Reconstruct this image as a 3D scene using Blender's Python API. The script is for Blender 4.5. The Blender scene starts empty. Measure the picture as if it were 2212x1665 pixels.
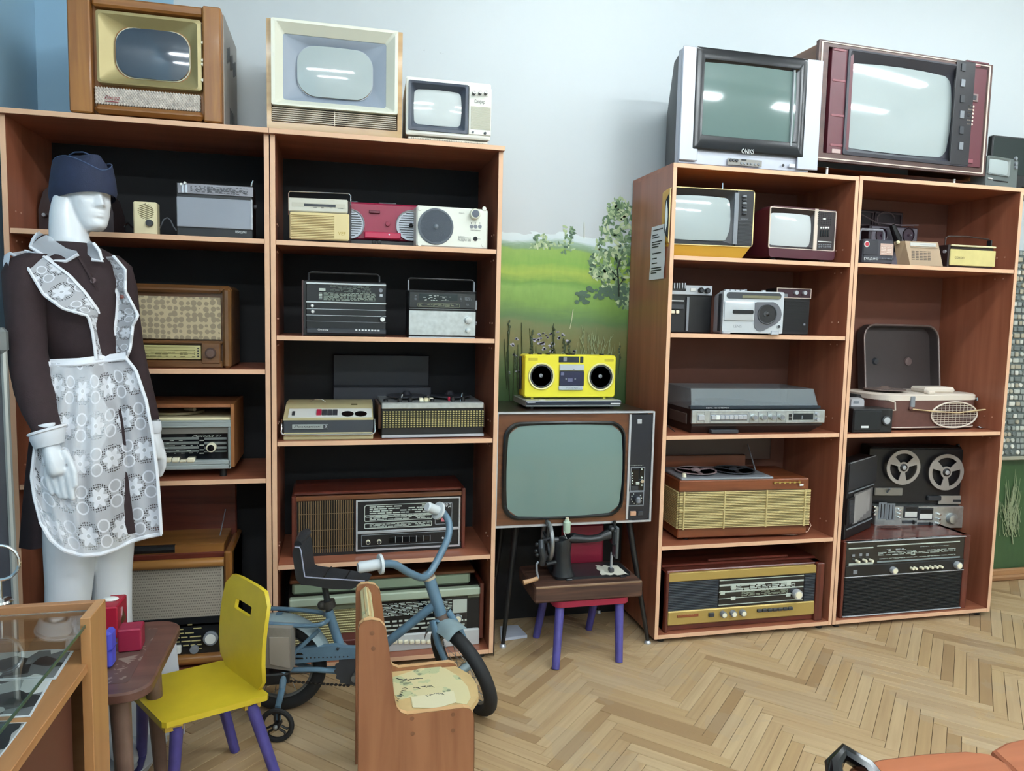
import bpy, bmesh, math, random
from mathutils import Vector, Matrix
random.seed(7)
SC = bpy.context.scene
COL = SC.collection
pi = math.pi
sin, cos = math.sin, math.cos

# ---------------------------------------------------------------- camera
CF = 1603.96
CPITCH, CROLL, CYAW = .0891, .0222, .2335
CPOS = Vector((-.5636, -2.96, 1.2472))
_c, _s = cos(CYAW), sin(CYAW)
FWD = Vector((_s*cos(CPITCH), _c*cos(CPITCH), -sin(CPITCH)))
_r = Vector((_c, -_s, 0)); _u = _r.cross(FWD)
RGT = _r*cos(CROLL) + _u*sin(CROLL)
UPV = -_r*sin(CROLL) + _u*cos(CROLL)
cd = bpy.data.cameras.new('camera'); cam = bpy.data.objects.new('camera', cd); COL.objects.link(cam)
cd.sensor_fit = 'HORIZONTAL'; cd.sensor_width = 36; cd.lens = CF/2212*36; cd.clip_start = .02
mw = Matrix((RGT, UPV, -FWD)).transposed().to_4x4(); mw.translation = CPOS
cam.matrix_world = mw
SC.camera = cam

# ---------------------------------------------------------------- world, exposure
w = bpy.data.worlds.new('world'); SC.world = w; w.use_nodes = True
w.node_tree.nodes['Background'].inputs[0].default_value = (.8, .86, .9, 1)
w.node_tree.nodes['Background'].inputs[1].default_value = .25
vs = SC.view_settings
vs.view_transform = 'Standard'; vs.look = 'None'; vs.gamma = 1; vs.exposure = 0.12
vs.use_curve_mapping = False
# the ceiling lamps (position, half length): the lamps themselves are built further down
LAMPS = [((.62, -1.50, 3.0), .62, 1.0), ((2.70, -1.50, 3.0), .62, 1.0), ((-.7, -3.3, 3.0), .62, 1.5), ((1.6, -3.3, 3.0), .62, 1.5), ((3.6, -3.3, 3.0), .62, 1.5), ((-.7, -5.2, 3.0), .62, 1.5), ((1.9, -5.2, 3.0), .62, 1.5)]  # the lamp above left of the camera is added as fill light
LAMP_POWER = 60.0

# ---------------------------------------------------------------- pixel <-> world
def ray(u, v): return FWD + RGT*((u-1106)/CF) - UPV*((v-832.5)/CF)
def onplane(u, v, p, n):
    d = ray(u, v); t = (Vector(p)-CPOS).dot(n)/d.dot(n); return CPOS + d*t
def onY(u, v, y): return onplane(u, v, (0, y, 0), Vector((0, 1, 0)))
def onZ(u, v, z): return onplane(u, v, (0, 0, z), Vector((0, 0, 1)))
def onX(u, v, x): return onplane(u, v, (x, 0, 0), Vector((1, 0, 0)))
def atD(u, v, d): return CPOS + ray(u, v)*d
def CR(x0, y0, s): return lambda x, y: (x0+x/s, y0+y/s)

# ---------------------------------------------------------------- materials
def lin(h):
    h = h.lstrip('#'); o = []
    for i in (0, 2, 4):
        c = int(h[i:i+2], 16)/255
        o.append(c/12.92 if c <= .04045 else ((c+.055)/1.055)**2.4)
    return (*o, 1)
MATS = {}
def mat(name, col, rough=.5, metal=0, var=0, vscale=20, bump=0, bscale=60, coat=0, alpha=1, trans=0, spec=.5, ior=None, emit=None):
    if name in MATS: return MATS[name]
    m = bpy.data.materials.new(name); m.use_nodes = True; MATS[name] = m
    nt = m.node_tree; b = nt.nodes['Principled BSDF']; L = nt.links.new
    b.inputs['Base Color'].default_value = lin(col); b.inputs['Roughness'].default_value = rough
    b.inputs['Metallic'].default_value = metal; b.inputs['Specular IOR Level'].default_value = spec
    if coat: b.inputs['Coat Weight'].default_value = coat; b.inputs['Coat Roughness'].default_value = .08
    if trans: b.inputs['Transmission Weight'].default_value = trans
    if ior: b.inputs['IOR'].default_value = ior
    if alpha < 1: b.inputs['Alpha'].default_value = alpha
    if emit: b.inputs['Emission Color'].default_value = lin(emit[0]); b.inputs['Emission Strength'].default_value = emit[1]
    if var or bump:
        tc = nt.nodes.new('ShaderNodeTexCoord')
        if var:
            n = nt.nodes.new('ShaderNodeTexNoise'); n.inputs['Scale'].default_value = vscale; n.inputs['Detail'].default_value = 5
            L(tc.outputs['Object'], n.inputs['Vector'])
            r = nt.nodes.new('ShaderNodeValToRGB'); c = lin(col)
            r.color_ramp.elements[0].color = tuple(max(0, x*(1-var)) for x in c[:3])+(1,)
            r.color_ramp.elements[1].color = tuple(min(1, x*(1+var)) for x in c[:3])+(1,)
            r.color_ramp.elements[0].position = .3; r.color_ramp.elements[1].position = .7
            L(n.outputs['Fac'], r.inputs['Fac']); L(r.outputs['Color'], b.inputs['Base Color'])
        if bump:
            n2 = nt.nodes.new('ShaderNodeTexNoise'); n2.inputs['Scale'].default_value = bscale; n2.inputs['Detail'].default_value = 4
            L(tc.outputs['Object'], n2.inputs['Vector'])
            bp = nt.nodes.new('ShaderNodeBump'); bp.inputs['Strength'].default_value = bump; bp.inputs['Distance'].default_value = .002
            L(n2.outputs['Fac'], bp.inputs['Height']); L(bp.outputs['Normal'], b.inputs['Normal'])
    return m
def wood(name, c1, c2, axis='x', rough=.4, s=6, coat=0, contrast=(.35, .65)):
    if name in MATS: return MATS[name]
    m = mat(name, c1, rough, coat=coat); nt = m.node_tree; L = nt.links.new
    tc = nt.nodes.new('ShaderNodeTexCoord'); mp = nt.nodes.new('ShaderNodeMapping')
    sc = {'x': (s*.35, s*5, s*5), 'y': (s*5, s*.35, s*5), 'z': (s*5, s*5, s*.35)}[axis]
    mp.inputs['Scale'].default_value = sc
    oi = nt.nodes.new('ShaderNodeObjectInfo')
    va = nt.nodes.new('ShaderNodeVectorMath'); va.operation = 'ADD'
    L(tc.outputs['Object'], mp.inputs['Vector']); L(mp.outputs['Vector'], va.inputs[0]); L(oi.outputs['Random'], va.inputs[1])
    n = nt.nodes.new('ShaderNodeTexNoise'); n.inputs['Scale'].default_value = 1.0; n.inputs['Detail'].default_value = 8; n.inputs['Distortion'].default_value = .6
    L(va.outputs['Vector'], n.inputs['Vector'])
    r = nt.nodes.new('ShaderNodeValToRGB')
    r.color_ramp.elements[0].color = lin(c2); r.color_ramp.elements[1].color = lin(c1)
    r.color_ramp.elements[0].position, r.color_ramp.elements[1].position = contrast
    L(n.outputs['Fac'], r.inputs['Fac']); L(r.outputs['Color'], nt.nodes['Principled BSDF'].inputs['Base Color'])
    return m
class NT:
    """tiny expression builder for shader maths"""
    def __init__(s, m): s.nt = m.node_tree; s.L = s.nt.links.new
    def put(s, sock, v):
        if isinstance(v, (int, float)): sock.default_value = v
        elif v is not None: s.L(v, sock)
    def m(s, op, a, b=None, c=None):
        n = s.nt.nodes.new('ShaderNodeMath'); n.operation = op
        s.put(n.inputs[0], a); s.put(n.inputs[1], b); s.put(n.inputs[2], c); return n.outputs[0]
    def node(s, t): return s.nt.nodes.new(t)
    def mix(s, f, a, b):
        n = s.nt.nodes.new('ShaderNodeMix'); n.data_type = 'RGBA'
        s.put(n.inputs['Factor'], f)
        for k, v in ((6, a), (7, b)):
            if isinstance(v, tuple): n.inputs[k].default_value = v
            else: s.L(v, n.inputs[k])
        return n.outputs[2]

# ---------------------------------------------------------------- mesh builder
class MB:
    def __init__(s): s.v = []; s.f = []; s.uv = None
    def add(s, vs, fs):
        o = len(s.v); s.v += [tuple(p) for p in vs]; s.f += [tuple(i+o for i in f) for f in fs]; return s
    def box(s, x0, x1, y0, y1, z0, z1, b=0):
        if x1 < x0: x0, x1 = x1, x0
        if y1 < y0: y0, y1 = y1, y0
        if z1 < z0: z0, z1 = z1, z0
        b = min(b, (x1-x0)*.45, (y1-y0)*.45, (z1-z0)*.45)
        if b <= 0:
            vs = [(x, y, z) for z in (z0, z1) for y in (y0, y1) for x in (x0, x1)]
            return s.add(vs, [(0, 2, 3, 1), (4, 5, 7, 6), (0, 1, 5, 4), (2, 6, 7, 3), (0, 4, 6, 2), (1, 3, 7, 5)])
        X = (x0, x1); Y = (y0, y1); Z = (z0, z1); vs = []; idx = {}
        for i in (0, 1):
            for j in (0, 1):
                for k in (0, 1):
                    sx, sy, sz = (b if i == 0 else -b), (b if j == 0 else -b), (b if k == 0 else -b)
                    idx[i, j, k, 'x'] = len(vs); vs.append((X[i], Y[j]+sy, Z[k]+sz))
                    idx[i, j, k, 'y'] = len(vs); vs.append((X[i]+sx, Y[j], Z[k]+sz))
                    idx[i, j, k, 'z'] = len(vs); vs.append((X[i]+sx, Y[j]+sy, Z[k]))
        fs = []
        for i in (0, 1): fs.append([idx[i, j, k, 'x'] for j, k in ((0, 0), (0, 1), (1, 1), (1, 0))])
        for j in (0, 1): fs.append([idx[i, j, k, 'y'] for i, k in ((0, 0), (0, 1), (1, 1), (1, 0))])
        for k in (0, 1): fs.append([idx[i, j, k, 'z'] for i, j in ((0, 0), (0, 1), (1, 1), (1, 0))])
        for i in (0, 1):
            for j in (0, 1): fs.append([idx[i, j, 0, 'x'], idx[i, j, 1, 'x'], idx[i, j, 1, 'y'], idx[i, j, 0, 'y']])
        for i in (0, 1):
            for k in (0, 1): fs.append([idx[i, 0, k, 'x'], idx[i, 1, k, 'x'], idx[i, 1, k, 'z'], idx[i, 0, k, 'z']])
        for j in (0, 1):
            for k in (0, 1): fs.append([idx[0, j, k, 'y'], idx[1, j, k, 'y'], idx[1, j, k, 'z'], idx[0, j, k, 'z']])
        for i in (0, 1):
            for j in (0, 1):
                for k in (0, 1): fs.append([idx[i, j, k, a] for a in 'xyz'])
        return s.add(vs, fs)
    def loft(s, loops, cap0=True, cap1=True, closed=False):
        n = len(loops[0]); vs = [p for l in loops for p in l]; fs = []
        m = len(loops)
        for a in range(m if closed else m-1):
            b = (a+1) % m
            for i in range(n):
                j = (i+1) % n; fs.append((a*n+i, a*n+j, b*n+j, b*n+i))
        if not closed:
            if cap0: fs.append(tuple(range(n))[::-1])
            if cap1: fs.append(tuple((m-1)*n+i for i in range(n)))
        return s.add(vs, fs)
    def grid(s, rows, wrap=False):
        n = len(rows[0]); vs = [p for r in rows for p in r]; fs = []
        for a in range(len(rows)-1):
            for i in range(n if wrap else n-1):
                j = (i+1) % n; fs.append((a*n+i, a*n+j, (a+1)*n+j, (a+1)*n+i))
        return s.add(vs, fs)
    def tube(s, pts, r, n=8, closed=False, cap=True, flat=1):
        pts = [Vector(p) for p in pts]; m = len(pts)
        rs = r if isinstance(r, (list, tuple)) else [r]*m
        loops = []; prev = None
        for i, p in enumerate(pts):
            if closed: t = pts[(i+1) % m]-pts[i-1]
            else: t = pts[min(i+1, m-1)]-pts[max(i-1, 0)]
            if t.length < 1e-9: t = Vector((0, 0, 1))
            t.normalize()
            if prev is None:
                a = Vector((0, 0, 1)) if abs(t.z) < .9 else Vector((1, 0, 0))
                x = t.cross(a).normalized()
            else:
                x = prev - t*prev.dot(t); x.normalize()
            prev = x; y = t.cross(x)
            loops.append([p+(x*cos(2*pi*k/n)+y*sin(2*pi*k/n)*flat)*rs[i] for k in range(n)])
        return s.loft(loops, cap, cap, closed)
    def cyl(s, p0, p1, r0, r1=None, n=20):
        return s.tube([p0, p1], [r0, r0 if r1 is None else r1], n)
    def lathe(s, o, ax, prof, n=24):
        o = Vector(o); ax = Vector(ax).normalized()
        a = Vector((0, 0, 1)) if abs(ax.z) < .9 else Vector((1, 0, 0))
        x = ax.cross(a).normalized(); y = ax.cross(x)
        loops = [[o+ax*h+(x*cos(2*pi*k/n)+y*sin(2*pi*k/n))*max(r, 1e-5) for k in range(n)] for r, h in prof]
        return s.loft(loops, True, True)
    def prism(s, poly, fn, d0, d1):
        """poly: list of 2d points, fn(a,b,d)->3d"""
        l0 = [fn(a, b, d0) for a, b in poly]; l1 = [fn(a, b, d1) for a, b in poly]
        return s.loft([l0, l1])
    def ball(s, c, r, n=12, m=8):
        c = Vector(c); r = r if isinstance(r, (tuple, list)) else (r, r, r)
        loops = []
        for i in range(m+1):
            t = pi*i/m; z = -cos(t); q = max(sin(t), .01)
            loops.append([c+Vector((r[0]*q*cos(2*pi*k/n), r[1]*q*sin(2*pi*k/n), r[2]*z)) for k in range(n)])
        return s.loft(loops)
    def build(s, name, material=None, parent=None, smooth=.6, recalc=True, **props):
        me = bpy.data.meshes.new(name); me.from_pydata(s.v, [], s.f)
        if recalc:
            bm = bmesh.new(); bm.from_mesh(me); bmesh.ops.recalc_face_normals(bm, faces=bm.faces[:]); bm.to_mesh(me); bm.free()
        if smooth:
            me.polygons.foreach_set('use_smooth', [True]*len(me.polygons)); me.set_sharp_from_angle(angle=smooth)
        if material: me.materials.append(material)
        o = bpy.data.objects.new(name, me); COL.objects.link(o)
        if parent: o.parent = parent
        for k, v in props.items(): o[k] = v
        return o
def rrloop(x0, x1, z0, z1, r, y, k=5, bow=0, fn=None):
    """rounded rectangle loop in the xz plane (counter-clockwise); bow bulges the sides"""
    r = min(r, (x1-x0)*.499, (z1-z0)*.499); pts = []
    cx, cz, hx, hz = (x0+x1)/2, (z0+z1)/2, (x1-x0)/2, (z1-z0)/2
    for qx, qz, a0 in ((1, 1, 0), (-1, 1, pi/2), (-1, -1, pi), (1, -1, 1.5*pi)):
        for i in range(k+1):
            a = a0+pi/2*i/k
            pts.append([cx+qx*(hx-r)+r*cos(a), cz+qz*(hz-r)+r*sin(a)])
        if bow:   # mid-side points
            b0 = (cx+qx*(hx-r)+r*cos(a0+pi/2), cz+qz*(hz-r)+r*sin(a0+pi/2))
            nx, nz = {0: (-1, 1), pi/2: (-1, -1), pi: (1, -1), 1.5*pi: (1, 1)}[a0]
            if a0 in (0, pi): e = (cx-qx*(hx-r), b0[1])
            else: e = (b0[0], cz-qz*(hz-r))
            for t in (.25, .5, .75): pts.append([b0[0]+(e[0]-b0[0])*t, b0[1]+(e[1]-b0[1])*t])
    if bow:
        for p in pts:
            ux, uz = (p[0]-cx)/hx, (p[1]-cz)/hz
            p[0] = cx+hx*ux*(1-bow*uz*uz); p[1] = cz+hz*uz*(1-bow*ux*ux)
    return [(fn(a, y, b) if fn else (a, y, b)) for a, b in pts]

def tag(o, label=None, cat=None, group=None, kind=None):
    if label: o['label'] = label
    if cat: o['category'] = cat
    if group: o['group'] = group
    if kind: o['kind'] = kind
    return o
def empty(name, loc, rz=0):
    o = bpy.data.objects.new(name, None); COL.objects.link(o); o.empty_display_size = .05
    o.location = loc; o.rotation_euler = (0, 0, rz); return o
def textmesh(s, shear=0):
    c = bpy.data.curves.new('lettering', 'FONT'); c.body = s; c.size = 1; c.extrude = 0; c.resolution_u = 2; c.shear = shear
    o = bpy.data.objects.new('lettering', c); COL.objects.link(o)
    dg = bpy.context.evaluated_depsgraph_get(); dg.update()
    me = bpy.data.meshes.new_from_object(o.evaluated_get(dg))
    bpy.data.objects.remove(o); bpy.data.curves.remove(c)
    return me

DEVLOG = []
class Dev:
    """a thing with a vertical front plane; details are measured on that plane"""
    def __init__(s, name, label, cat, crop, BL, BR, top, zb, yf=None, yaw=0, depth=.2, group=None):
        s.c = crop; s.bl = BL; bl = crop(*BL); br = crop(*BR); tp = crop(*top)
        a = onZ(*bl, zb) if yf is None else onY(*bl, yf)
        if zb is None: zb = a.z
        s.yaw = math.radians(yaw); s.ex = Vector((cos(s.yaw), sin(s.yaw), 0)); s.ey = Vector((-sin(s.yaw), cos(s.yaw), 0))
        DEVLOG.append((name, round(a.x, 3), round(a.y, 3), round(a.z-zb, 3)))
        s.o = Vector((a.x, a.y, zb))
        s.W = (onplane(*br, s.o, s.ey)-s.o).dot(s.ex); s.H = onplane(*tp, s.o, s.ey).z-zb; s.D = depth
        s.root = empty(name, s.o, s.yaw); tag(s.root, label, cat, group)
    def p(s, x, y, off=0):
        q = onplane(*s.c(x, y), s.o+s.ey*off, s.ey)-s.o
        return q.dot(s.ex), q.z
    def rect(s, x0, y0, x1, y1, off=0):
        def pk(*c): return next(q for q in c if q is not None)
        X0, Z1 = s.p(pk(x0, x1, s.bl[0]), pk(y0, y1, s.bl[1]), off)
        X1, Z0 = s.p(pk(x1, x0, s.bl[0]), pk(y1, y0, s.bl[1]), off)
        if x0 is None: X0 = 0
        if x1 is None: X1 = s.W
        if y0 is None: Z1 = s.H
        if y1 is None: Z0 = 0
        return min(X0, X1), max(X0, X1), min(Z0, Z1), max(Z0, Z1)
    def add(s, name, mb, m, par=None, **k): return mb.build(name, m, par or s.root, **k)
    def body(s, m, y0=0, b=.004, name='cabinet', x0=0, x1=None, z0=0, z1=None, y1=None):
        return s.add(name, MB().box(x0, s.W if x1 is None else x1, y0, s.D if y1 is None else y1, z0, s.H if z1 is None else z1, b), m)
    def box(s, name, x0, y0, x1, y1, m, out=.004, inn=.002, b=.001, par=None, at=0, **k):
        X0, X1, Z0, Z1 = s.rect(x0, y0, x1, y1, at)
        return s.add(name, MB().box(X0, X1, at-out, at+inn, Z0, Z1, b), m, par, **k)
    def bars(s, name, x0, y0, x1, y1, n, m, vert=False, fill=.5, out=.003, inn=.001, at=0, par=None):
        X0, X1, Z0, Z1 = s.rect(x0, y0, x1, y1, at); mb = MB()
        for i in range(n):
            if vert: d = (X1-X0)/n; mb.box(X0+d*i, X0+d*(i+fill), at-out, at+inn, Z0, Z1)
            else: d = (Z1-Z0)/n; mb.box(X0, X1, at-out, at+inn, Z0+d*i, Z0+d*(i+fill))
        return s.add(name, mb, m, par, smooth=0, kind='stuff')
    def dashes(s, name, x0, y0, x1, y1, rows, m, seed=1, fill=.45, out=.001, dens=.6, at=0, par=None):
        rd = random.Random(seed); X0, X1, Z0, Z1 = s.rect(x0, y0, x1, y1, at); mb = MB(); d = (Z1-Z0)/rows
        for i in range(rows):
            x = X0
            while x < X1:
                l = (X1-X0)*rd.uniform(.03, .12); e = min(X1, x+l)
                if rd.random() < dens: mb.box(x, e, at-out, at+.0005, Z0+d*i, Z0+d*(i+fill))
                x = e+(X1-X0)*rd.uniform(.008, .03)
        return s.add(name, mb, m, par, smooth=0, kind='stuff')
    def len(s, px, x=None, y=None): 
        x = x if x is not None else 0; a = s.p(x, y or 0); b = s.p(x+px, y or 0); return abs(b[0]-a[0])
    def knob(s, name, x, y, rp, m, out=.012, cap=None, at=0, n=20, par=None, taper=.92):
        X, Z = s.p(x, y, at); r = s.len(rp, x, y)
        k = s.add(name, MB().lathe((X, at+.001, Z), (0, -1, 0), [(r, 0), (r, out*.8), (r*taper, out), (r*.5, out*1.01)], n), m, par)
        if cap: s.add('knob_cap', MB().lathe((X, at, Z), (0, -1, 0), [(r*.72, out*.9), (r*.7, out*1.06), (r*.3, out*1.08)], n), cap, k)
        return k
    def ring(s, name, x, y, rp, ri, m, out=.003, at=0, n=36, par=None, depth=.0):
        X, Z = s.p(x, y, at); r = s.len(rp, x, y); q = s.len(ri, x, y)
        mb = MB(); L = []
        for rr, h in ((r, .001), (r, out*.7), ((r*.7+q*.3), out), (q, out*.8), (q, -depth+.0005)):
            L.append([(X+rr*cos(2*pi*k/n), at-h, Z+rr*sin(2*pi*k/n)) for k in range(n)])
        mb.loft(L, True, False); return s.add(name, mb, m, par)
    def cone(s, name, x, y, rp, m, depth=.02, dome=.3, at=0, n=32, par=None):
        X, Z = s.p(x, y, at); r = s.len(rp, x, y)
        return s.add(name, MB().lathe((X, at-.0008, Z), (0, 1, 0), [(r, 0), (r*.88, .001), (r*.82, .003), (r*dome, depth), (r*dome*.8, depth-.003), (r*dome*.4, depth-.008), (.001, depth-.009)], n), m, par)
    def frame(s, name, profs, m, k=6, cap0=False, cap1=False, par=None, smooth=.6):
        """profs: (x0,y0,x1,y1, r, y_offset, bow)"""
        L = []
        for pr in profs:
            bow = pr[6] if len(pr) > 6 else 0
            X0, X1, Z0, Z1 = s.rect(*pr[:4], off=0); r = pr[4]*min(X1-X0, Z1-Z0)
            L.append(rrloop(X0, X1, Z0, Z1, max(r, 1e-4), pr[5], k, bow or 1e-6))
        return s.add(name, MB().loft(L, cap0, cap1), m, par, smooth=smooth)
    def screen(s, name, x0, y0, x1, y1, r, m, bulge=.012, at=0, bow=.03, par=None):
        X0, X1, Z0, Z1 = s.rect(x0, y0, x1, y1); cx, cz = (X0+X1)/2, (Z0+Z1)/2; L = []
        for q in (1, .97, .9, .75, .55, .3, .08):
            l = rrloop(X0, X1, Z0, Z1, r*min(X1-X0, Z1-Z0), 0, 6, bow or 1e-6)
            L.append([(cx+(a-cx)*q, at-bulge*(1-(((a-cx)/(X1-X0)*2)**2*q*q+((b-cz)/(Z1-Z0)*2)**2*q*q)/2), cz+(b-cz)*q) for a, _, b in l])
        return s.add(name, MB().loft(L, False, True), m, par, smooth=1)
    def text(s, t, x0, y0, x1, y1, m, name='lettering', shear=0, at=-.0015, par=None, rot=0):
        """fit the text between the lower left (x0,y1) and the upper right (x1,y0)"""
        X0, Z0 = s.p(x0, y1, at); X1, Z1 = s.p(x1, y0, at)
        me = textmesh(t, shear)
        xs = [v.co.x for v in me.vertices]; ys = [v.co.y for v in me.vertices]
        a, b, c, d = min(xs), max(xs), min(ys), max(ys)
        Zb = s.p((x0+x1)/2, y1)[1]
        for v in me.vertices:
            x = X0+(v.co.x-a)/(b-a)*(X1-X0); z = min(Z0, Z1)+(v.co.y-c)/(d-c)*abs(Z1-Z0)
            v.co = (x, at, z)
        me.materials.append(m)
        o = bpy.data.objects.new(name, me); COL.objects.link(o); o.parent = par or s.root
        return o
    def feet(s, n=4, h=.01, m=None, r=.012, y=(.03, None)):
        for x in (.04, s.W-.04):
            for yy in (.03, s.D-.03):
                s.add('foot', MB().cyl((x, yy, -h), (x, yy, .001), r, n=12), m or M_BLACK)
# ---------------------------------------------------------------- shared materials
M_BLACK = mat('black plastic', '#141416', .42, var=.15)
M_GLOSSBLACK = mat('gloss black', '#0c0d10', .15)
M_DKGREY = mat('dark grey plastic', '#33363b', .45, var=.1)
M_GREY = mat('grey plastic', '#7d8288', .45)
M_SILVER = mat('silver paint', '#c6cbd2', .32, .55)
M_ALU = mat('brushed aluminium', '#c2c8c8', .34, .8, var=.12, vscale=60)
M_CHROME = mat('chrome', '#e4e6e8', .12, 1)
M_WHITE = mat('white plastic', '#e9ebe6', .38)
M_CREAM = mat('cream plastic', '#e6dcb4', .42, var=.05)
M_IVORY = mat('ivory keys', '#efeacf', .35)
M_PAPER = mat('white paper', '#dfe4ea', .8)
M_SCREEN = mat('grey picture tube', '#a9b4b4', .06, coat=.6, spec=.6)
M_SCREENDK = mat('dark picture tube', '#5f7470', .05, coat=.7, spec=.6)
M_SCREENBK = mat('nearly black picture tube', '#3a4450', .07, coat=.7, spec=.6)
M_SCALE = mat('dial glass', '#11151a', .08, coat=.6)
M_PRINT = mat('pale scale print', '#b9c2b8', .6)
M_GOLDPRINT = mat('gold scale print', '#b8ad78', .5)
M_TEXTDK = mat('dark print', '#23262b', .6)
M_TEXTLT = mat('light print', '#d8dcdc', .55)
M_TEXTRED = mat('red script print', '#8e2a33', .5)
M_RUBBER = mat('black rubber', '#1b1c1e', .75, bump=.2)
# furniture board
M_BOARD = wood('cherry laminate face', '#a5654b', '#8c5139', 'z', .38, 3.5, coat=.35)
M_SHELF = wood('cherry laminate shelf', '#a5654b', '#8c5139', 'x', .38, 3.5, coat=.2)
M_EDGE = mat('light laminate edge', '#dfb391', .5, var=.06, vscale=9)
M_BACKBLK = mat('black back board', '#0d0e12', .75)
M_BACKBRN = mat('brown back board', '#6e4334', .7, var=.08, vscale=4)

# ---------------------------------------------------------------- room shell
XL, XR, YF, ZC = -1.575, 4.6, -6.2, 3.2
def struct(name, mb, m, **k):
    o = mb.build(name, m, smooth=0, **k); o['kind'] = 'structure'; return o
m = mat('back wall paint', '#dfe6e6', .55); E = NT(m); bs = E.nt.nodes['Principled BSDF']
geo = E.node('ShaderNodeNewGeometry'); sx = E.node('ShaderNodeSeparateXYZ'); E.L(geo.outputs['Position'], sx.inputs[0])
X, Y, Z = sx.outputs
def noise(scale, detail=4, vec=None, stretch=None, dist=0):
    n = E.node('ShaderNodeTexNoise'); n.inputs['Scale'].default_value = scale; n.inputs['Detail'].default_value = detail; n.inputs['Distortion'].default_value = dist
    mp = E.node('ShaderNodeMapping'); mp.inputs['Scale'].default_value = stretch or (1, 1, 1); E.L(geo.outputs['Position'], mp.inputs[0]); E.L(mp.outputs[0], n.inputs['Vector'])
    return n.outputs['Fac']
def ns(n, a): return E.m('MULTIPLY', E.m('SUBTRACT', n, .5), a)
# painted landscape: bands by height with brushy edges; lower edge of the white paint at the horizon
slope = E.m('ADD', Z, ns(noise(2.2, 2), .10))
brush = noise(9, 5, stretch=(1, 1, 3.5), dist=.8)
fine = noise(40, 4, stretch=(1.6, 1, .5))
zz = E.m('ADD', E.m('ADD', slope, ns(brush, .05)), E.m('MULTIPLY', E.m('SUBTRACT', X, .3), .03))
rp = E.node('ShaderNodeValToRGB'); mr = E.node('ShaderNodeMapRange'); E.put(mr.inputs['Value'], zz)
mr.inputs['From Min'].default_value = 0.0; mr.inputs['From Max'].default_value = 1.8; E.L(mr.outputs[0], rp.inputs['Fac'])
cr = rp.color_ramp
stops = [(0, '#2c4630'), (.48, '#31502f'), (.58, '#4b5d36'), (.645, '#7a6f42'), (.685, '#75784f'), (.70, '#5c7a4c'), (.735, '#7ea24a'), (.765, '#88ad52'), (.775, '#6d9a40'), (.80, '#a9bd4a'), (.82, '#84ad45'), (.853, '#8fb14e'), (.856, '#7f9d78'), (.868, '#9db6a4'), (.874, '#cfdde0'), (.90, '#dbe5e6')]
while len(cr.elements) < len(stops): cr.elements.new(.5)
for e, (p, c) in zip(cr.elements, stops): e.position = p; e.color = lin(c)
mural = E.mix(E.m('MULTIPLY', fine, .35), rp.outputs['Color'], lin('#4f7034'))
mural = E.mix(E.m('LESS_THAN', zz, 1.555), rp.outputs['Color'], mural)
# plaster white with faint marks, blue paint next to the corner
spots = E.m('GREATER_THAN', E.m('MULTIPLY', noise(16, 6), E.m('SUBTRACT', 1.0, E.m('MINIMUM', 1.0, E.m('ADD', E.m('ABSOLUTE', E.m('MULTIPLY', E.m('SUBTRACT', X, -.22), 3.2)), E.m('ABSOLUTE', E.m('MULTIPLY', E.m('SUBTRACT', Z, 2.27), 8)))))), .46)
white = E.mix(E.m('MULTIPLY', spots, .35), lin('#c3cacd'), lin('#8f9194'))
white = E.mix(E.m('MULTIPLY', noise(1.3, 3), .25), white, lin('#b4bdbd'))
c1 = E.mix(E.m('GREATER_THAN', zz, 1.60), mural, white)
c2 = E.mix(E.m('LESS_THAN', X, -1.13), c1, lin('#8fb3cb'))
E.L(c2, bs.inputs['Base Color']); bs.inputs['Roughness'].default_value = .42
bp = E.node('ShaderNodeBump'); bp.inputs['Strength'].default_value = .12; bp.inputs['Distance'].default_value = .004
E.L(noise(7, 6), bp.inputs['Height']); E.L(bp.outputs[0], bs.inputs['Normal'])
WALLY = .012
wall_back = struct('wall_back', MB().box(XL-.1, XR+.1, WALLY, WALLY+.15, 0, ZC+.1), m)
M_BLUE = mat('blue wall paint', '#96b9cf', .5, var=.04, vscale=3)
struct('wall_left', MB().box(XL-.15, XL, YF, WALLY+.15, 0, ZC+.1), M_BLUE)
M_OFF = mat('plain wall paint', '#d5dad8', .6, var=.03, vscale=2)
struct('wall_right', MB().box(XR, XR+.15, YF, WALLY+.15, 0, ZC+.1), M_OFF)
struct('wall_front', MB().box(XL-.15, XR+.15, YF-.15, YF, 0, ZC+.1), M_OFF)
struct('ceiling', MB().box(XL-.15, XR+.15, YF-.15, WALLY+.15, ZC, ZC+.12), mat('ceiling white', '#e4e8e8', .7))

# ---------------------------------------------------------------- herringbone parquet
m = mat('oak parquet', '#b2884f', .4, coat=.08); E = NT(m); bs = E.nt.nodes['Principled BSDF']
oi = E.node('ShaderNodeObjectInfo'); gi = E.node('ShaderNodeNewGeometry'); tc = E.node('ShaderNodeTexCoord')
rnd = E.m('FRACT', E.m('ADD', oi.outputs['Random'], gi.outputs['Random Per Island']))
mp = E.node('ShaderNodeMapping'); mp.inputs['Scale'].default_value = (3, 60, 10); E.L(tc.outputs['Object'], mp.inputs[0])
va = E.node('ShaderNodeVectorMath'); va.operation = 'ADD'; E.L(mp.outputs[0], va.inputs[0]); cmb = E.node('ShaderNodeCombineXYZ')
E.put(cmb.inputs[0], E.m('MULTIPLY', rnd, 37.0)); E.put(cmb.inputs[2], E.m('MULTIPLY', rnd, 91.0)); E.L(cmb.outputs[0], va.inputs[1])
n1 = E.node('ShaderNodeTexNoise'); n1.inputs['Scale'].default_value = 1; n1.inputs['Detail'].default_value = 7; E.L(va.outputs[0], n1.inputs['Vector'])
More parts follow.
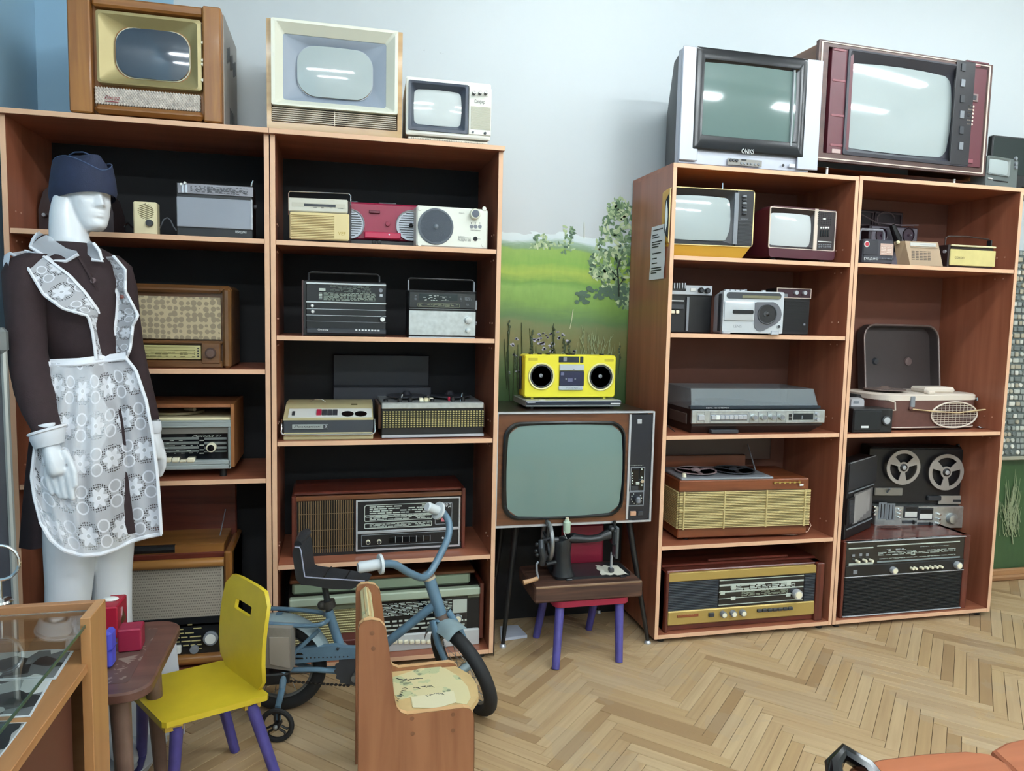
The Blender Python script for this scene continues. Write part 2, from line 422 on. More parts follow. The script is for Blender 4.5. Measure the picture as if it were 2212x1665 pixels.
n2 = E.node('ShaderNodeTexNoise'); n2.inputs['Scale'].default_value = 4; n2.inputs['Detail'].default_value = 6; E.L(gi.outputs['Position'], n2.inputs['Vector'])
rp = E.node('ShaderNodeValToRGB'); E.L(rnd, rp.inputs['Fac']); cr = rp.color_ramp
for p, c in ((.0, '#b69a73'), (.3, '#c1a67f'), (.6, '#c9b08a'), (.85, '#b99c72'), (.93, '#a1845f')):
    e = cr.elements.new(p); e.color = lin(c)
cr.elements.remove(cr.elements[-1]); 
g = E.mix(E.m('MULTIPLY', E.m('SUBTRACT', n1.outputs['Fac'], .35), 1.2), rp.outputs['Color'], lin('#98795a'))
g = E.mix(E.m('MULTIPLY', E.m('GREATER_THAN', n2.outputs['Fac'], .56), .22), g, lin('#a99a86'))
E.L(g, bs.inputs['Base Color']); E.put(bs.inputs['Roughness'], E.m('ADD', .3, E.m('MULTIPLY', n2.outputs['Fac'], .3)))
M_PARQ = m
floor = struct('floor', MB().box(XL, XR, YF, WALLY, -.06, -.0035), mat('dark joint filler', '#4a3620', .8))
PL, PW = .36, .039
g = .0007
pm = MB().box(g, PL-g, g, PW-g, -.010, 0, .0006)
plank_mesh = pm.build('plank', M_PARQ, smooth=0).data
bpy.data.objects.remove(bpy.data.objects['plank'])
pl = []
ANG = math.radians(45)
for i in range(-190, 190):
    for j in range(-14, 14):
        for kind in (0, 1):
            ox, oy = i*PW+j*PL, i*PW-j*PL
            if kind: px, py, rot = ox+PW, oy+PW, pi/2      # V: [0,w]x[w,w+L]
            else: px, py, rot = ox, oy, 0
            # rotate the plank frame so that the zigzag runs along y
            wx = px*cos(ANG)-py*sin(ANG)+.0375; wy = px*sin(ANG)+py*cos(ANG)-.645
            r = rot+ANG
            mx = wx+cos(r)*PL/2-sin(r)*PW/2; my = wy+sin(r)*PL/2+cos(r)*PW/2
            if XL+.13 < mx < XR-.13 and YF+.13 < my < WALLY-.02: pl.append((wx, wy, r, mx, my))
def vis(mx, my):
    d = Vector((mx, my, 0))-CPOS; z = d.dot(FWD)
    if z < .2: return 0
    u, v = 1106+CF*d.dot(RGT)/z, 832.5-CF*d.dot(UPV)/z
    if not (-60 < u < 2270 and 1180 < v < 1720): return 0
    if my > -.40 and -1.6 < mx < 2.25 and not (-.0 < mx < .66): return 0
    if u < 1040 and v < 1420: return 0
    if u < 560: return .2/z
    return 1/z
order = sorted(range(len(pl)), key=lambda i: -vis(pl[i][3], pl[i][4]))
rest = MB()
base = [v for v in pm.v]
for rank, i in enumerate(order):
    wx, wy, r, mx, my = pl[i]
    dz = random.uniform(-.0006, .0006)
    if rank < 300 and vis(mx, my) > 0:
        o = bpy.data.objects.new('plank', plank_mesh); COL.objects.link(o); o.parent = floor
        o.location = (wx, wy, dz); o.rotation_euler = (random.uniform(-.002, .002), 0, r)
    else:
        rest.add([(wx+x*cos(r)-y*sin(r), wy+x*sin(r)+y*cos(r), z+dz) for x, y, z in base], pm.f)
rest.build('planks_beyond', M_PARQ, floor, smooth=0, recalc=False, kind='stuff')
# border strips along the walls
fb = MB(); fb.box(XL, XR, WALLY-.19, WALLY, -.01, -.0015); fb.box(XL, XL+.19, YF, WALLY, -.01, -.0016)
fb.build('border_boards', M_PARQ, floor, smooth=0, kind='stuff')
M_SKIRT = wood('skirting wood', '#a67a52', '#7c5535', 'x', .45, 4)
sk = MB(); sk.box(2.24, XR, WALLY-.022, WALLY, 0, .055, .006); sk.box(2.24, XR, WALLY-.04, WALLY, 0, .028, .008)
struct('baseboard_back', sk, M_SKIRT)
struct('baseboard_gap', MB().box(.0, .64, WALLY-.02, WALLY, 0, .06, .004), mat('dark skirting', '#2a241f', .6))

# ---------------------------------------------------------------- ceiling lamps
M_FIX = mat('lamp housing', '#dfe3e4', .5)
for i, ((x, y, z), h, pw) in enumerate(LAMPS):
    M_TUBE = mat('lit fluorescent tube %.1f' % pw, '#ffffff', .5, emit=('#f2fbff', LAMP_POWER*pw))
    r = empty('ceiling_lamp', (x, y, z)); tag(r, 'ceiling strip lamp with two fluorescent tubes above '+['the floor television', 'the rightmost bookcase', 'the camera, to its left, added for fill', 'the bench seats', 'the right wall', 'the front left corner', 'the front wall'][i], 'lamp', 'fluorescent ceiling lamps')
    MB().box(-h-.03, h+.03, -.08, .08, .05, .11, .01).build('housing', M_FIX, r)
    for s in (-1, 1):
        MB().cyl((-h, s*.045, .025), (h, s*.045, .025), .014, n=12).build('tube', M_TUBE, r)
    MB().box(-.01, .01, -.01, .01, .1, ZC-z).build('hanger', M_FIX, r)
    for s in (-1, 1): MB().box(s*(h+.012)-.012, s*(h+.012)+.012, -.07, .07, .005, .06, .004).build('end_cap', M_FIX, r)

# ---------------------------------------------------------------- bookcases
TH = .016
def bookcase(label, x0, x1, zt, shelves, back, over, yf=-.382, zbot=.02):
    r = empty('bookcase', ((x0+x1)/2, yf, 0)); tag(r, label, 'bookcase', 'open bookcases along the wall')
    cx, w = (x0+x1)/2, (x1-x0)/2; dep = -yf-.002
    def part(name, xa, xb, ya, yb, za, zb, m, edge=None):
        o = MB().box(xa, xb, ya, yb, za, zb).build(name, m, r, smooth=0)
        if edge: MB().box(xa+.0003, xb-.0003, ya-.0012, ya+.0003, za+.0002, zb-.0002, .0006).build('edge_band', M_EDGE, o, smooth=0)
        return o
    part('side_panel', -w, -w+TH, 0, dep, zbot, zt-TH, M_BOARD, 1); part('side_panel', w-TH, w, 0, dep, zbot, zt-TH, M_BOARD, 1)
    part('top_panel', -w-over*.06, w+over*.06, -over, dep, zt-TH, zt, M_SHELF, 1)
    part('bottom_panel', -w+TH, w-TH, 0, dep, zbot, zbot+TH, M_SHELF, 1)
    for z in shelves: part('shelf', -w+TH+.001, w-TH-.001, .002, dep-.006, z-TH, z, M_SHELF, 1)
    part('back_panel', -w+.004, w-.004, dep-.004, dep, zbot+.002, zt-.003, back)
    for a in (-1, 1):
        for yy in (.03, dep-.03): MB().cyl((a*(w-.04), yy, 0), (a*(w-.04), yy, zbot), .014, n=12).build('foot', M_BLACK, r)
        # shelf pins and drill holes seen on the inner faces
        mb = MB()
        for z in shelves:
            for dz in (-.035, .055):
                for yy in (.05, .09): mb.cyl((a*(w-TH)-a*.0005, yy, z+dz), (a*(w-TH)-a*.0025, yy, z+dz), .003, n=8)
        mb.build('shelf_pins', mat('pale pin', '#c99c86', .5), r, kind='stuff')
    return r
U1 = (-1.546, -.776); U2 = (-.773, .0); U3 = (.6395, 1.4275); U4 = (1.430, 2.219)
Z1 = [1.49, 1.063, .696]; Z2 = [1.489, 1.176, .820, .393]; Z3 = [1.497, 1.208, .819, .389]; Z4 = [1.50, .815]
b1 = bookcase('leftmost brown bookcase with black back, partly hidden by the mannequin', *U1, 1.84, Z1, M_BACKBLK, .02)
b2 = bookcase('brown bookcase with black back standing left of the painted landscape', *U2, 1.84, Z2, M_BACKBLK, .02)
b3 = bookcase('brown bookcase with a paper notice taped to its left side', *U3, 1.832, Z3, M_BACKBRN, 0)
b4 = bookcase('rightmost brown bookcase, with only two wide-spaced shelves', *U4, 1.836, Z4, M_BACKBRN, 0)
# ---------------------------------------------------------------- crops in which the things were measured
KA = CR(0, 0, 3.95); KB = CR(540, 0, 3.95); KC = CR(1400, 60, 2.724); KF = CR(260, 340, 3.469); KG = CR(260, 780, 2.447)
KH = CR(580, 380, 4.254); KI = CR(580, 740, 3.469); KJ = CR(1060, 360, 3.0825); KK = CR(1040, 840, 2.602)
KL = CR(1380, 360, 4.1625); KM = CR(1400, 740, 2.522); KN = CR(1800, 360, 2.774); KO = CR(1780, 900, 3.331); KP = CR(540, 1060, 2.752)
KQ = CR(0, 1220, 3.568)
OAK = wood('golden brown veneer', '#a06a2e', '#835220', 'z', .42, 7, coat=.1)
OAKX = wood('golden brown veneer, lengthwise', '#9a642c', '#7c4d1e', 'x', .42, 7, coat=.1)
WAL = wood('walnut veneer', '#6b3f22', '#4d2b16', 'x', .35, 8, coat=.25)
MAHO = wood('red mahogany veneer', '#6a2f22', '#4a1e16', 'x', .3, 8, coat=.3)
MAHOZ = wood('red mahogany veneer, upright', '#6a2f22', '#4a1e16', 'z', .3, 8, coat=.3)
BLOND = wood('blond veneer', '#bf9c68', '#a98452', 'x', .4, 6, coat=.15)

# ================= television with a gold mask (top left)
d = Dev('television', 'old television in golden brown wood with a gold mask and red script, above the mannequin', 'television', KA, (603, 945), (1897, 1055), (1917, 78), 1.842, -.396, 0, .36)
d.body(OAK, .028, .006)
MB().box(d.W, d.W+.003, .035, d.D-.01, .004, d.H-.004).build('side_sheet', mat('grey painted side', '#9a9690', .5), d.root)
mb = MB()
for i in range(9): mb.box(d.W+.002, d.W+.0045, .10+.025*i, .112+.025*i, d.H-.13+.01*(i % 3), d.H-.085+.01*(i % 3))
for i in range(4): mb.box(d.W+.002, d.W+.0045, .16+.03*i, .172+.03*i, .02, .09)
mb.build('vent_slots', M_BLACK, d.root, kind='stuff')
d.box('post', None, None, 795, None, OAK, .012, .03, .004); d.box('post', 1742, None, None, None, OAK, .012, .03, .004)
X0 = d.p(795, 500)[0]; X1 = d.p(1742, 500)[0]
d.add('top_rail', MB().box(X0, X1, -.004, .03, d.p(1300, 100)[1], d.H-.002, .006), OAKX)
z0, z1 = 0.0, d.p(1300, 925)[1]
d.add('bottom_rail', MB().box(X0, X1, -.010, .03, .004, z1, .011), OAKX)
GOLD = mat('gold sprayed mask', '#a89a6c', .42, .35)
a = (812, 75, 1722, 775)
d.frame('mask', [a+(.04, .03), a+(.04, .002), (835, 105, 1690, 760, .05, 0), (960, 195, 1612, 690, .33, .030)], GOLD)
d.frame('screen_rim', [(960, 193, 1614, 692, .33, .031), (960, 193, 1614, 692, .33, .026), (968, 200, 1606, 685, .33, .025), (968, 200, 1606, 685, .33, .031)], mat('pale rim', '#cfcfb8', .4))
d.screen('picture_tube', 966, 198, 1608, 687, .33, M_SCREENBK, .012, .0265)
mb = MB(); gx0, gx1, gz0, gz1 = d.rect(806, 735, 1705, 945); mb.box(gx0, gx1, .006, .03, gz0, gz1)
nx = 38; nz = 9
for i in range(nx):
    for j in range(nz):
        x = gx0+(i+.5*(j % 2)+.25)*(gx1-gx0)/nx; z = gz0+(j+.5)*(gz1-gz0)/nz
        mb.add([(x-.0045, .006, z), (x, .006, z-.006), (x+.0045, .006, z), (x, .006, z+.006), (x, .002, z)], [(0, 1, 4), (1, 2, 4), (2, 3, 4), (3, 0, 4)])
mb.build('speaker_cloth', mat('worn pale grille', '#cdc4bb', .7, var=.25, vscale=55), d.root, smooth=0, kind='stuff')
d.text('Рекорд', 893, 822, 1022, 852, M_TEXTRED, shear=.5, at=.0012)
d.add('underline', MB().box(d.p(893, 862)[0], d.p(1010, 850)[0], .0008, .0015, d.p(893, 864)[1], d.p(893, 858)[1]), M_TEXTRED)
for y in (370, 520, 555, 690): d.knob('side_knob', 1732, y, 14, M_IVORY, .010, at=.004)

# ================= television with a cream mask
d = Dev('television', 'television with cream mask and slatted speaker grille in blond wood, between the two other sets', 'television', KB, (138, 1083), (1297, 1177), (145, 150), 1.842, -.396, 0, .33)
d.body(BLOND, .03, .004)
d.frame('front_edge', [(138, 150, 1296, 1177, .005, .031), (138, 150, 1296, 1177, .005, .0), (178, 155, 1258, 1120, .01, .0), (178, 155, 1258, 1120, .01, .031)], BLOND)
CRM = mat('cream mask', '#dcdccb', .35)
GRYM = mat('blue grey inner mask', '#8d97a4', .4)
o4 = (180, 157, 1258, 985)
d.frame('mask', [o4+(.02, .03), o4+(.02, -.012), (212, 185, 1232, 968, .03, -.012), (278, 270, 1162, 915, .04, .012), (278, 270, 1162, 915, .04, .02)], CRM)
d.frame('inner_mask', [(276, 268, 1164, 917, .04, .014), (300, 292, 1140, 900, .05, .016), (398, 352, 1050, 855, .34, .030)], GRYM)
d.frame('screen_rim', [(396, 350, 1052, 857, .34, .032), (396, 350, 1052, 857, .34, .027), (404, 358, 1044, 849, .34, .027), (404, 358, 1044, 849, .34, .033)], mat('grey rim', '#a3abb4', .4))
d.screen('picture_tube', 400, 354, 1048, 853, .34, M_SCREEN, .016, .0275)
gx0, gx1, gz0, gz1 = d.rect(186, 905, 1248, 1113)
d.add('grille_back', MB().box(gx0, gx1, .012, .03, gz0, gz1), mat('taupe grille cloth', '#a3958a', .7))
X, Zc = d.p(722, 1010); mb = MB(); mb.lathe((X, .0121, Zc), (0, -1, 0), [(.041, 0), (.041, .001), (.02, .0012)], 40)
o = d.add('speaker_opening', mb, mat('dark speaker hole', '#3b3035', .8))
zl = d.p(186, 905)[1]
for i in range(7):
    z = gz0+(gz1-gz0)*(i+.35)/7
    d.add('slat', MB().box(gx0, gx1, .002, .010, z, z+(gz1-gz0)/7*.45, .001), mat('cream slat', '#d3c9b8', .5))
d.add('centre_bar', MB().box(X-.0015, X+.0015, .001, .010, gz0, gz1), MATS['cream slat'])

# ================= small white television
d = Dev('television', 'small white plastic television with three knobs, standing nearest the wall painting', 'television', KB, (1332, 1180), (2040, 1240), (1335, 648), 1.842, -.39, 0, .22)
WTV = mat('white tv plastic', '#e6e6dc', .4)
# base with air slots and an overhanging shell
x0, x1, z0, z1 = d.rect(1332, 1135, 2050, 1240)
d.add('base', MB().box(.006, d.W-.004, .004, d.D-.02, 0, d.p(1700, 1185)[1], .003), mat('cream base', '#ded6c6', .5))
mb = MB()
for a, b in ((1380, 1555), (1570, 1820), (1835, 1905), (1940, 2000)):
    n = max(3, int((b-a)/14))
    for i in range(n):
        xx = a+(b-a)*i/n; X, Zv = d.p(xx, 1165+.085*(xx-1380)); mb.box(X, X+.0016, .002, .006, Zv-.009, Zv-.001)
mb.build('air_slots', mat('slot shadow', '#9a8f80', .8), d.root, kind='stuff')
zs = d.p(1700, 1175)[1]
d.add('shell', MB().loft([rrloop(0, d.W, zs, d.H, .006, y) for y in (.01, .02)]+[rrloop(.006, d.W-.006, zs+.003, d.H-.006, .01, d.D)], False, True), WTV)
d.frame('front_frame', [(1332, 650, 2048, 1200, .03, .012), (1332, 650, 2048, 1200, .03, 0), (1348, 668, 2036, 1185, .02, -.004), (1352, 684, 1862, 1150, .02, -.004), (1352, 684, 1862, 1150, .02, .02)], WTV)
d.box('control_panel', 1868, 745, 2052, 1165, WTV, .008, .012, .002)
NAVY = mat('navy grey bezel', '#3a414f', .4)
d.frame('bezel', [(1352, 684, 1856, 1148, .03, .0), (1352, 684, 1856, 1148, .03, -.008), (1376, 706, 1832, 1120, .04, -.006), (1404, 742, 1806, 1080, .12, .018, .03)], NAVY)
d.screen('picture_tube', 1402, 740, 1808, 1082, .10, mat('pale picture tube', '#c9d0cf', .08, coat=.6), .012, .02, .04)
for x in (1909, 1960, 2010): d.knob('knob', x, 800, 15, M_GLOSSBLACK, .016, M_CHROME, at=-.008)
d.text('Сапфир', 1915, 855, 2005, 885, M_TEXTDK, at=-.0088, shear=.1)
gx0, gx1, gz0, gz1 = d.rect(1882, 905, 2046, 1115)
mb = MB()
for i in range(22): mb.box(gx0, gx1, -.0105, -.007, gz0+(gz1-gz0)*i/22, gz0+(gz1-gz0)*(i+.55)/22)
mb.build('speaker_grille', mat('ivory grille', '#d9d6c3', .5), d.root, smooth=0, kind='stuff')
d.knob('knob', 1902, 1127, 9, M_GREY, .006, at=-.008); d.knob('knob', 2005, 1137, 11, M_DKGREY, .006, at=-.008)

# ================= upper shelf of the leftmost bookcase
z = Z1[0]
d = Dev('radio_receiver', 'old dark brown dome topped radio in shadow behind the mannequin head', 'radio', lambda x, y: (x, y), (84, 489), (246, 500), (140, 385), z, -.17, 0, .14)
m = mat('dark brown bakelite', '#2e1d1d', .3)
poly = [(0, 0), (d.W, 0), (d.W, d.H*.45), (d.W*.93, d.H*.75), (d.W*.78, d.H*.95), (d.W*.5, d.H), (d.W*.22, d.H*.95), (d.W*.07, d.H*.75), (0, d.H*.45)]
d.add('case', MB().prism(poly, lambda a, b, y: (a, y, b), 0, d.D), m)
d.knob('knob', 98, 465, 6, m, .016, M_GREY); d.knob('knob', 222, 470, 6, m, .016)
d.box('dial', 110, 452, 205, 472, M_SCALE, .002)
d = Dev('wall_loudspeaker', 'small cream radio loudspeaker with round slotted grille and black knob', 'loudspeaker', KF, (97, 537), (275, 548), (113, 327), z, -.345, 0, .045)
d.body(M_CREAM, 0, .004, 'case')
mb = MB(); X, Zc = d.p(190, 405); R = d.len(64, 190, 405)
for i in range(9):
    t = (i-4)/4.6*R; h = math.sqrt(max(R*R-t*t, 0))*.92
    ca, sa = cos(.42), sin(.42)
    p0 = (X-sa*t-ca*h, 0, Zc+ca*t-sa*h); p1 = (X-sa*t+ca*h, 0, Zc+ca*t+sa*h)
    mb.tube([p0, p1], .0016, 6)
mb.build('grille_slots', mat('slot brown', '#8d8464', .8), d.root, kind='stuff')
d.knob('knob', 221, 493, 28, M_DKGREY, .014)
d = Dev('radio_receiver', 'black portable radio with blank grey speaker panel beside the cream loudspeaker', 'radio', KF, (420, 527), (995, 575), (430, 182), z, -.36, 0, .09)
d.body(M_BLACK, .002, .003, 'case')
GRP = mat('grey cloth panel', '#8f959f', .6, var=.04, vscale=8)
d.box('speaker_panel', 422, 293, 992, 544, GRP, .005, .004, .002)
d.box('panel_trim', 977, 318, 993, 544, mat('pale grey trim', '#b9bfc4', .4), .0058, .0)
d.box('scale_panel', 428, 190, 996, 298, mat('grey scale metal', '#85848a', .4, .3), .003, .004)
d.dashes('scale_print', 650, 215, 955, 282, 7, M_BLACK, 3, at=-.0035, dens=.8)
d.dashes('band_print', 525, 208, 640, 262, 6, M_BLACK, 5, at=-.0035, dens=.6)
for x in (470, 497): d.box('slider', x-8, 205, x+8, 268, M_SILVER, .008, .0)
for x, y in ((460, 203), (487, 193)): d.knob('slider_knob', x, y, 10, M_WHITE, .012)
d.text('МЕРИДИАН', 862, 551, 944, 570, M_TEXTLT, at=.0)
d.add('antenna', MB().tube([(d.W-.008, .03, d.H-.004), (d.W-.006, .03, d.H+.012), (d.W-.001, .03, d.H+.024)], [.004, .003, .002], 8), M_CHROME)
X, Zc = d.p(1018, 360); d.add('side_knob', MB().cyl((d.W-.001, .04, Zc), (d.W+.009, .04, Zc), .008, n=16), M_DKGREY)
q = [onY(*KF(*t), y) for t, y in (((285, 545), -.29), ((300, 520), -.26), ((325, 465), -.25), ((350, 452), -.25), ((375, 468), -.25), ((400, 520), -.26), ((418, 545), -.28))]
o = MB().tube([(a.x, a.y, max(a.z, z+.003)) for a in q], .0022, 6).build('cable', M_GREY); tag(o, 'thin grey cable looping between the cream loudspeaker and the black radio', 'cable')
q = [onY(*KF(*t), y) for t, y in (((98, 530), -.28), ((75, 512), -.27), ((58, 490), -.26), ((40, 505), -.25), ((30, 525), -.25))]
o = MB().tube([(a.x, a.y, max(a.z, z+.003)) for a in q], .003, 6).build('cable', M_BLACK); tag(o, 'short black cable with plug left of the cream loudspeaker', 'cable')

# ================= second shelf: large wooden table radio
z = Z1[1]
d = Dev('table_radio', 'large worn wooden table radio with flowered speaker cloth on the second shelf', 'radio', KF, (-75, 1555), (832, 1572), (600, 955), z, -.335, 0, .24)
WORN = wood('worn brown veneer', '#6f4a26', '#513317', 'x', .4, 9, coat=.2)
WORNZ = wood('worn brown veneer, upright', '#755029', '#573819', 'z', .4, 9, coat=.2)
d.body(WORN, .02, .01)
X1 = d.W; xa = d.p(765, 1200)[0]
d.add('corner_post', MB().box(xa, X1, -.004, .03, 0, d.H-.008, .008), WORNZ)
d.add('corner_post', MB().box(0, X1-xa, -.004, .03, 0, d.H-.008, .008), WORNZ)
d.add('top_rail', MB().box(X1-xa, xa, -.002, .03, d.p(500, 1012)[1], d.H-.004, .008), WORN)
CLOTH = mat('flowered speaker cloth', '#9c9078', .85)
E = NT(CLOTH); tc = E.node('ShaderNodeTexCoord'); v = E.node('ShaderNodeTexVoronoi'); v.inputs['Scale'].default_value = 52; v.inputs['Randomness'].default_value = .35; E.L(tc.outputs['Object'], v.inputs['Vector'])
n = E.node('ShaderNodeTexNoise'); n.inputs['Scale'].default_value = 60; E.L(tc.outputs['Object'], n.inputs['Vector'])
E.L(E.mix(E.m('MULTIPLY', E.m('GREATER_THAN', E.m('ADD', v.outputs['Distance'], E.m('MULTIPLY', n.outputs['Fac'], .3)), .62), .75), lin('#8a7e68'), lin('#c0ae8c')), E.nt.nodes['Principled BSDF'].inputs['Base Color'])
d.box('speaker_cloth', -20, 1030, 752, 1366, CLOTH, -.008, .02)
d.box('middle_rail', -20, 1366, 765, 1400, WORN, .002, .02, .003)
d.box('bottom_rail', -60, 1515, 765, None, WORN, .002, .02, .004)
d.box('knob_panel', 608, 1385, 752, 1545, WORN, .006, .02, .003)
d.box('dial_glass', 0, 1402, 604, 1512, mat('yellowed dial', '#b9b27c', .25, coat=.4), .0, .02)
for yy in (1420, 1443, 1468, 1495): d.box('dial_line', 150, yy-3, 560, yy+3, mat('dial brown line', '#55502f', .6), .0012, 0, 0)
for yy in (1430, 1450, 1470, 1490): d.knob('station_lamp', 582, yy, 6, M_TEXTDK, .002)
d.dashes('station_names', 150, 1426, 560, 1492, 4, MATS['dial brown line'], 8, fill=.2, dens=.5, at=-.0002)
d.knob('tuning_knob', 680, 1465, 42, mat('brown bakelite knob', '#47332c', .25), .02, mat('knob centre', '#5a443a', .3))

# ================= third shelf: radio in a wooden record-player case
z = Z1[2]
K3 = CR(330, 860, 9.795)
d = Dev('radio_record_player', 'grey fronted radio record player in a thin wooden case, behind the mannequin hand', 'radio', K3, (-700, 1500), (1730, 1490), (1700, 120), z+.034, -.345, 0, .26)
d.feet(h=.034)
TEAK = wood('teak board', '#9a6540', '#7c4c2c', 'x', .45, 6); TEAKZ = wood('teak board, upright', '#a06a3a', '#80502c', 'z', .45, 6)
t = .011
d.add('side_board', MB().box(d.W-t, d.W, 0, d.D, 0, d.H, .001), TEAKZ); d.add('side_board', MB().box(0, t, 0, d.D, 0, d.H, .001), TEAKZ)
d.add('top_board', MB().box(t, d.W-t, .002, d.D, d.H-t*1.1, d.H-.001, .001), TEAK)
d.add('bottom_board', MB().box(t, d.W-t, .03, d.D, 0, .01), TEAK); d.add('back_board', MB().box(t, d.W-t, d.D-.006, d.D, 0, d.H-t), M_BLACK)
zd = d.p(800, 480)[1]
d.add('deck', MB().box(t, d.W-t, .004, d.D-.01, d.p(800, 480)[1], d.p(800, 420)[1], .003), M_CREAM)
d.add('record_deck', MB().lathe((d.W*.42, .14, zd+.012), (0, 0, 1), [(.09, 0), (.09, .008), (.02, .009)], 32), mat('beige platter', '#8e8567', .5))
d.add('tone_arm', MB().tube([(d.W*.62, .07, zd+.03), (d.W*.52, .10, zd+.028)], .006, 8), mat('beige arm', '#a49a86', .5))
d.add('arm_post', MB().box(d.p(598, 300)[0], d.p(745, 300)[0], .12, .15, zd, d.p(600, 240, .12)[1], .003), M_GREY)
BLG = mat('blue grey front', '#7e8684', .45)
fz0, fz1 = d.p(800, 1500)[1], d.p(800, 480)[1]
d.add('front_body', MB().box(t, d.W-t, .02, .06, .004, fz1), BLG)
for ya, yb in ((485, 512), (525, 580), (590, 610)): d.box('front_rib', -560, ya, 1650, yb, mat('pale ribs', '#9aa3a2', .4), .004, .02, .002)
d.box('upper_band', -560, 610, 1640, 745, mat('grey band', '#6f6d66', .5), -.004, .02)
d.box('dial_glass', -560, 750, 1585, 1300, M_SCALE, -.014, .02)
for ya, yb in ((845, 885), (940, 985), (1040, 1082), (1130, 1148)):
    d.box('scale_band', 160, ya, 960, yb, mat('grey scale band', '#6c7270', .5), -.0125, .016, 0)
    d.box('scale_band', 1075, ya, 1550, yb, MATS['grey scale band'], -.0125, .016, 0)
d.dashes('scale_figures', 200, 850, 950, 1160, 6, M_PRINT, 4, fill=.18, dens=.45, at=.0122)
for yy in (905, 1005, 1105, 1180): d.box('band_mark', 975, yy-8, 1068, yy+8, M_PRINT, -.012, .016, 0)
d.text('Рекорд 61', 830, 775, 1455, 830, M_PRINT, shear=.5, at=.0118)
d.knob('tuning_knob', 1250, 1030, 105, M_IVORY, .022, M_GLOSSBLACK, at=.012)
for i, (xa, xb, ya) in enumerate(((250, 395, 1265), (400, 562, 1265), (565, 715, 1305), (722, 890, 1260))): d.box('key', xa, ya, xb, 1350, M_IVORY, .008, .02, .003)
d.box('lower_rib', -560, 1345, 1650, 1395, MATS['pale ribs'], .004, .02, .003); d.box('lower_rib', -560, 1440, 1655, 1490, MATS['pale ribs'], .004, .02, .003)
d.box('dial_frame', 1585, 610, 1655, 1480, BLG, .004, .02, .003)

# ================= bottom: radiogram with open lid
z = .036
d = Dev('radiogram', 'large wooden radiogram with raised lid and woven speaker cloth behind the yellow chair', 'radio', KG, (-240, 1640), (596, 1625), (580, 1005), z+.02, -.345, 0, .28)
d.feet(h=.02)
HON = wood('honey veneer', '#9a6a35', '#7a4f22', 'x', .35, 7, coat=.25); HONZ = wood('honey veneer, upright', '#94602c', '#70471d', 'z', .35, 7, coat=.25)
d.body(MAHO, .035, .004, z1=d.H-.01)
xa = d.p(548, 1100)[0]
d.add('end_post', MB().box(xa, d.W, -.002, d.D, 0, d.H, .006), HONZ); d.add('end_post', MB().box(0, d.W-xa, -.002, d.D, 0, d.H, .006), HONZ)
za, zb_ = d.p(300, 1100)[1], d.p(300, 1050)[1]
d.add('top_roll', MB().tube([(d.W-xa, .008, (za+zb_)/2), (xa, .008, (za+zb_)/2)], (zb_-za)/2, 14), HON)
za2, zb2 = d.p(400, 1605)[1], d.p(400, 1550)[1]
d.add('bottom_roll', MB().tube([(d.W-xa, .008, (za2+zb2)/2), (xa, .008, (za2+zb2)/2)], (zb2-za2)/2, 14), HON)
gx0, gx1, gz0, gz1 = d.rect(-140, 1105, 535, 1385)
d.add('speaker_cloth', MB().box(gx0, gx1, .014, .035, gz0, gz1), mat('beige woven cloth', '#a39a8c', .8))
mb = MB()
nx, nz = 52, 22
for i in range(nx):
    for j in range(nz):
        x = gx0+(gx1-gx0)*(i+.5*(j % 2))/nx; zc = gz0+(gz1-gz0)*(j+.5)/nz
        mb.add([(x-.0022, .0138, zc-.0035), (x+.0022, .0138, zc-.0035), (x+.0022, .0138, zc+.0005), (x-.0022, .0138, zc+.0005)], [(0, 1, 2, 3)])
mb.build('cloth_weave', mat('weave shadow', '#7a7167', .9), d.root, smooth=0, recalc=False, kind='stuff')
d.frame('cloth_border', [(-150, 1095, 545, 1395, .01, .03), (-150, 1095, 545, 1395, .01, .010), (-140, 1106, 533, 1384, .01, .010), (-140, 1106, 533, 1384, .01, .03)], mat('pale border', '#b0a796', .6))
d.box('dial_glass', -140, 1395, 530, 1545, M_SCALE, -.01, .03)
d.dashes('dial_print', -100, 1405, 430, 1520, 7, M_GOLDPRINT, 6, fill=.25, dens=.7, at=.0095)
d.knob('tuning_knob', 478, 1462, 40, M_GREY, .012, M_WHITE, at=.01)
d.knob('volume_knob', 392, 1520, 24, M_GREY, .012, at=.01); d.box('key', 285, 1508, 320, 1545, M_WHITE, .004, .02, .002)
zt = d.H-.012
d.add('record_well', MB().box(.03, d.W-.03, .04, d.D-.015, zt-.03, zt+.03, .002), HON)
d.add('well_slot', MB().tube([(d.W*.12, .044, zt+.018), (d.W*.62, .044, zt+.018)], .014, 10, flat=1), M_BLACK)
mb = MB(); mb.box(.01, d.W-.012, d.D-.05, d.D-.025, zt, zt+.26, .004); o = d.add('raised_lid', mb, MAHO)
d.add('lid_stay', MB().tube([(d.W-.06, .10, zt), (d.W-.05, d.D-.05, zt+.10)], .002, 6), M_GREY)
d.add('chrome_trim', MB().cyl((d.W+.001, .01, .12), (d.W+.001, .01, .30), .0015, n=6), M_CHROME)
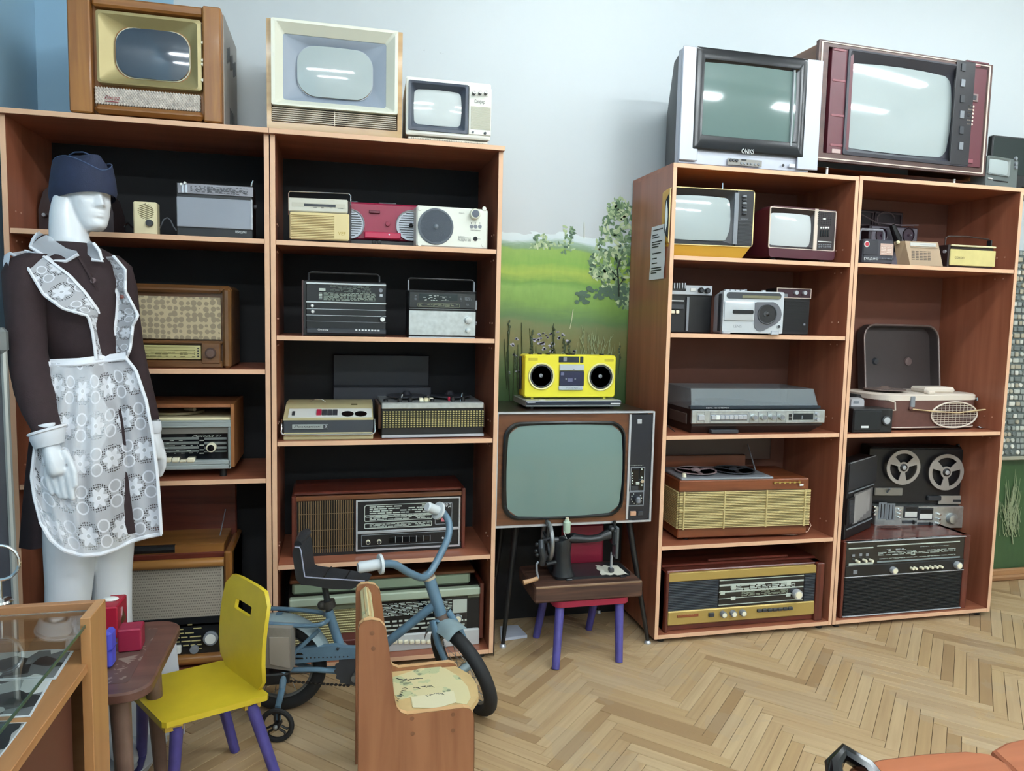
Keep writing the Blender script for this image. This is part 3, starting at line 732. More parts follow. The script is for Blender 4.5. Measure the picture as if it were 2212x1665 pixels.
# ================= second bookcase, first shelf
z = Z2[0]
d = Dev('radio_receiver', 'cream portable radio with wire handle and slotted grille beside the red radio', 'radio', KH, (185, 575), (742, 598), (175, 195), z, -.365, -6, .085)
d.body(mat('dark brown case', '#2b2220', .4), .004, .004, 'case')
YC = mat('warm cream', '#e0cc96', .45)
d.box('speaker_panel', 193, 325, 741, 598, YC, .004, .006, .004)
d.box('scale_panel', 182, 198, 728, 345, mat('pale scale', '#d2cfbf', .4), .005, .006, .003)
d.box('scale_slot', 326, 253, 620, 293, M_DKGREY, .0058, 0); d.box('scale_line', 215, 240, 705, 302, mat('scale ivory', '#c6c2b0', .5), .0054, 0)
d.dashes('scale_figures', 350, 243, 690, 300, 3, M_TEXTDK, 2, fill=.2, dens=.4, at=-.0056)
d.box('groove', 190, 300, 732, 372, M_DKGREY, .001, .0)
gx0, gx1, gz0, gz1 = d.rect(208, 345, 606, 572)
for i in range(14):
    zz_ = gz0+(gz1-gz0)*i/14; d.add('grille_slot', MB().box(gx0, gx1, -.0048, -.003, zz_, zz_+(gz1-gz0)/14*.42), mat('slot ochre', '#8f7440', .7))
d.text('VEF', 640, 515, 708, 545, mat('gold badge', '#b89c4e', .4, .4), at=-.0046)
h = d.H
d.add('handle', MB().tube([(-.004, .03, h*.62), (-.004, .03, h+.018), (0, .03, h+.024), (d.W-.004, .03, h+.024), (d.W+.002, .03, h+.018), (d.W+.002, .03, h*.9)], .0022, 8), M_CHROME)

d = Dev('cassette_recorder', 'dark red boombox with two round speakers between the cream and the white radio', 'radio', KH, (690, 600), (1420, 640), (720, 232), z, -.30, 0, .09)
RED = mat('dark red plastic', '#8a1f3c', .38)
d.body(RED, .004, .006, 'case', z0=.02)
d.box('lower_panel', None, 575, None, None, M_BLACK, .002, .08, .003)
d.box('front_shelf', 880, 510, 1215, 585, mat('bright red plastic', '#b3264a', .35), .010, .004, .003)
for x in (745, 1310):
    d.ring('speaker_ring', x, 440 if x < 1000 else 458, 140, 128, mat('silver ring', '#a8adb4', .35, .5), .006)
    d.cone('speaker', x, 440 if x < 1000 else 458, 129, M_BLACK, .003, .2)
    X, Zc = d.p(x, 440 if x < 1000 else 458); R = d.len(118, x, 440); mb = MB()
    for i in range(11):
        t = (i-5)/5.5*R; q = math.sqrt(R*R-t*t)*.95; mb.box(X-q, X+q, -.0045, -.002, Zc+t, Zc+t+.002)
    mb.build('speaker_louvres', M_DKGREY, d.root, kind='stuff')
for x0, x1 in ((755, 825), (1015, 1180)): d.add('top_button', MB().box(d.p(x0, 230)[0], d.p(x1, 230)[0], .02, .06, d.H-.002, d.H+.006, .002), M_DKGREY)
d.box('badge', 925, 315, 1025, 345, mat('deep red', '#5f1229', .4), .005)
d.knob('button', 1095, 440, 22, RED, .007); d.knob('button', 1108, 542, 8, M_SILVER, .012)
for x in (970, 1020): d.knob('jack', x, 608, 18, M_GLOSSBLACK, .006)

K = CR(890, 430, 11.957)
d = Dev('radio_receiver', 'white three-programme radio with big round dark speaker and grey knob', 'radio', K, (108, 1205), (1945, 1285), (112, 152), z, -.372, 2, .075)
WR = mat('milky white plastic', '#e2e4d8', .4)
d.body(WR, 0, .005, 'case')
MB().box(d.W-.002, d.W+.004, .012, .06, .002, d.H-.008, .002).build('side_strip', mat('grey strip', '#6d6c62', .5), d.root)
d.ring('speaker_ring', 612, 710, 458, 405, mat('slate ring', '#4c545d', .5), .003)
d.cone('speaker_plate', 612, 710, 410, mat('slate grille', '#6c757e', .5), .002, .2)
X, Zc = d.p(612, 710); R = d.len(395, 612, 710); mb = MB()
for i in range(44):
    t = (i-21.5)/22*R; q = math.sqrt(max(R*R-t*t, 0)); ca, sa = cos(.95), sin(.95)
    mb.tube([(X-sa*t-ca*q, -.0014, Zc+ca*t-sa*q), (X-sa*t+ca*q, -.0014, Zc+ca*t+sa*q)], .0006, 4, cap=False)
mb.build('speaker_slots', mat('slate slot', '#474f58', .6), d.root, kind='stuff')
d.knob('volume_knob', 1610, 395, 132, mat('white knob', '#d9dbc8', .4), .022, mat('slate cap', '#555d69', .5))
for x, y in ((205, 245), (1865, 245), (195, 1165), (1845, 1190)): d.knob('corner_cap', x, y, 52, WR, .003)
d.knob('jack_socket', 1635, 1025, 58, M_DKGREY, .003, M_GLOSSBLACK)
d.text('РАЗДАН 205', 1185, 1035, 1520, 1090, M_TEXTDK, at=-.0008)
d.text('приёмник', 1190, 955, 1360, 978, M_TEXTDK, at=-.0008); d.text('трёхпрограммный', 1190, 990, 1518, 1015, M_TEXTDK, at=-.0008)
d.text('громкость', 1212, 355, 1355, 378, M_TEXTDK, at=-.0008); d.text('программы', 1515, 800, 1772, 824, M_TEXTDK, at=-.0008); d.text('выход', 1700, 1018, 1765, 1040, M_TEXTDK, at=-.0008)
for i, x in enumerate((1535, 1640, 1752)):
    d.text('123'[i], x-12, 600, x+12, 640, M_TEXTDK, at=-.0008); d.ring('key_ring', x, 710, 48, 42, M_GREY, .001)
for x in (1345, 1530, 1720):
    X, _ = d.p(x, 150); d.add('top_key', MB().lathe((X, .03, d.H-.001), (0, 0, 1), [(.0035, 0), (.003, .002), (.001, .003)], 12), WR)

# ================= second shelf
z = Z2[1]
K = CR(640, 590, 10.533)
d = Dev('radio_receiver', 'black table radio with five chrome strips and long dial scale', 'radio', K, (135, 1385), (2040, 1400), (140, 150), z, -.345, 1.5, .12)
d.body(M_BLACK, .004, .003, 'case')
d.add('side_cheek', MB().box(-.001, .004, -.006, d.D, 0, d.H, .001), mat('dark brown cheek', '#3f2b2a', .4))
d.box('front_panel', 222, 190, 2040, 1390, mat('smoky black panel', '#15171b', .25), .003, .004, .002)
LS = mat('pale steel strip', '#c9d0d2', .25, .7)
for ya, yb, w_ in ((198, 302, 22), (632, 715, 24)): d.box('chrome_strip', 222, ya, 2042, yb, LS, .008, .0, .001).scale = (1, 1, 1)
d.dashes('scale_bars', 620, 425, 1800, 640, 7, mat('greenish scale', '#7c877b', .5), 12, fill=.62, dens=.95, at=-.0031)
d.dashes('scale_names', 770, 262, 1700, 440, 6, mat('dim scale', '#5d685f', .5), 15, fill=.5, dens=.6, at=-.0031)
d.box('band_window', 515, 340, 665, 410, M_PRINT, .004, 0)
for i in range(5): d.box('band_mark', 515, 440+i*33, 590, 460+i*33, M_PRINT, .0036, 0, 0)
for ya, yb in ((800, 858), (940, 995), (1085, 1125)):
    d.box('thin_strip', 232, ya, 2040, yb, mat('thin strip metal', '#a9aeb2', .3, .6), .0045, 0, 0)
d.box('lower_bar', 225, 1240, 2040, 1395, mat('grey lower bar', '#2c3036', .35), .010, 0, .003)
for x, y, r in ((365, 740, 42), (375, 872, 45)): d.knob('knob', x, y, r, M_GREY, .014, M_WHITE, at=-.003)
d.knob('jack', 350, 1018, 36, M_GLOSSBLACK, .004, at=-.003); d.knob('tuning_knob', 1955, 1050, 72, M_DKGREY, .016, M_WHITE, at=-.003)
d.ring('emblem', 1922, 390, 46, 38, M_GREY, .002, at=-.003); d.box('switch', 1890, 475, 1965, 540, M_SILVER, .006)
d.text('Океан', 490, 1262, 728, 1300, M_TEXTLT, at=-.0106)
for i in range(8): d.box('mark', 1340+i*72, 1272+i*2, 1385+i*72, 1306+i*2, M_TEXTLT, .0108, -.009, 0)
d.add('handle', MB().tube([(.022, .03, d.H-.01), (.022, .03, d.H+.024), (.03, .03, d.H+.028), (d.W-.03, .03, d.H+.028), (d.W-.022, .03, d.H+.022), (d.W-.022, .03, d.H-.01)], .004, 8), M_BLACK)

K = CR(870, 590, 11.1)
d = Dev('radio_receiver', 'portable radio with silver front panel and raised black handle', 'radio', K, (135, 1540), (1730, 1570), (150, 400), z, -.372, 1, .10)
d.body(M_BLACK, .004, .003, 'case')
d.box('front_panel', 145, 885, 1738, 1505, M_ALU, .004, .004, .0015); d.box('bottom_lip', 138, 1515, 1728, 1585, M_SILVER, .004, .004)
for ya, yb in ((400, 492), (845, 918)): d.box('chrome_strip', 148, ya, 1752, yb-40, M_SILVER, .007, 0, .001)
d.box('scale_glass', 160, 450, 1740, 855, M_SCALE, .003, .004)
d.dashes('scale_marks', 480, 515, 1150, 665, 6, M_PRINT, 21, fill=.4, dens=.28, at=-.0032)
d.box('scale_window', 400, 490, 1310, 668, mat('green black glass', '#1b2426', .1), .0031, 0, 0)
d.frame('scale_frame', [(350, 705, 1362, 828, .3, .0), (350, 705, 1362, 828, .3, -.005), (362, 715, 1350, 818, .3, -.005), (362, 715, 1350, 818, .3, .0)], mat('olive frame', '#5f6351', .5))
d.dashes('scale_figures', 380, 722, 1330, 812, 4, mat('olive print', '#6d715c', .5), 22, fill=.6, dens=.7, at=-.0032)
for x0, x1, y0, y1 in ((1490, 1645, 570, 665), (1520, 1590, 725, 775), (285, 330, 510, 640), (1375, 1412, 545, 670)): d.dashes('print', x0, y0, x1, y1, 4, M_GREY, x0, fill=.4, dens=.8, at=-.0033)
d.knob('tuning_knob', 1568, 1125, 92, M_ALU, .018, M_CHROME, at=-.003); d.knob('volume_knob', 1560, 1375, 62, M_ALU, .016, M_CHROME, at=-.003)
for (y0, y1, w_) in ((650, 885, .008), (1158, 1250, .007)):
    za, zb_ = d.p(1760, y1)[1], d.p(1760, y0)[1]; d.add('side_control', MB().box(d.W-.001, d.W+w_, .01, .03, za, zb_, .002), M_GREY)
hz = d.p(160, 110)[1]
d.add('handle', MB().tube([(.003, .03, d.H-.01), (.003, .03, hz-.003), (.008, .03, hz), (d.W-.008, .03, hz), (d.W-.003, .03, hz-.004), (d.W-.003, .03, d.H-.01)], .0035, 8), M_BLACK)
for x in (.001, d.W-.001): d.add('handle_edge', MB().box(x-.002, x+.002, .024, .027, d.H, hz-.006), M_GREY)

# ================= third shelf
z = Z2[2]
K = CR(600, 850, 10.0545)
d = Dev('tape_recorder', 'cream and black tape recorder with bail handle and red key on the third shelf', 'tape recorder', K, (120, 1000), (2070, 985), (130, 570), z, -.352, -1.5, .22)
TANP = mat('khaki plastic', '#b5ab82', .45)
d.body(mat('slate front', '#34393f', .5), 0, .003, 'case', z0=.02)
d.box('skirt', None, 850, None, None, TANP, .004, .2, .003)
W, D, zt = d.W, d.D, d.H
# wedge shaped lid
za, zb_ = zt, zt+.058
def wedge(x0, x1, y0, z0, y1, z1, y2, z2): return [[(x, y0, z0-.006), (x, y0, z0), (x, y1, z1), (x, y2, z2), (x, D, z2), (x, D, z0-.006)] for x in (x0, x1)]
d.add('lid', MB().loft(wedge(.0, W, 0, zt+.004, .085, zt+.034, .13, zt+.045)), TANP)
sl = (.034-.004)/.085
PAN = mat('white key panel', '#d6d8d2', .4)
def on_slope(name, xa, xb, ta, tb, m, h=.003, dd=d):
    y0, y1 = .085*ta, .085*tb; n = Vector((0, -sl, 1)).normalized(); pts = []
    A = [(xa, y0), (xb, y0), (xb, y1), (xa, y1)]
    lo = [Vector((x, y, zt+.004+sl*y-.001)) for x, y in A]; hi = [p+n*(h+.001) for p in lo]
    return dd.add(name, MB().loft([lo, hi]), m)
on_slope('key_panel', W*.05, W*.985, .08, .80, PAN, .002)
on_slope('key', W*.36, W*.415, .22, .62, mat('red key', '#a3203c', .4), .008)
for i in range(3): on_slope('key', W*(.42+.06*i), W*(.475+.06*i), .22, .62, M_DKGREY, .007)
on_slope('switch', W*.09, W*.12, .22, .5, M_DKGREY, .006)
for x in (W*.71, W*.86):
    d.add('thumb_wheel', MB().lathe((x, .03, zt+.006), (1, 0, 0) if 0 else (0, -.3, 1), [(.021, 0), (.021, .012), (.012, .013)], 24), M_GLOSSBLACK)
on_slope('lid_latch', W*.75, W*.82, 1.18, 1.26, mat('latch slot', '#554e30', .6), .001)
d.box('name_plate', 310, 668, 1090, 765, mat('plate metal', '#a9b0ae', .35, .5), .004, .001)
d.box('plate_badge', 990, 672, 1088, 755, M_DKGREY, .005, 0)
d.text('Романтик', 350, 690, 935, 740, M_TEXTDK, shear=.4, at=-.0046); d.text('3', 1020, 690, 1060, 740, M_TEXTLT, at=-.0056)
d.add('handle', MB().tube([(-.006, .02, zt-.002), (-.006, .008, zt*.8), (-.006, -.008, .030), (-.003, -.010, .023), (.006, -.010, .019), (W-.006, -.010, .019), (W+.003, -.010, .023), (W+.006, -.008, .030), (W+.006, .008, zt*.8), (W+.006, .02, zt-.002)], .0032, 8), M_CHROME)
d.add('reel_wire', MB().tube([(W*.27, .15, zt+.045), (W*.33, .15, zt+.054), (W*.40, .15, zt+.053), (W*.44, .15, zt+.045)], .002, 6), M_CHROME)

d = Dev('tape_recorder', 'open reel tape recorder with yellow woven grille and black keys on top', 'tape recorder', KI, (845, 715), (1612, 703), (850, 455), z, -.350, 1, .26)
d.body(M_BLACK, .004, .003, 'case', z1=d.H-.006)
W, H = d.W, d.H
gx0, gx1, gz0, gz1 = d.rect(852, 512, 1614, 630)
d.add('grille_back', MB().box(gx0, gx1, -.001, .004, gz0, gz1), mat('olive black', '#232310', .7))
mb = MB(); nx, nz = 34, 8
for i in range(nx):
    for j in range(nz):
        x = gx0+(gx1-gx0)*(i+.5)/nx; zc = gz0+(gz1-gz0)*(j+.5)/nz
        mb.ball((x, -.001, zc), (.0036, .003, .0028), 6, 4)
mb.build('woven_grille', mat('straw yellow', '#b3a76c', .6), d.root, smooth=1, kind='stuff')
d.box('top_edge', 848, 452, 1612, 490, M_ALU, .005, .02, .002); d.box('bottom_trim', 848, 692, 1612, 699, M_SILVER, .005, .0)
d.add('side_board', MB().box(-.008, 0, .03, d.D-.02, d.H*.25, d.H*.92), WAL); d.add('side_board', MB().box(W, W+.008, .03, d.D-.02, d.H*.25, d.H*.92), WAL)
d.add('deck_plate', MB().box(.002, W-.002, .01, d.D-.01, H-.008, H+.002, .002), M_ALU)
for i, (x, y, hh) in enumerate(((.18, .03, .016), (.28, .03, .016), (.70, .03, .018), (.80, .03, .018), (.05, .05, .008), (.5, .04, .01))):
    d.add('knob', MB().lathe((W*x, y, H), (0, 0, 1), [(.008, 0), (.008, hh), (.006, hh+.001)], 16), M_BLACK)
for i in range(3): d.add('key', MB().box(W*(.38+.05*i), W*(.42+.05*i), .05, .075, H, H+.012, .002), [M_IVORY, M_CREAM, M_IVORY][i])
d.add('key', MB().box(W*.665, W*.685, .05, .07, H, H+.016, .002), MATS['red key'])
for x in (.28, .72): d.add('reel', MB().lathe((W*x, .14, H+.01), (0, 0, 1), [(.075, 0), (.075, .004), (.02, .006), (.01, .02)], 32), mat('dark reel', '#2a2d33', .3))
for x, hh in ((.19, .03), (.78, .034)): d.add('lever', MB().tube([(W*x, .03, H), (W*x+.004, .03, H+hh*.8), (W*x+.006, .028, H+hh)], .0025, 6), M_CHROME)
o = MB(); q0, q1 = onY(720, 858, -.02), onY(925, 858, -.02); top = onY(720, 765, -.02).z
o.box(q0.x, q1.x, -.045, -.015, z, top, .003); o.box(q0.x, q1.x, -.12, -.045, z, z+.16, .003)
o = o.build('box', mat('navy black box', '#171a24', .5)); tag(o, 'dark navy box standing in shadow at the back of the third shelf', 'box')

# ================= fourth shelf: radiola
z = Z2[3]
d = Dev('table_radio', 'long radiola with slatted brown speaker and black dial under the bicycle handlebar', 'radio', KI, (175, 1605), (1470, 1525), (200, 1160), z, -.300, 1.0, .23)
d.body(MAHO, .012, .004)
xa = d.p(205, 1300)[0]; xb = d.p(1447, 1300)[0]
d.add('end_board', MB().box(0, xa, -.004, d.D, 0, d.H+.002, .002), MAHOZ); d.add('end_board', MB().box(xb, d.W, -.004, d.D, 0, d.H+.012, .002), MAHOZ)
d.add('top_edge', MB().box(xa, xb, .0, .03, d.H-.016, d.H, .002), WAL)
d.add('lid', MB().box(.006, d.W-.006, .02, d.D, d.H, d.H+.012, .003), MAHO)
d.box('plinth', 205, 1560, 1445, None, M_BLACK, .0, .012)
gx0, gx1, gz0, gz1 = d.rect(222, 1185, 638, 1570)
d.add('speaker_back', MB().box(gx0-.004, gx1+.004, .004, .013, gz0, gz1), mat('speaker black', '#1a1510', .8))
for i in range(24):
    x = gx0+(gx1-gx0)*(i+.2)/24; d.add('slat', MB().box(x, x+(gx1-gx0)/24*.45, -.001, .005, gz0+.004, gz1-.004, .0008), mat('brown slat', '#6f5a3c', .5))
for i in range(3): zz_ = gz0+(gz1-gz0)*(.14+.3*i); d.add('cross_wire', MB().box(gx0, gx1, -.002, .0, zz_, zz_+.0015), MATS['brown slat'])
d.box('front_panel', 655, 1180, 1430, 1550, M_BLACK, .002, .012)
d.frame('panel_trim', [(655, 1180, 1430, 1520, .01, .0), (655, 1180, 1430, 1520, .01, -.006), (668, 1190, 1420, 1508, .01, -.006), (668, 1190, 1420, 1508, .01, .0)], M_SILVER)
d.box('divider_trim', 660, 1413, 1422, 1396, M_SILVER, .006, 0)
for (x0, y0, x1, y1, n) in ((718, 1220, 1228, 1280, 4), (718, 1297, 1228, 1310, 2), (718, 1358, 1224, 1362, 2)):
    d.dashes('scale_bars', x0+40, y0, x1, y1, n+1, M_PRINT, x0+n, fill=.5, dens=.85, at=-.0025)
    d.frame('scale_frame', [(x0, y0-4, x1, y1+8, .2, .0), (x0, y0-4, x1, y1+8, .2, -.004), (x0+5, y0, x1-5, y1+3, .2, -.004), (x0+5, y0, x1-5, y1+3, .2, .0)], M_PRINT)
d.text('РЕКОРД', 1255, 1203, 1368, 1240, M_TEXTLT, at=-.003); d.box('lamp', 1292, 1312, 1325, 1338, mat('pink lamp', '#c06a72', .4), .005)
d.frame('badge_frame', [(1248, 1200, 1374, 1355, .06, 0), (1248, 1200, 1374, 1355, .06, -.004), (1252, 1205, 1370, 1350, .06, -.004), (1252, 1205, 1370, 1350, .06, 0)], M_GREY)
d.frame('key_frame', [(695, 1440, 1368, 1492, .06, 0), (695, 1440, 1368, 1492, .06, -.004), (699, 1444, 1364, 1488, .06, -.004), (699, 1444, 1364, 1488, .06, 0)], M_GREY)
for x in (745, 828): d.knob('knob', x, 1492-(x-745)*.05, 17, M_IVORY, .012, M_DKGREY, at=-.002)
for i in range(6): d.box('key', 902+i*52, 1452-i*2, 948+i*52, 1497-i*3, M_GLOSSBLACK, .007, 0, .002); d.box('key_gap', 949+i*52, 1450-i*2, 952+i*52, 1496-i*3, M_SILVER, .005, 0, 0)
d.knob('knob', 1305, 1460, 8, M_SILVER, .008)

# ================= bottom: green topped radiola
z = .036
K = CR(620, 1220, 5.027)
d = Dev('table_radio', 'long pale green radiola with yellow woven grille on the bookcase floor, behind the bicycle', 'radio', K, (15, 960), (2125, 880), (20, 375), z+.02, -.335, 1.0, .26)
d.feet(h=.02)
d.body(mat('black brown case', '#1c1614', .5), .016, .003)
GRN = mat('sage green lid', '#8b9a82', .45); W = d.W
x0 = d.p(20, 400)[0]; x1 = d.p(2092, 300)[0]
d.add('end_board', MB().box(x1, W, -.006, d.D, 0, d.H+.012, .002), MAHOZ)
d.box('top_moulding', 22, 372, 2092, 312, mat('pale green moulding', '#aab8a2', .4), .012, .02, .004)
d.add('lid', MB().box(.012, x1-.03, .03, d.D, d.H, d.H+.045, .008), GRN)
d.add('lid_top', MB().box(.004, x1-.015, .02, d.D, d.H+.045, d.H+.058, .003), WAL)
d.box('under_shade', 22, 440, 2092, 372, mat('olive strip', '#6d725c', .5), .0, .016)
gx0, gx1, gz0, gz1 = d.rect(24, 462, 770, 925)
d.add('speaker_back', MB().box(gx0, gx1, .006, .017, gz0, gz1), mat('grille ochre', '#7c7550', .7))
mb = MB(); nx, nz = 34, 19
for i in range(nx):
    for j in range(nz):
        x = gx0+(gx1-gx0)*(i+.5*(j % 2)+.25)/nx; zc = gz0+(gz1-gz0)*(j+.5)/nz
        mb.ball((x, .006, zc), (.0044, .004, .0022), 6, 4)
mb.build('woven_grille', mat('cream weave', '#cfc798', .6), d.root, smooth=1, kind='stuff')
d.box('dial_glass', 780, 420, 1955, 690, M_SCALE, .001, .016)
d.box('dial_end', 1955, 352, 2090, 690, M_BLACK, .0, .016)
d.dashes('scale_bars', 1010, 420, 1790, 505, 9, M_PRINT, 31, fill=.35, dens=.9, at=-.0012)
d.dashes('scale_lines', 850, 600, 1950, 650, 3, M_PRINT, 33, fill=.4, dens=.95, at=-.0012)
d.box('scale_block', 1800, 375, 1952, 512, M_PRINT, .002, 0)
d.knob('tuning_knob', 1850, 578, 46, M_GREY, .012, M_IVORY)
d.box('lower_panel', 24, 905, 2085, 870, mat('white lower panel', '#c9cccb', .4), .010, .016, .004) if 0 else None
za, zb_ = d.p(1500, 905)[1], d.p(1500, 725)[1]
d.add('lower_panel', MB().box(gx1+.004, x1, -.010, .016, za, zb_, .004), mat('white lower panel', '#c4c8c8', .4))
for i in range(9): d.box('key', 1075+i*62 if 0 else 1015+i*62, 800, 1065+i*62, 838, M_IVORY, .018, -.008, .003)
d.add('lower_panel', MB().box(0, gx1, -.004, .016, .0, d.p(400, 930)[1], .003), M_BLACK)
# ================= silver and black television
d = Dev('television', 'silver and black flat-screen tube television on the bookcase with the notice', 'television', KC, (180, 787), (952, 842), (215, 105), 1.834, -.375, 0, .36)
SIL = mat('silver tv plastic', '#b9bdc8', .38, .25)
BKT = mat('tv gloss black', '#14171c', .22)
# tapered tube housing behind the front
W, H, D = d.W, d.H, d.D
L = [rrloop(.004, W-.004, .004, H-.004, .01, .03), rrloop(.012, W-.012, .006, H-.012, .02, .10), rrloop(W*.2, W*.8, .01, H*.75, .04, D)]
d.add('rear_housing', MB().loft(L), mat('tv rear grey', '#3d4145', .5))
d.add('front_shell', MB().box(0, W, .008, .04, 0, H-.004, .004), SIL)
d.frame('bezel', [(262, 742, 890, 787, .01, .02)]*0+[(282, 112, 905, 765, .015, .02), (282, 112, 905, 765, .015, -.006), (300, 128, 888, 750, .02, -.010), (330, 183, 868, 680, .02, -.006), (338, 200, 852, 672, .02, .004)], BKT)
d.screen('picture_tube', 330, 190, 862, 690, .02, M_SCREENDK, .006, .004, .0)
d.text('ONIKS', 550, 716, 624, 738, M_TEXTLT, at=-.0108)
d.add('screen_glare_strip', MB().box(*[d.p(842, 450)[0], d.p(850, 450)[0]], -.009, .0, d.p(850, 700)[1], d.p(870, 255)[1]), mat('painted glare grey', '#8d9497', .3))  # glare along the right screen edge, put in as a pale grey strip
d.box('socket_panel', 468, 766, 668, 820, mat('socket grey', '#8d8a84', .5), .001, .0)
for i in range(3): d.knob('socket', 485+i*18, 778+i*1.3, 8, M_DKGREY, .005, at=-.001)
for i in range(6): d.knob('socket', 548+i*20, 797+i*1.6, 6, M_GREY, .005, at=-.001)
d.box('socket_slot', 548, 772, 578, 784, M_BLACK, .002, 0)
d.knob('sensor', 795, 809, 7, M_BLACK, .002); d.box('power_button', 828, 800, 862, 824, mat('white grey button', '#d3d6dc', .35), .004, 0)
d.box('left_cheek', 205, 105, 285, 785, SIL, .006, .0, .004); d.box('right_cheek', 906, 182, 992, 842, SIL, .006, .0, .004)
# ================= big brown television
d = Dev('television', 'big dark brown television with cream outline on small white feet', 'television', KC, (1005, 800), (1910, 875), (1050, 68), 1.868, -.345, 3, .38)
BRV = wood('brown tv veneer', '#7c4f2e', '#5c371e', 'y', .35, 7, coat=.2)
BRT = wood('dark tv front', '#5c3f38', '#46302b', 'x', .4, 6)
W, H, D = d.W, d.H, d.D
d.add('cabinet', MB().loft([rrloop(0, W, 0, H, .004, y) for y in (.01, D*.6)]+[rrloop(.05, W-.05, .03, H-.05, .03, D)], False), BRV)
d.frame('front_board', [(1005, 68, 1975, 875, .005, .012), (1005, 68, 1975, 875, .005, -.004), (1060, 112, 1945, 828, .01, -.004), (1060, 112, 1945, 828, .01, .02)], BRT)
CRL = mat('cream line', '#d9c9bb', .5)
d.frame('outline', [(1018, 79, 1962, 862, .01, 0), (1018, 79, 1962, 862, .01, -.0065), (1026, 86, 1955, 855, .01, -.0065), (1026, 86, 1955, 855, .01, 0)], CRL)
MRN = mat('maroon panel', '#5b2730', .4)
d.box('left_panel', 1085, 105, 1175, 750, MRN, .002, .02)
for y in (120, 300, 505, 680): d.box('panel_stripe', 1090-(y-120)*.04, y, 1162-(y-120)*.02, y+24, mat('rose stripe', '#80474e', .4), .004, 0)
d.box('brand_plate', 1078, 712, 1128, 742, mat('pale plate', '#bfa7a2', .4), .005, 0)
DG = mat('bezel slate', '#3a3a42', .4)
d.frame('bezel', [(1175, 125, 1870, 820, .02, .02), (1175, 125, 1870, 820, .02, -.008), (1185, 138, 1850, 800, .03, -.010), (1192, 190, 1772, 765, .13, .02, .03)], DG)
d.screen('picture_tube', 1186, 184, 1778, 770, .11, M_SCREEN, .022, .022, .045)
d.box('control_strip', 1808, 195, 1872, 815, mat('black strip', '#1d1b20', .35), .010, 0)
for i in range(6): d.box('strip_key', 1832-i*3, 215+i*92, 1852-i*3, 262+i*92, M_GREY if i % 2 else M_DKGREY, .014, 0)
d.box('right_panel', 1872, 190, 1955, 825, MRN, .004, .02)
d.box('display', 1870, 385, 1932, 440, mat('brown grey', '#7f6a68', .5), .008, 0); d.box('display_glass', 1878, 396, 1922, 430, M_DKGREY, .009, 0)
for i in range(6):
    d.box('channel_key', 1872-i*2, 456+i*21, 1894-i*2, 470+i*21, CRL, .010, 0); d.knob('channel_lamp', 1908-i*2, 466+i*21, 5, CRL, .008)
d.box('rose_stripe', 1880, 205, 1950, 235, MATS['rose stripe'], .006, 0); d.box('switch', 1850, 770, 1900, 800, MATS['rose stripe'], .009, 0)
for x in (.055, W-.075):
    for y in (.02, D-.1): d.add('foot', MB().cyl((x, y, -.034), (x, y, .004), .005, n=12), M_WHITE)
# ================= little grey television and the black panel at the right
d = Dev('television', 'tiny grey portable television at the right end of the bookcase tops', 'television', KC, (1985, 905), (2168, 920), (1995, 748), 1.838, -.30, 10, .16)
GT = mat('greenish grey plastic', '#5d6563', .45)
W, H, D = d.W, d.H, d.D
d.add('case', MB().loft([rrloop(0, W, .004, H, .012, 0), rrloop(0, W, .002, H, .012, .04), rrloop(.004, W-.004, .0, H*.9, .02, D)]), GT)
d.frame('bezel', [(1998, 752, 2120, 880, .1, .0), (2000, 755, 2118, 878, .1, -.006), (2008, 770, 2110, 868, .15, .001)], mat('bezel grey', '#7b8381', .4))
d.screen('picture_tube', 2006, 768, 2112, 870, .14, M_SCREEN, .006, .0, .03)
d.box('logo_plate', 1998, 880, 2022, 892, M_WHITE, .004, 0); d.box('lower_slot', 2030, 893, 2115, 912, M_BLACK, .003, 0)
for y in (770, 800, 822): d.knob('knob', 2160, y, 7, M_GREY, .008)
d = Dev('monitor', 'flat black monitor standing behind the tiny grey television', 'monitor', KC, (2010, 915), (2330, 930), (2020, 628), 1.838, -.16, 0, .03)
d.add('screen_case', MB().box(0, d.W, 0, d.D, .05, d.H, .005), M_BLACK)
d.add('stand', MB().box(d.W*.4, d.W*.6, .0, d.D*1.4, 0, .06, .004), M_BLACK); d.add('stand_foot', MB().box(d.W*.2, d.W*.8, -.05, .09, 0, .01, .004), M_BLACK)
d.box('panel', 2035, 642, 2320, 880, mat('dark green glass', '#14201f', .2), .001, 0)

# ================= third bookcase, first shelf
z = Z3[0]
d = Dev('television', 'yellow shelled television with black front on the top shelf, at the left', 'television', KL, (300, 808), (905, 815), (330, 178), z, -.372, -4, .24)
YEL = mat('mustard shell', '#d9a63c', .4)
W0, H = d.W, d.H
xr = d.p(1030, 480)[0]; zf = d.p(650, 712)[1]; xl = -.02
d.add('base', MB().loft([[(xl, -.0, zf), (xr-.008, .0, zf), (xr-.03, .02, .0), (xl+.02, .02, .0)], [(xl, d.D, zf), (xr-.008, d.D, zf), (xr-.03, d.D-.03, .0), (xl+.02, d.D-.03, .0)]]), YEL)
d.add('shell', MB().loft([rrloop(xl, xr, zf, H, .014, y) for y in (.0, .12)]+[rrloop(xl+.02, xr-.02, zf, H-.02, .03, d.D)], False), YEL)
d.add('rim', MB().loft([rrloop(xl, xr, zf, H, .014, .0), rrloop(xl, xr, zf, H, .014, -.004), rrloop(xl+.004, xr-.004, zf+.003, H-.003, .012, -.004), rrloop(xl+.004, xr-.004, zf+.003, H-.003, .012, .004)], False, False), mat('pale yellow rim', '#e4cf8e', .4))
BZ = mat('tv black bezel', '#17181c', .4)
xa = d.p(868, 450)[0]
scr = d.rect(250, 245, 815, 668)
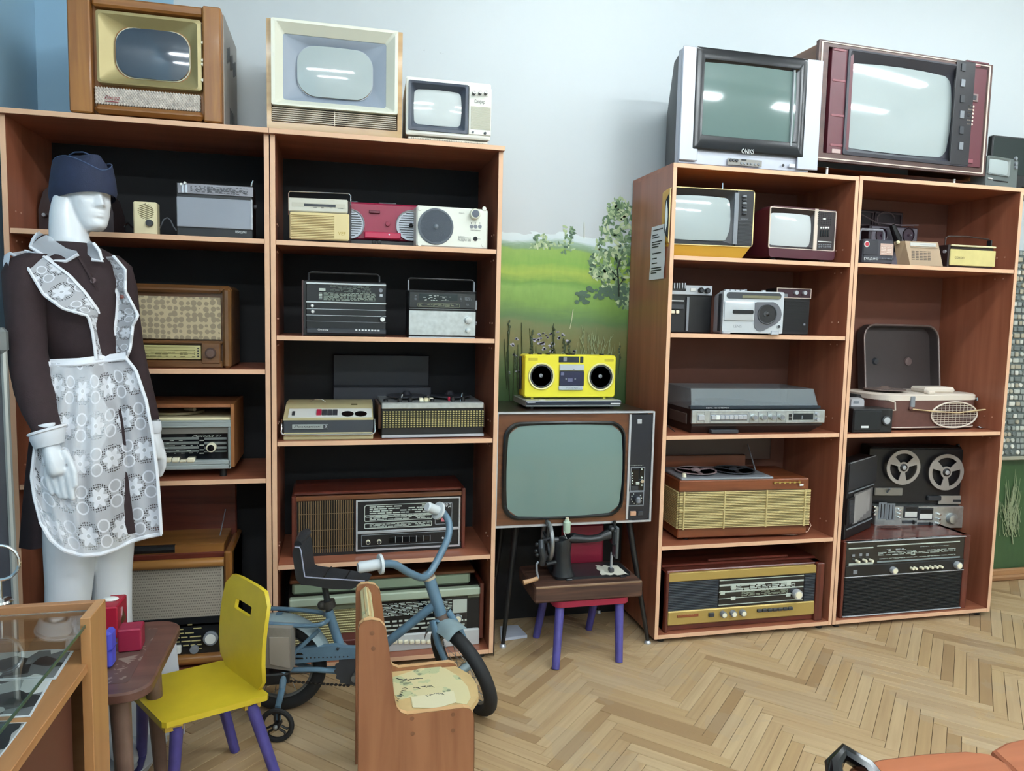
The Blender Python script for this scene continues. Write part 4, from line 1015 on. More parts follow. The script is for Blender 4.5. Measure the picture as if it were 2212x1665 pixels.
d.add('bezel', MB().loft([rrloop(xl+.004, xa, zf+.003, H-.003, .01, .0), rrloop(xl+.004, xa, zf+.003, H-.003, .01, -.003), rrloop(scr[0], scr[1], scr[2], scr[3], .03, .010, 6)], False, False), BZ)
d.screen('picture_tube', 248, 243, 818, 672, .1, M_SCREEN, .016, .012, .05)
d.add('control_panel', MB().box(xa, xr-.004, -.006, .002, zf+.003, H-.003, .002), BZ)
d.box('panel_edge', 860, 235, 874, 700, M_GREY, .007, 0, 0)
for i in range(6): d.box('channel_key', 922, 260+i*31, 958, 282+i*31, M_GREY if i % 2 == 0 else M_DKGREY, .014, 0, .002)
gx0, gx1, gz0, gz1 = d.rect(890, 480, 1002, 700); mb = MB()
for i in range(18): mb.box(gx0, gx1, -.008, -.005, gz0+(gz1-gz0)*i/18, gz0+(gz1-gz0)*(i+.5)/18)
mb.build('speaker_louvres', M_DKGREY, d.root, kind='stuff'); d.text('Шилялис', 915, 462, 985, 476, M_GREY, at=-.0064)
d.add('antenna', MB().tube([(d.p(795, 190)[0], .04, H-.002), (d.p(797, 128)[0], .04, H+.03)], .002, 6), M_CHROME)

d = Dev('television', 'burgundy television with white outlined front and keypad on the top shelf, at the right', 'television', KL, (1165, 805), (1755, 835), (1170, 345), z+.006, -.355, 4, .23)
BUR = mat('burgundy plastic', '#4a1c28', .38)
W, H, D = d.W, d.H, d.D
zf = d.p(1400, 772)[1]
d.add('shell', MB().loft([rrloop(0, W, .006, H, .014, y) for y in (.0, .06)]+[rrloop(.012, W-.012, .01, H-.02, .03, D)], False), BUR)
d.add('front_rim', MB().loft([rrloop(0, W, .006, H, .014, .0), rrloop(0, W, .006, H, .014, -.002)]+[rrloop(*d.rect(1180, 360, 1750, 760), .006, -.002), rrloop(*d.rect(1180, 360, 1750, 760), .006, .004)], False, False), BUR)
for x in (.04, W-.04):
    for y in (.03, D-.05): d.add('foot', MB().cyl((x, y, -.006), (x, y, .01), .012, n=12), M_BLACK)
d.frame('outline', [(1178, 358, 1752, 762, .03, 0), (1178, 358, 1752, 762, .03, -.004), (1186, 366, 1746, 756, .03, -.004), (1186, 366, 1746, 756, .03, .003)], CRL)
FR = mat('brown black front', '#2a2123', .4)
d.frame('bezel', [(1186, 366, 1584, 752, .03, .0), (1186, 366, 1584, 752, .03, -.003), (1196, 408, 1546, 722, .1, .012, .02)], FR)
d.screen('picture_tube', 1192, 404, 1550, 726, .1, mat('pale tube', '#bfc5c6', .07, coat=.6), .012, .013, .04)
d.box('control_panel', 1590, 384, 1746, 758, FR, .003, .002); d.box('divider', 1582, 380, 1590, 755, CRL, .004, 0, 0)
gx0, gx1, gz0, gz1 = d.rect(1606, 402, 1730, 530); mb = MB()
for i in range(8):
    for j in range(7): mb.box(gx0+(gx1-gx0)*i/8, gx0+(gx1-gx0)*(i+.55)/8, -.0045, -.002, gz0+(gz1-gz0)*j/7, gz0+(gz1-gz0)*(j+.5)/7)
mb.build('speaker_holes', M_BLACK, d.root, smooth=0, kind='stuff'); d.box('badge', 1650, 462, 1676, 480, M_WHITE, .005, 0)
for i in range(4): d.knob('knob', 1632+i*22, 549, 7, M_WHITE, .006); 
for i in range(4): d.box('slider', 1628+i*21, 570, 1636+i*21, 630, M_GLOSSBLACK, .006, 0)
d.box('white_line', 1605, 668, 1726, 682, M_WHITE, .004, 0, 0)
for i in range(6):
    for j in range(2): d.box('small_key', 1607+i*20, 698+j*20, 1620+i*20, 708+j*20, M_GREY, .006, 0)

# ================= second shelf
z = Z3[1]
d = Dev('cassette_recorder', 'black cassette recorder with silver strip and sliders, cut off by the bookcase side', 'tape recorder', KL, (200, 1480), (650, 1488), (300, 1068), z, -.27, 0, .09)
d.body(M_BLACK, .004, .004, 'case')
d.box('silver_strip', 200, 1056, 655, 1160, M_SILVER, .005, .004, .002)
d.box('slider_field', 296, 1045, 418, 1118, M_BLACK, .006, 0)
for i in range(5): d.box('slider', 308+i*24, 1045, 314+i*24, 1095, M_SILVER, .010, 0, 0)
for x, y in ((553, 1112), (610, 1116)): d.knob('knob', x, y, 23, M_GLOSSBLACK, .014, M_DKGREY, at=-.005)
d.box('switch', 458, 1092, 500, 1122, M_WHITE, .009, -.004)
d.box('panel_line', 432, 1170, 440, 1475, M_GREY, .003, 0, 0); d.box('label_strip', 220, 1196, 402, 1212, M_TEXTLT, .003, 0, 0)
d.box('cassette_window', 230, 1235, 402, 1282, M_DKGREY, .003, .004)
for x0, x1 in ((280, 317), (330, 357)): d.box('key', x0, 1290, x1, 1322, M_IVORY, .008, 0, .002)
d.add('handle', MB().tube([(.02, .05, d.H-.01), (.02, .05, d.H+.012), (.3, .05, d.H+.012), (.3, .05, d.H-.01)], .004, 8), M_BLACK) if d.W > .25 else None
K = CR(1535, 600, 9.831)
d = Dev('cassette_recorder', 'silver cassette boombox with one big grey speaker in the middle of the shelf', 'radio', K, (240, 1185), (1490, 1195), (290, 275), z, -.372, -9, .10)
SB = mat('bright silver plastic', '#c3c8cc', .35, .3)
W, H, D = d.W, d.H, d.D
xr = d.p(1548, 700)[0]
d.add('case', MB().loft([rrloop(0, xr, .006, H, .006, 0), rrloop(-.002, xr+.001, .004, H+.002, .008, .03), rrloop(0, xr, .0, H-.01, .012, D)]), SB)
d.add('side_trim', MB().box(-.004, .0, .015, .045, .01, H-.01, .002), M_DKGREY)
d.frame('dial_window', [(345, 300, 1495, 462, .48, .001), (345, 300, 1495, 462, .48, -.003), (352, 306, 1488, 456, .48, -.003)], M_DKGREY, cap1=True)
d.box('dial_scale', 670, 370, 1480, 450, mat('olive scale', '#6c6a50', .4), .0036, -.002)
d.frame('cassette_door', [(300, 495, 910, 915, .05, .001), (300, 495, 910, 915, .05, -.004), (315, 510, 895, 900, .05, -.005)], SB, cap1=True)
d.frame('door_window', [(460, 675, 895, 770, .3, -.004), (460, 675, 895, 770, .3, -.007), (468, 682, 890, 764, .3, -.007)], M_GLOSSBLACK, cap1=True)
d.box('door_gap', 290, 905, 885, 925, M_GREY, .002, 0, 0)
xs, zs_ = d.p(1200, 770); Rb = d.len(305, 1200, 770)
pts = [d.p(*q) for q in ((945, 530), (985, 515), (1330, 515), (1420, 560), (1490, 680), (1505, 780), (1480, 890), (1400, 970), (1120, 1120), (1050, 1135), (975, 1110), (930, 1060), (915, 980))]
d.add('speaker_surround', MB().prism(pts, lambda a, b, y: (a, y, b), .001, -.003), mat('mid grey surround', '#5c5e64', .45))
d.ring('speaker_ring', 1200, 775, 205, 180, M_DKGREY, .004, at=-.003); d.cone('speaker', 1200, 775, 182, M_BLACK, .004, .35, at=-.0035); d.knob('dust_cap', 1165, 770, 55, M_DKGREY, .006, at=-.001)
d.text('LENIS', 485, 1000, 660, 1055, M_GREY, at=-.0008)
d.knob('jack', 1440, 1035, 42, SB, .005, M_DKGREY)
for x0, x1 in ((245, 425), (1275, 1450)): d.box('foot', x0, 1120, x1, None, M_SILVER, .004, .03, .003)
for i in range(4): X0, _ = d.p(330+i*110, 240); X1, _ = d.p(430+i*110, 240); d.add('key', MB().box(X0, X1, .01, .03, H-.002, H+.006, .002), M_SILVER)
X0, _ = d.p(1160, 240); d.add('volume_knob', MB().lathe((X0+.006, .03, H-.002), (0, 0, 1), [(.009, 0), (.009, .008), (.007, .009)], 20), M_SILVER)
d.add('antenna_clip', MB().box(d.p(825, 240)[0], d.p(890, 240)[0], .05, .06, H-.004, H+.011, .002), M_GREY)
d = Dev('cassette_recorder', 'black recorder with maroon control plate behind the silver boombox', 'tape recorder', KL, (1230, 1480), (1530, 1488), (1240, 1088), z, -.28, 0, .09)
d.body(M_BLACK, .004, .004, 'case')
d.frame('plate_outline', [(1240, 1088, 1543, 1188, .02, .0), (1240, 1088, 1543, 1188, .02, -.004), (1245, 1094, 1538, 1182, .02, -.004), (1245, 1094, 1538, 1182, .02, .0)], CRL)
d.box('control_plate', 1243, 1092, 1540, 1184, mat('dark maroon', '#341623', .4), .002, .004)
for x, y in ((1408, 1133), (1484, 1135)): d.knob('knob', x, y, 17, M_SILVER, .012, at=-.002)
d.box('switch', 1300, 1142, 1334, 1172, M_GREY, .004, 0); d.box('badge', 1478, 1410, 1494, 1428, M_GREY, .003, 0)
gx0, gx1, gz0, gz1 = d.rect(1310, 1200, 1520, 1470); mb = MB()
for i in range(26): mb.box(gx0, gx1, -.002, .003, gz0+(gz1-gz0)*i/26, gz0+(gz1-gz0)*(i+.5)/26)
mb.build('speaker_louvres', mat('charcoal louvre', '#222326', .6), d.root, smooth=0, kind='stuff')

# ================= third shelf: turntable receiver
z = Z3[2]
K = CR(1440, 820, 6.1444)
d = Dev('record_player', 'silver fronted record player receiver under a smoky dust cover', 'record player', K, (335, 735), (2090, 700), (330, 405), z, -.352, -1.5, .30)
W, H, D = d.W, d.H, d.D
zb0 = d.p(1200, 590)[1]
d.add('base', MB().loft([[(.01, .03, 0), (W-.05, .03, 0), (W-.05, D-.04, 0), (.01, D-.04, 0)], [(-.0, .006, zb0*.8), (W-.01, .006, zb0*.8), (W-.01, D, zb0*.8), (0, D, zb0*.8)], [(0, .004, H), (W, .004, H), (W, D, H), (0, D, H)]]), mat('dark brown plastic', '#241a18', .45))
d.box('front_panel', 330, 405, 2085, 570, M_ALU, .006, .006, .002)
d.box('black_band', 320, 350, 2045, 385, mat('blue black band', '#1d2731', .35), .0, .02)
d.text('ВЕГА 101 СТЕРЕО', 525, 365, 828, 383, M_TEXTLT, at=-.0008)
for (x0, y0, x1, y1) in ((392, 428, 490, 575), (568, 428, 1072, 572), (1090, 425, 1205, 570), (1207, 425, 1325, 569), (1327, 424, 1448, 567), (1450, 424, 1568, 565), (1672, 415, 1950, 558)):
    d.frame('printed_frame', [(x0, y0, x1, y1, .03, -.005), (x0, y0, x1, y1, .03, -.0068), (x0+4, y0+4, x1-4, y1-4, .03, -.0068), (x0+4, y0+4, x1-4, y1-4, .03, -.005)], M_GREY)
d.box('power_key', 408, 465, 488, 540, M_SILVER, .012, 0, .002)
d.box('key_well', 575, 458, 1062, 542, M_GREY, .0065, 0)
for i in range(8): d.box('key', 582+i*59, 468-i*.3, 636+i*59, 530-i*.3, M_SILVER if i != 1 else M_WHITE, .012, 0, .002)
for x, y in ((1148, 497), (1272, 496), (1392, 494), (1510, 492)): d.knob('knob', x, y, 38, M_ALU, .018, M_GREY, at=-.006)
d.box('meter', 1675, 445, 1932, 530, M_SCALE, .007, 0); d.box('meter_line', 1780, 472, 1788, 522, M_GREY, .0075, 0, 0)
for y in (470, 515): d.box('switch', 1612, y-20, 1648, y+18, M_BLACK, .010, 0)
for y in (455, 522): d.knob('small_knob', 1990, y, 22, M_SILVER, .014, at=-.006)
d.add('socket_tray', MB().box(d.p(590, 690)[0], d.p(950, 700)[0], -.004, .02, .002, .016, .002), M_DKGREY)
d.add('side_plate', MB().box(-.004, .002, .05, D*.7, H*.35, H*.8, .002), mat('grey brown plate', '#4e453f', .5))
# smoky plastic dust cover: five thin walls
SMK = mat('smoky clear plastic', '#8b9599', .2, alpha=.5, coat=.3)
zt = d.p(1200, 112, .06)[1]; zl = H+.001
lo = [(.0, .015), (W-.02, .015), (W-.02, D-.01), (.0, D-.01)]; hi = [(.004, .035), (W-.035, .035), (W-.035, D-.02), (.004, D-.02)]
mb = MB(); mb.loft([[(x, y, zl) for x, y in lo], [(x, y, zt) for x, y in hi], [(x+(.003 if i in (0, 3) else -.003), y+(.003 if i < 2 else -.003), zt-.003) for i, (x, y) in enumerate(hi)], [(x+(.003 if i in (0, 3) else -.003), y+(.003 if i < 2 else -.003), zl) for i, (x, y) in enumerate(lo)]], False, False)
mb.add([(x, y, zt) for x, y in hi], [(0, 1, 2, 3)])
d.add('dust_cover', mb, SMK, smooth=0, recalc=False)
d.add('platter', MB().lathe((W*.4, D*.55, H+.004), (0, 0, 1), [(.13, 0), (.13, .012), (.02, .013)], 36), M_DKGREY)
q = [onY(*K(*t), -.30) for t in ((0, 600), (60, 650), (110, 688))]
o = MB().tube([(a.x, a.y, max(a.z, z+.003)) for a in q], .002, 6).build('cable', M_BLACK); tag(o, 'thin black cable on the shelf left of the record player', 'cable')

# ================= fourth shelf: reel recorder with slatted front
z = Z3[3]
d = Dev('tape_recorder', 'brown reel tape recorder with straw coloured slatted front and raised lid', 'tape recorder', KM, (162, 1052), (868, 1015), (172, 755), z+.012, -.335, -2.5, .27)
W, H, D = d.W, d.H, d.D
TK = wood('reddish teak', '#84492a', '#66351d', 'x', .35, 7, coat=.2)
d.body(TK, .006, .004)
for x in (.05, W-.05):
    for y in (.04, D-.05): d.add('foot', MB().cyl((x, y, -.012), (x, y, .002), .012, n=12), M_BLACK)
STR = mat('straw slat', '#c3b27c', .5)
za, zb_ = d.p(500, 1003)[1], d.p(500, 806)[1]
n = 23
d.add('slat_back', MB().box(.003, W-.003, -.001, .006, za, zb_), mat('slat shadow', '#4a3a22', .8))
for i in range(n):
    zz_ = za+(zb_-za)*(i+.15)/n; d.add('slat', MB().box(-.002, W+.002, -.008, -.001, zz_, zz_+(zb_-za)/n*.6, .001), STR)
mb = MB()
for i in range(n): zz_ = za+(zb_-za)*(i+.15)/n; mb.box(-.008, -.001, .0, D-.03, zz_, zz_+(zb_-za)/n*.6)
mb.build('side_slats', STR, d.root, smooth=0, kind='stuff')
for x in (190, 410, 638, 845): X, _ = d.p(x, 900); d.add('slat_clip', MB().box(X-.003, X+.003, -.012, -.006, za-.002, zb_+.002, .001), STR)
d.box('slat_band', 165, 917, 872, 890, STR, .011, -.007)
d.box('name_bar', 684, 763, 825, 757, mat('brass', '#c8b46e', .3, .8), .004, 0, 0)
for i in range(6): d.knob('name_stud', 690+i*27, 764-i*.8, 6, MATS['brass'], .004)
d.box('badge', 824, 770, 845, 780, M_WHITE, .003, 0)
d.add('deck', MB().box(.01, W*.72, .01, D-.03, H, H+.008, .002), M_GREY)
for x, m_ in ((.22, mat('pinkish reel', '#a18d8f', .4)), (.52, M_DKGREY)):
    X = W*x; yy = .13; mb = MB(); mb.lathe((X, yy, H+.014), (0, 0, 1), [(.085, 0), (.085, .003), (.078, .003), (.078, .0)], 32)
    for k in range(3):
        a = k*2.094+.4; mb.tube([(X+.012*cos(a), yy+.012*sin(a), H+.016), (X+.08*cos(a), yy+.08*sin(a), H+.016)], .008, 6, flat=.3)
    mb.lathe((X, yy, H+.008), (0, 0, 1), [(.02, 0), (.02, .012), (.008, .018)], 16); d.add('reel', mb, m_)
d.add('deck_knob', MB().lathe((W*.06, .04, H+.006), (0, 0, 1), [(.009, 0), (.008, .016), (.004, .018)], 16), M_IVORY)
d.add('inner_panel', MB().box(.01, W*.72, D-.03, D-.015, H, H+.055, .002), TK)
lid = MB(); lid.box(.0, W-.03, D-.012, D+.02, H+.03, H+.185, .003); d.add('raised_lid', lid, mat('dark lid', '#3a2119', .35))
d.add('lid_stay', MB().tube([(W*.73, D*.6, H), (W*.74, D-.02, H+.10)], .003, 6), M_GREY)
q = [onY(*KM(*t), y) for t, y in (((868, 960), -.30), ((888, 995), -.31), ((870, 1028), -.32), ((800, 1046), -.33), ((705, 1042), -.345))]
o = MB().tube([(q[0].x, q[0].y, q[0].z)]+[(a.x, a.y, max(a.z, z+.003)) for a in q[1:]], .002, 6).build('cable', mat('pinkish cable', '#c9a48f', .6)); tag(o, 'thin pinkish mains cable hanging from the slatted tape recorder', 'cable')

# ================= bottom: gold radiola
z = .036
d = Dev('table_radio', 'radiola with gold and black front on the bookcase floor, four round knobs', 'radio', KM, (85, 1570), (940, 1500), (95, 1250), z, -.362, 0, .28)
d.body(MAHO, .008, .004)
W, H = d.W, d.H
xa = d.p(108, 1400)[0]; xb = d.p(908, 1350)[0]
d.add('end_board', MB().box(0, xa, -.008, d.D, 0, H, .003), MAHOZ); d.add('end_board', MB().box(xb, W, -.008, d.D, 0, H, .003), MAHOZ)
GLD = mat('gold painted metal', '#b39a58', .35, .35)
d.box('upper_gold', 113, 1258, 907, 1250, GLD, .004, .01)
zt1, zt0 = d.p(500, 1240)[1], d.p(500, 1280)[1]; d.add('top_gold', MB().box(xa, xb, -.003, .01, zt0, zt1, .002), GLD)
zg1, zg0 = d.p(500, 1435)[1], d.p(500, 1510)[1]; d.add('lower_gold', MB().box(xa, xb, -.006, .01, zg0, zg1, .004), GLD)
d.add('middle_black', MB().box(xa, xb, .002, .01, zg1, zt0), M_BLACK)
for k_, (a, b) in enumerate(((.0, .33), (.92, 1.0))):
    mb = MB(); x0 = xa+(xb-xa)*a; x1 = xa+(xb-xa)*b
    for i in range(18): zz_ = zg1+(zt0-zg1)*(i+.2)/18; mb.box(x0+.002, x1-.002, -.002, .003, zz_, zz_+(zt0-zg1)/18*.5)
    mb.build('louvres', mat('slate louvre', '#3b424b', .45), d.root, smooth=0, kind='stuff')
x0 = xa+(xb-xa)*.335; x1 = xa+(xb-xa)*.915
d.add('dial_glass', MB().box(x0, x1, -.001, .006, zg1+.002, zt0-.002), M_SCALE)
for f, t in ((.08, .012), (.30, .01), (.52, .02), (.74, .03), (.93, .012)): zz_ = zg1+(zt0-zg1)*f; d.add('scale_line', MB().box(x0, x1, -.002, 0, zz_, zz_+(zt0-zg1)*t*2), M_PRINT)
d.dashes('scale_bars', 450, 1320, 800, 1330, 4, M_PRINT, 41, fill=.6, dens=.9, at=-.0012); d.dashes('scale_steps', 510, 1352, 760, 1362, 5, mat('dim print', '#8b927f', .5), 43, fill=.5, dens=.8, at=-.0012)
for x, y in ((465, 1335), (405, 1362), (462, 1392), (765, 1310), (762, 1372)): d.box('band_block', x-12, y-9, x+12, y+9, M_PRINT, .003, 0)
d.knob('tuning_knob', 806, 1366, 24, M_SILVER, .02, M_IVORY)
for x, y in ((405, 1476), (459, 1472), (511, 1468)): d.knob('knob', x, y, 16, M_GREY, .018, M_IVORY, at=-.006)
d.box('switch', 325, 1468, 352, 1486, M_DKGREY, .014, 0)
for i in range(7): d.box('key', 588+i*28, 1448-i*2, 612+i*28, 1462-i*2, M_DKGREY, .014, 0, .002)
d.box('name_plate', 155, 1480, 270, 1487, mat('red brown plate', '#8a4a2a', .4), .008, 0); d.text('Ригонда', 160, 1476, 250, 1490, GLD, shear=.3, at=-.0085)
d.add('lid', MB().box(.004, W-.004, .05, d.D, H, H+.010, .003), MAHO); d.add('lid_handle', MB().box(W*.3, W*.82, .06, .075, H+.01, H+.02, .003), MAHO)

# ================= notice on the side of the bookcase
pts = [onX(*q, U3[0]-.002) for q in ((1408.7, 491), (1440, 485), (1435.5, 601.5), (1404.5, 603))]
ya, yb = pts[0].y, pts[1].y; zt, zb0 = pts[0].z, pts[2].z
r = empty('paper_notice', (U3[0]-.002, (ya+yb)/2, zb0)); tag(r, 'white paper notice with printed lines taped to the bookcase side', 'notice')
rows = []
for i in range(9):
    t = i/8; off = -.001-.003*sin(t*pi*1.6)**2
    rows.append([(off, ((ya-yb)/2)*s_, (zt-zb0)*(1-t)) for s_ in (1, -1)])
mb = MB().grid(rows); mb.grid([[(x-.0004, y, z_) for x, y, z_ in rr] for rr in rows]); mb.build('sheet', M_PAPER, r, smooth=1, recalc=False)
mb = MB()
for v, wd in ((.075, .72), (.17, .4), (.215, .52), (.30, .75), (.345, .62), (.39, .5), (.51, .66), (.605, .36), (.695, .4), (.785, .72), (.83, .74), (.875, .42)):
    z_ = (zt-zb0)*(1-v); y0 = (ya-yb)/2*.78; y1 = y0-(ya-yb)*wd*.95; t = v; off = -.001-.003*sin(t*pi*1.6)**2-.0012
    mb.box(off, off+.0003, y1, y0, z_-.0022, z_+.0022)
mb.build('printed_lines', M_TEXTDK, r, smooth=0, kind='stuff')
# ================= rightmost bookcase, first shelf
z = Z4[0]
K = CR(1840, 430, 6.703)
d = Dev('film_projector_box', 'open dark purple case holding two round spools, at the back of the shelf', 'case', K, (230, 900), (930, 930), (200, 95), z, -.14, 4, .11)
PUR = mat('dark purple plastic', '#2c2028', .4)
W, H, D = d.W, d.H, d.D
zm = d.p(600, 395)[1]
d.add('lower_case', MB().box(0, W, 0, D, 0, zm, .004), PUR); d.add('face_plate', MB().box(.01, W-.008, -.004, .002, .02, zm-.004, .003), mat('lavender grey plate', '#6a6670', .4))
for x in (425, 815): d.ring('spool_rim', x, 525, 85, 76, PUR, .006, at=-.003); d.cone('spool', x, 525, 76, mat('purple glass', '#3a2536', .25), .003, .25, at=-.004); d.knob('spool_hub', x+35, 522, 7, M_SILVER, .006, at=-.003)
d.add('open_lid', MB().box(0, W, D-.02, D, zm, H, .003), PUR)
x_ = d.p(540, 250)[0]
for x0, x1 in ((.012, x_-.006), (x_+.004, W-.012)): d.add('lid_frame', MB().loft([rrloop(x0, x1, zm+.01, H-.008, .004, D-.019), rrloop(x0, x1, zm+.01, H-.008, .004, D-.026), rrloop(x0+.004, x1-.004, zm+.014, H-.012, .004, D-.026), rrloop(x0+.004, x1-.004, zm+.014, H-.012, .004, D-.019)], False, False), mat('lid edge', '#5c4c53', .5))
d.add('cable_loop', MB().tube([(x_+.06+.05*cos(a), D-.03, (zm+H)/2+.035*sin(a)) for a in [k*.35 for k in range(18)]], .0025, 6), mat('grey lavender cable', '#6f5f63', .6))
d.add('cable_strap', MB().tube([(.01, D-.03, zm+.06), (W*.35, D-.05, zm+.02), (W*.6, -.006, zm+.006), (W*.97, -.006, zm+.012)], .003, 6), mat('strap', '#72656a', .6))
d.add('cable_tail', MB().tube([(W, D*.5, zm+.01), (W+.025, D*.5, zm+.015), (W+.04, D*.5, zm-.02), (W+.03, D*.4, .02), (W+.01, D*.3, .003)], .002, 6), MATS['strap'])
d.add('black_grip', MB().tube([(x_-.01, -.03, zm), (x_+.02, -.035, zm*.7), (x_+.03, -.03, zm*.4)], [.012, .018, .014], 10), M_BLACK)
d = Dev('radio_receiver', 'small charcoal radio with arched grey handle and red-white sticker', 'radio', K, (155, 905), (600, 905), (165, 570), z, -.362, 0, .06)
SLT = mat('charcoal plastic', '#3b3b42', .42)
d.body(SLT, 0, .006, 'case'); W, H = d.W, d.H
d.box('speaker_panel', 172, 590, 370, 815, mat('dark charcoal', '#2b2b32', .5), .003, 0, .003)
d.box('scale_panel', 412, 640, 590, 820, mat('peach scale', '#c1a394', .5), .003, 0); d.dashes('scale_bars', 430, 660, 570, 800, 6, mat('pale peach', '#e0cfc4', .5), 51, fill=.5, dens=.9, at=-.0032)
d.knob('sticker', 218, 650, 38, M_WHITE, .002, mat('red print', '#b02a3a', .5), at=-.003)
d.box('lower_band', 160, 835, 600, 880, SLT, .004, 0); d.text('радио', 178, 852, 385, 882, M_TEXTLT, at=-.0046); d.text('АМ ФМ', 430, 855, 580, 872, M_GREY, at=-.0046)
xa, xb = d.p(185, 500)[0], d.p(545, 500)[0]; hz = d.p(300, 430)[1]
d.add('handle', MB().tube([(xa, .03, H-.005), (xa+.001, .03, hz-.01), (xa+.008, .03, hz), (xb-.010, .03, hz), (xb-.002, .03, hz-.01), (xb, .03, H-.005)], .0055, 8), mat('handle grey', '#6d6d75', .4))
d = Dev('radio_receiver', 'beige portable radio with rows of small slots, tilted between two other radios', 'radio', K, (850, 905), (1320, 940), (800, 600), z, -.375, -4, .05)
TN = mat('beige plastic', '#a58d72', .45); W, H, D = d.W, d.H, d.D
xo = d.p(800, 600)[0]; xo2 = d.p(1280, 620)[0]
d.add('case', MB().loft([[(0, 0, 0), (W, 0, 0), (xo2, .012, H), (xo, .012, H)], [(-.02, D, 0), (W-.02, D, 0), (xo2-.012, D, H), (xo-.022, D, H)]]), TN)
def tilt(o): o.rotation_euler = (-math.atan2(.012, H), 0, 0); return o
t_ = empty('front', (0, 0, 0)); bpy.data.objects.remove(t_)
tilt(d.box('scale_panel', 868, 620, 1240, 690, mat('pale glass', '#bdbcb6', .25), .003, .001)); tilt(d.box('scale_line', 870, 690, 1258, 708, M_WHITE, .004, 0)); tilt(d.box('scale_slot', 1000, 652, 1205, 664, M_GREY, .0035, 0))
gx0, gx1, gz0, gz1 = d.rect(885, 730, 1165, 885); mb = MB()
for i in range(5):
    for j in range(6): mb.box(gx0+(gx1-gx0)*i/5, gx0+(gx1-gx0)*(i+.7)/5, -.0012, .001, gz0+(gz1-gz0)*j/6, gz0+(gz1-gz0)*(j+.4)/6)
tilt(mb.build('speaker_slots', mat('slot grey', '#5d5249', .7), d.root, smooth=0, kind='stuff'))
d.add('side_knob', MB().ball((xo-.018, .03, H-.005), .008, 10, 6), M_CREAM)
d = Dev('radio_receiver', 'pale yellow portable radio with dark carrying handle at the right of the shelf', 'radio', K, (1430, 960), (2062, 985), (1440, 655), z, -.375, 0, .07)
PY = mat('pale yellow plastic', '#cdbf7e', .45, var=.06, vscale=25); W, H = d.W, d.H
d.body(mat('brown leatherette', '#2c1a16', .5), .006, .004, 'case'); d.add('side_cheek', MB().box(-.012, 0, .004, d.D, 0, H, .003), MATS['brown leatherette'])
d.box('front_panel', 1432, 720, 2068, 985, PY, .002, .006, .002); d.box('top_strip', 1442, 655, 2085, 715, mat('ivory strip', '#d2cba4', .4), .004, .006, .002); d.box('groove', 1440, 705, 2070, 735, M_DKGREY, .001, 0)
d.text('СОКОЛ', 1492, 838, 1628, 862, M_TEXTDK, at=-.003)
d.add('side_knob', MB().cyl((-.018, .02, H*.7), (-.01, .02, H*.7), .007, n=14), M_SILVER)
hz = d.p(1700, 540)[1]
d.add('handle', MB().tube([(-.006, .03, H-.01), (-.005, .03, hz-.006), (.006, .03, hz), (W*.5, .03, hz+.003), (W-.006, .03, hz-.004), (W-.002, .03, hz-.012), (W-.002, .03, H-.01)], .003, 8), MATS['brown leatherette'])
d.add('handle_clip', MB().box(W-.006, W+.001, .02, .04, H, hz-.008), M_BLACK)

# ================= middle: suitcase tape recorder and the small things beside it
z = Z4[1]
d = Dev('suitcase_tape_recorder', 'round cornered brown suitcase tape recorder with its dark lid leaning behind', 'tape recorder', KN, (355, 1545), (875, 1570), (300, 1370), z, -.315, 2, .26)
SU = mat('brown leatherette case', '#5d3d36', .55, var=.1, vscale=40); W, H, D = d.W, d.H, d.D
def plan(x0, x1, y0, y1, r, zz_, k=5):
    return [(a, b, zz_) for a, _, b in rrloop(x0, x1, y0, y1, r, 0, k)]
xl = d.p(300, 1400)[0]
d.add('case', MB().loft([plan(xl+.03, W, .0, D, .07, .006), plan(xl, W+.002, -.004, D, .07, .03), plan(xl-.005, W+.004, -.006, D+.004, .08, H-.02)]), SU)
IV = mat('ivory deck', '#d8cdbf', .4)
d.add('deck', MB().loft([plan(xl-.007, W+.006, -.008, D+.006, .08, H-.022), plan(xl-.007, W+.006, -.008, D+.006, .08, H-.002), plan(xl, W, -.002, D, .08, H+.003)]), IV)
d.add('head_cover', MB().box(W*.45, W*.80, .05, .14, H+.002, H+.028, .008), IV)
d.add('reel', MB().lathe((xl+.12, .13, H+.012), (0, 0, 1), [(.085, 0), (.085, .004), (.03, .006), (.012, .016)], 32), mat('brown clear reel', '#70605a', .25))
d.add('reel', MB().lathe((W-.07, .15, H+.006), (0, 0, 1), [(.055, 0), (.055, .004), (.015, .008)], 32), IV)
d.add('key', MB().box(W*.38, W*.46, .0, .03, H+.002, H+.016, .004), IV)
d.add('bottom_piping', MB().tube(plan(xl+.025, W+.001, -.003, D, .07, .012), .0025, 6, closed=True), IV)
d.ring('grille_rim', 718, 1485, 0, 0, IV) if 0 else None
gx, gz = d.p(715, 1485); a_, b_ = d.len(135, 715, 1485), d.len(62, 715, 1485); mb = MB()
mb.tube([(gx+a_*cos(t), -.009, gz+b_*sin(t)) for t in [k*2*pi/40 for k in range(40)]], .0035, 6, closed=True); d.add('grille_rim', mb, IV)
mb = MB(); mb.lathe((0, 0, 0), (0, 1, 0), [(.001, 0), (.001, .001)], 6); mb = MB()
for i in range(11):
    t = (i-5)/5.6; h = a_*math.sqrt(1-t*t); mb.tube([(gx-h, -.0085, gz+b_*t), (gx+h, -.0085, gz+b_*t)], .0012, 4)
for i in range(12):
    t = (i-5.5)/6.2; h = b_*math.sqrt(1-t*t); mb.tube([(gx+a_*t, -.0085, gz-h), (gx+a_*t, -.0085, gz+h)], .0010, 4)
mb.build('grille_bars', IV, d.root, kind='stuff')
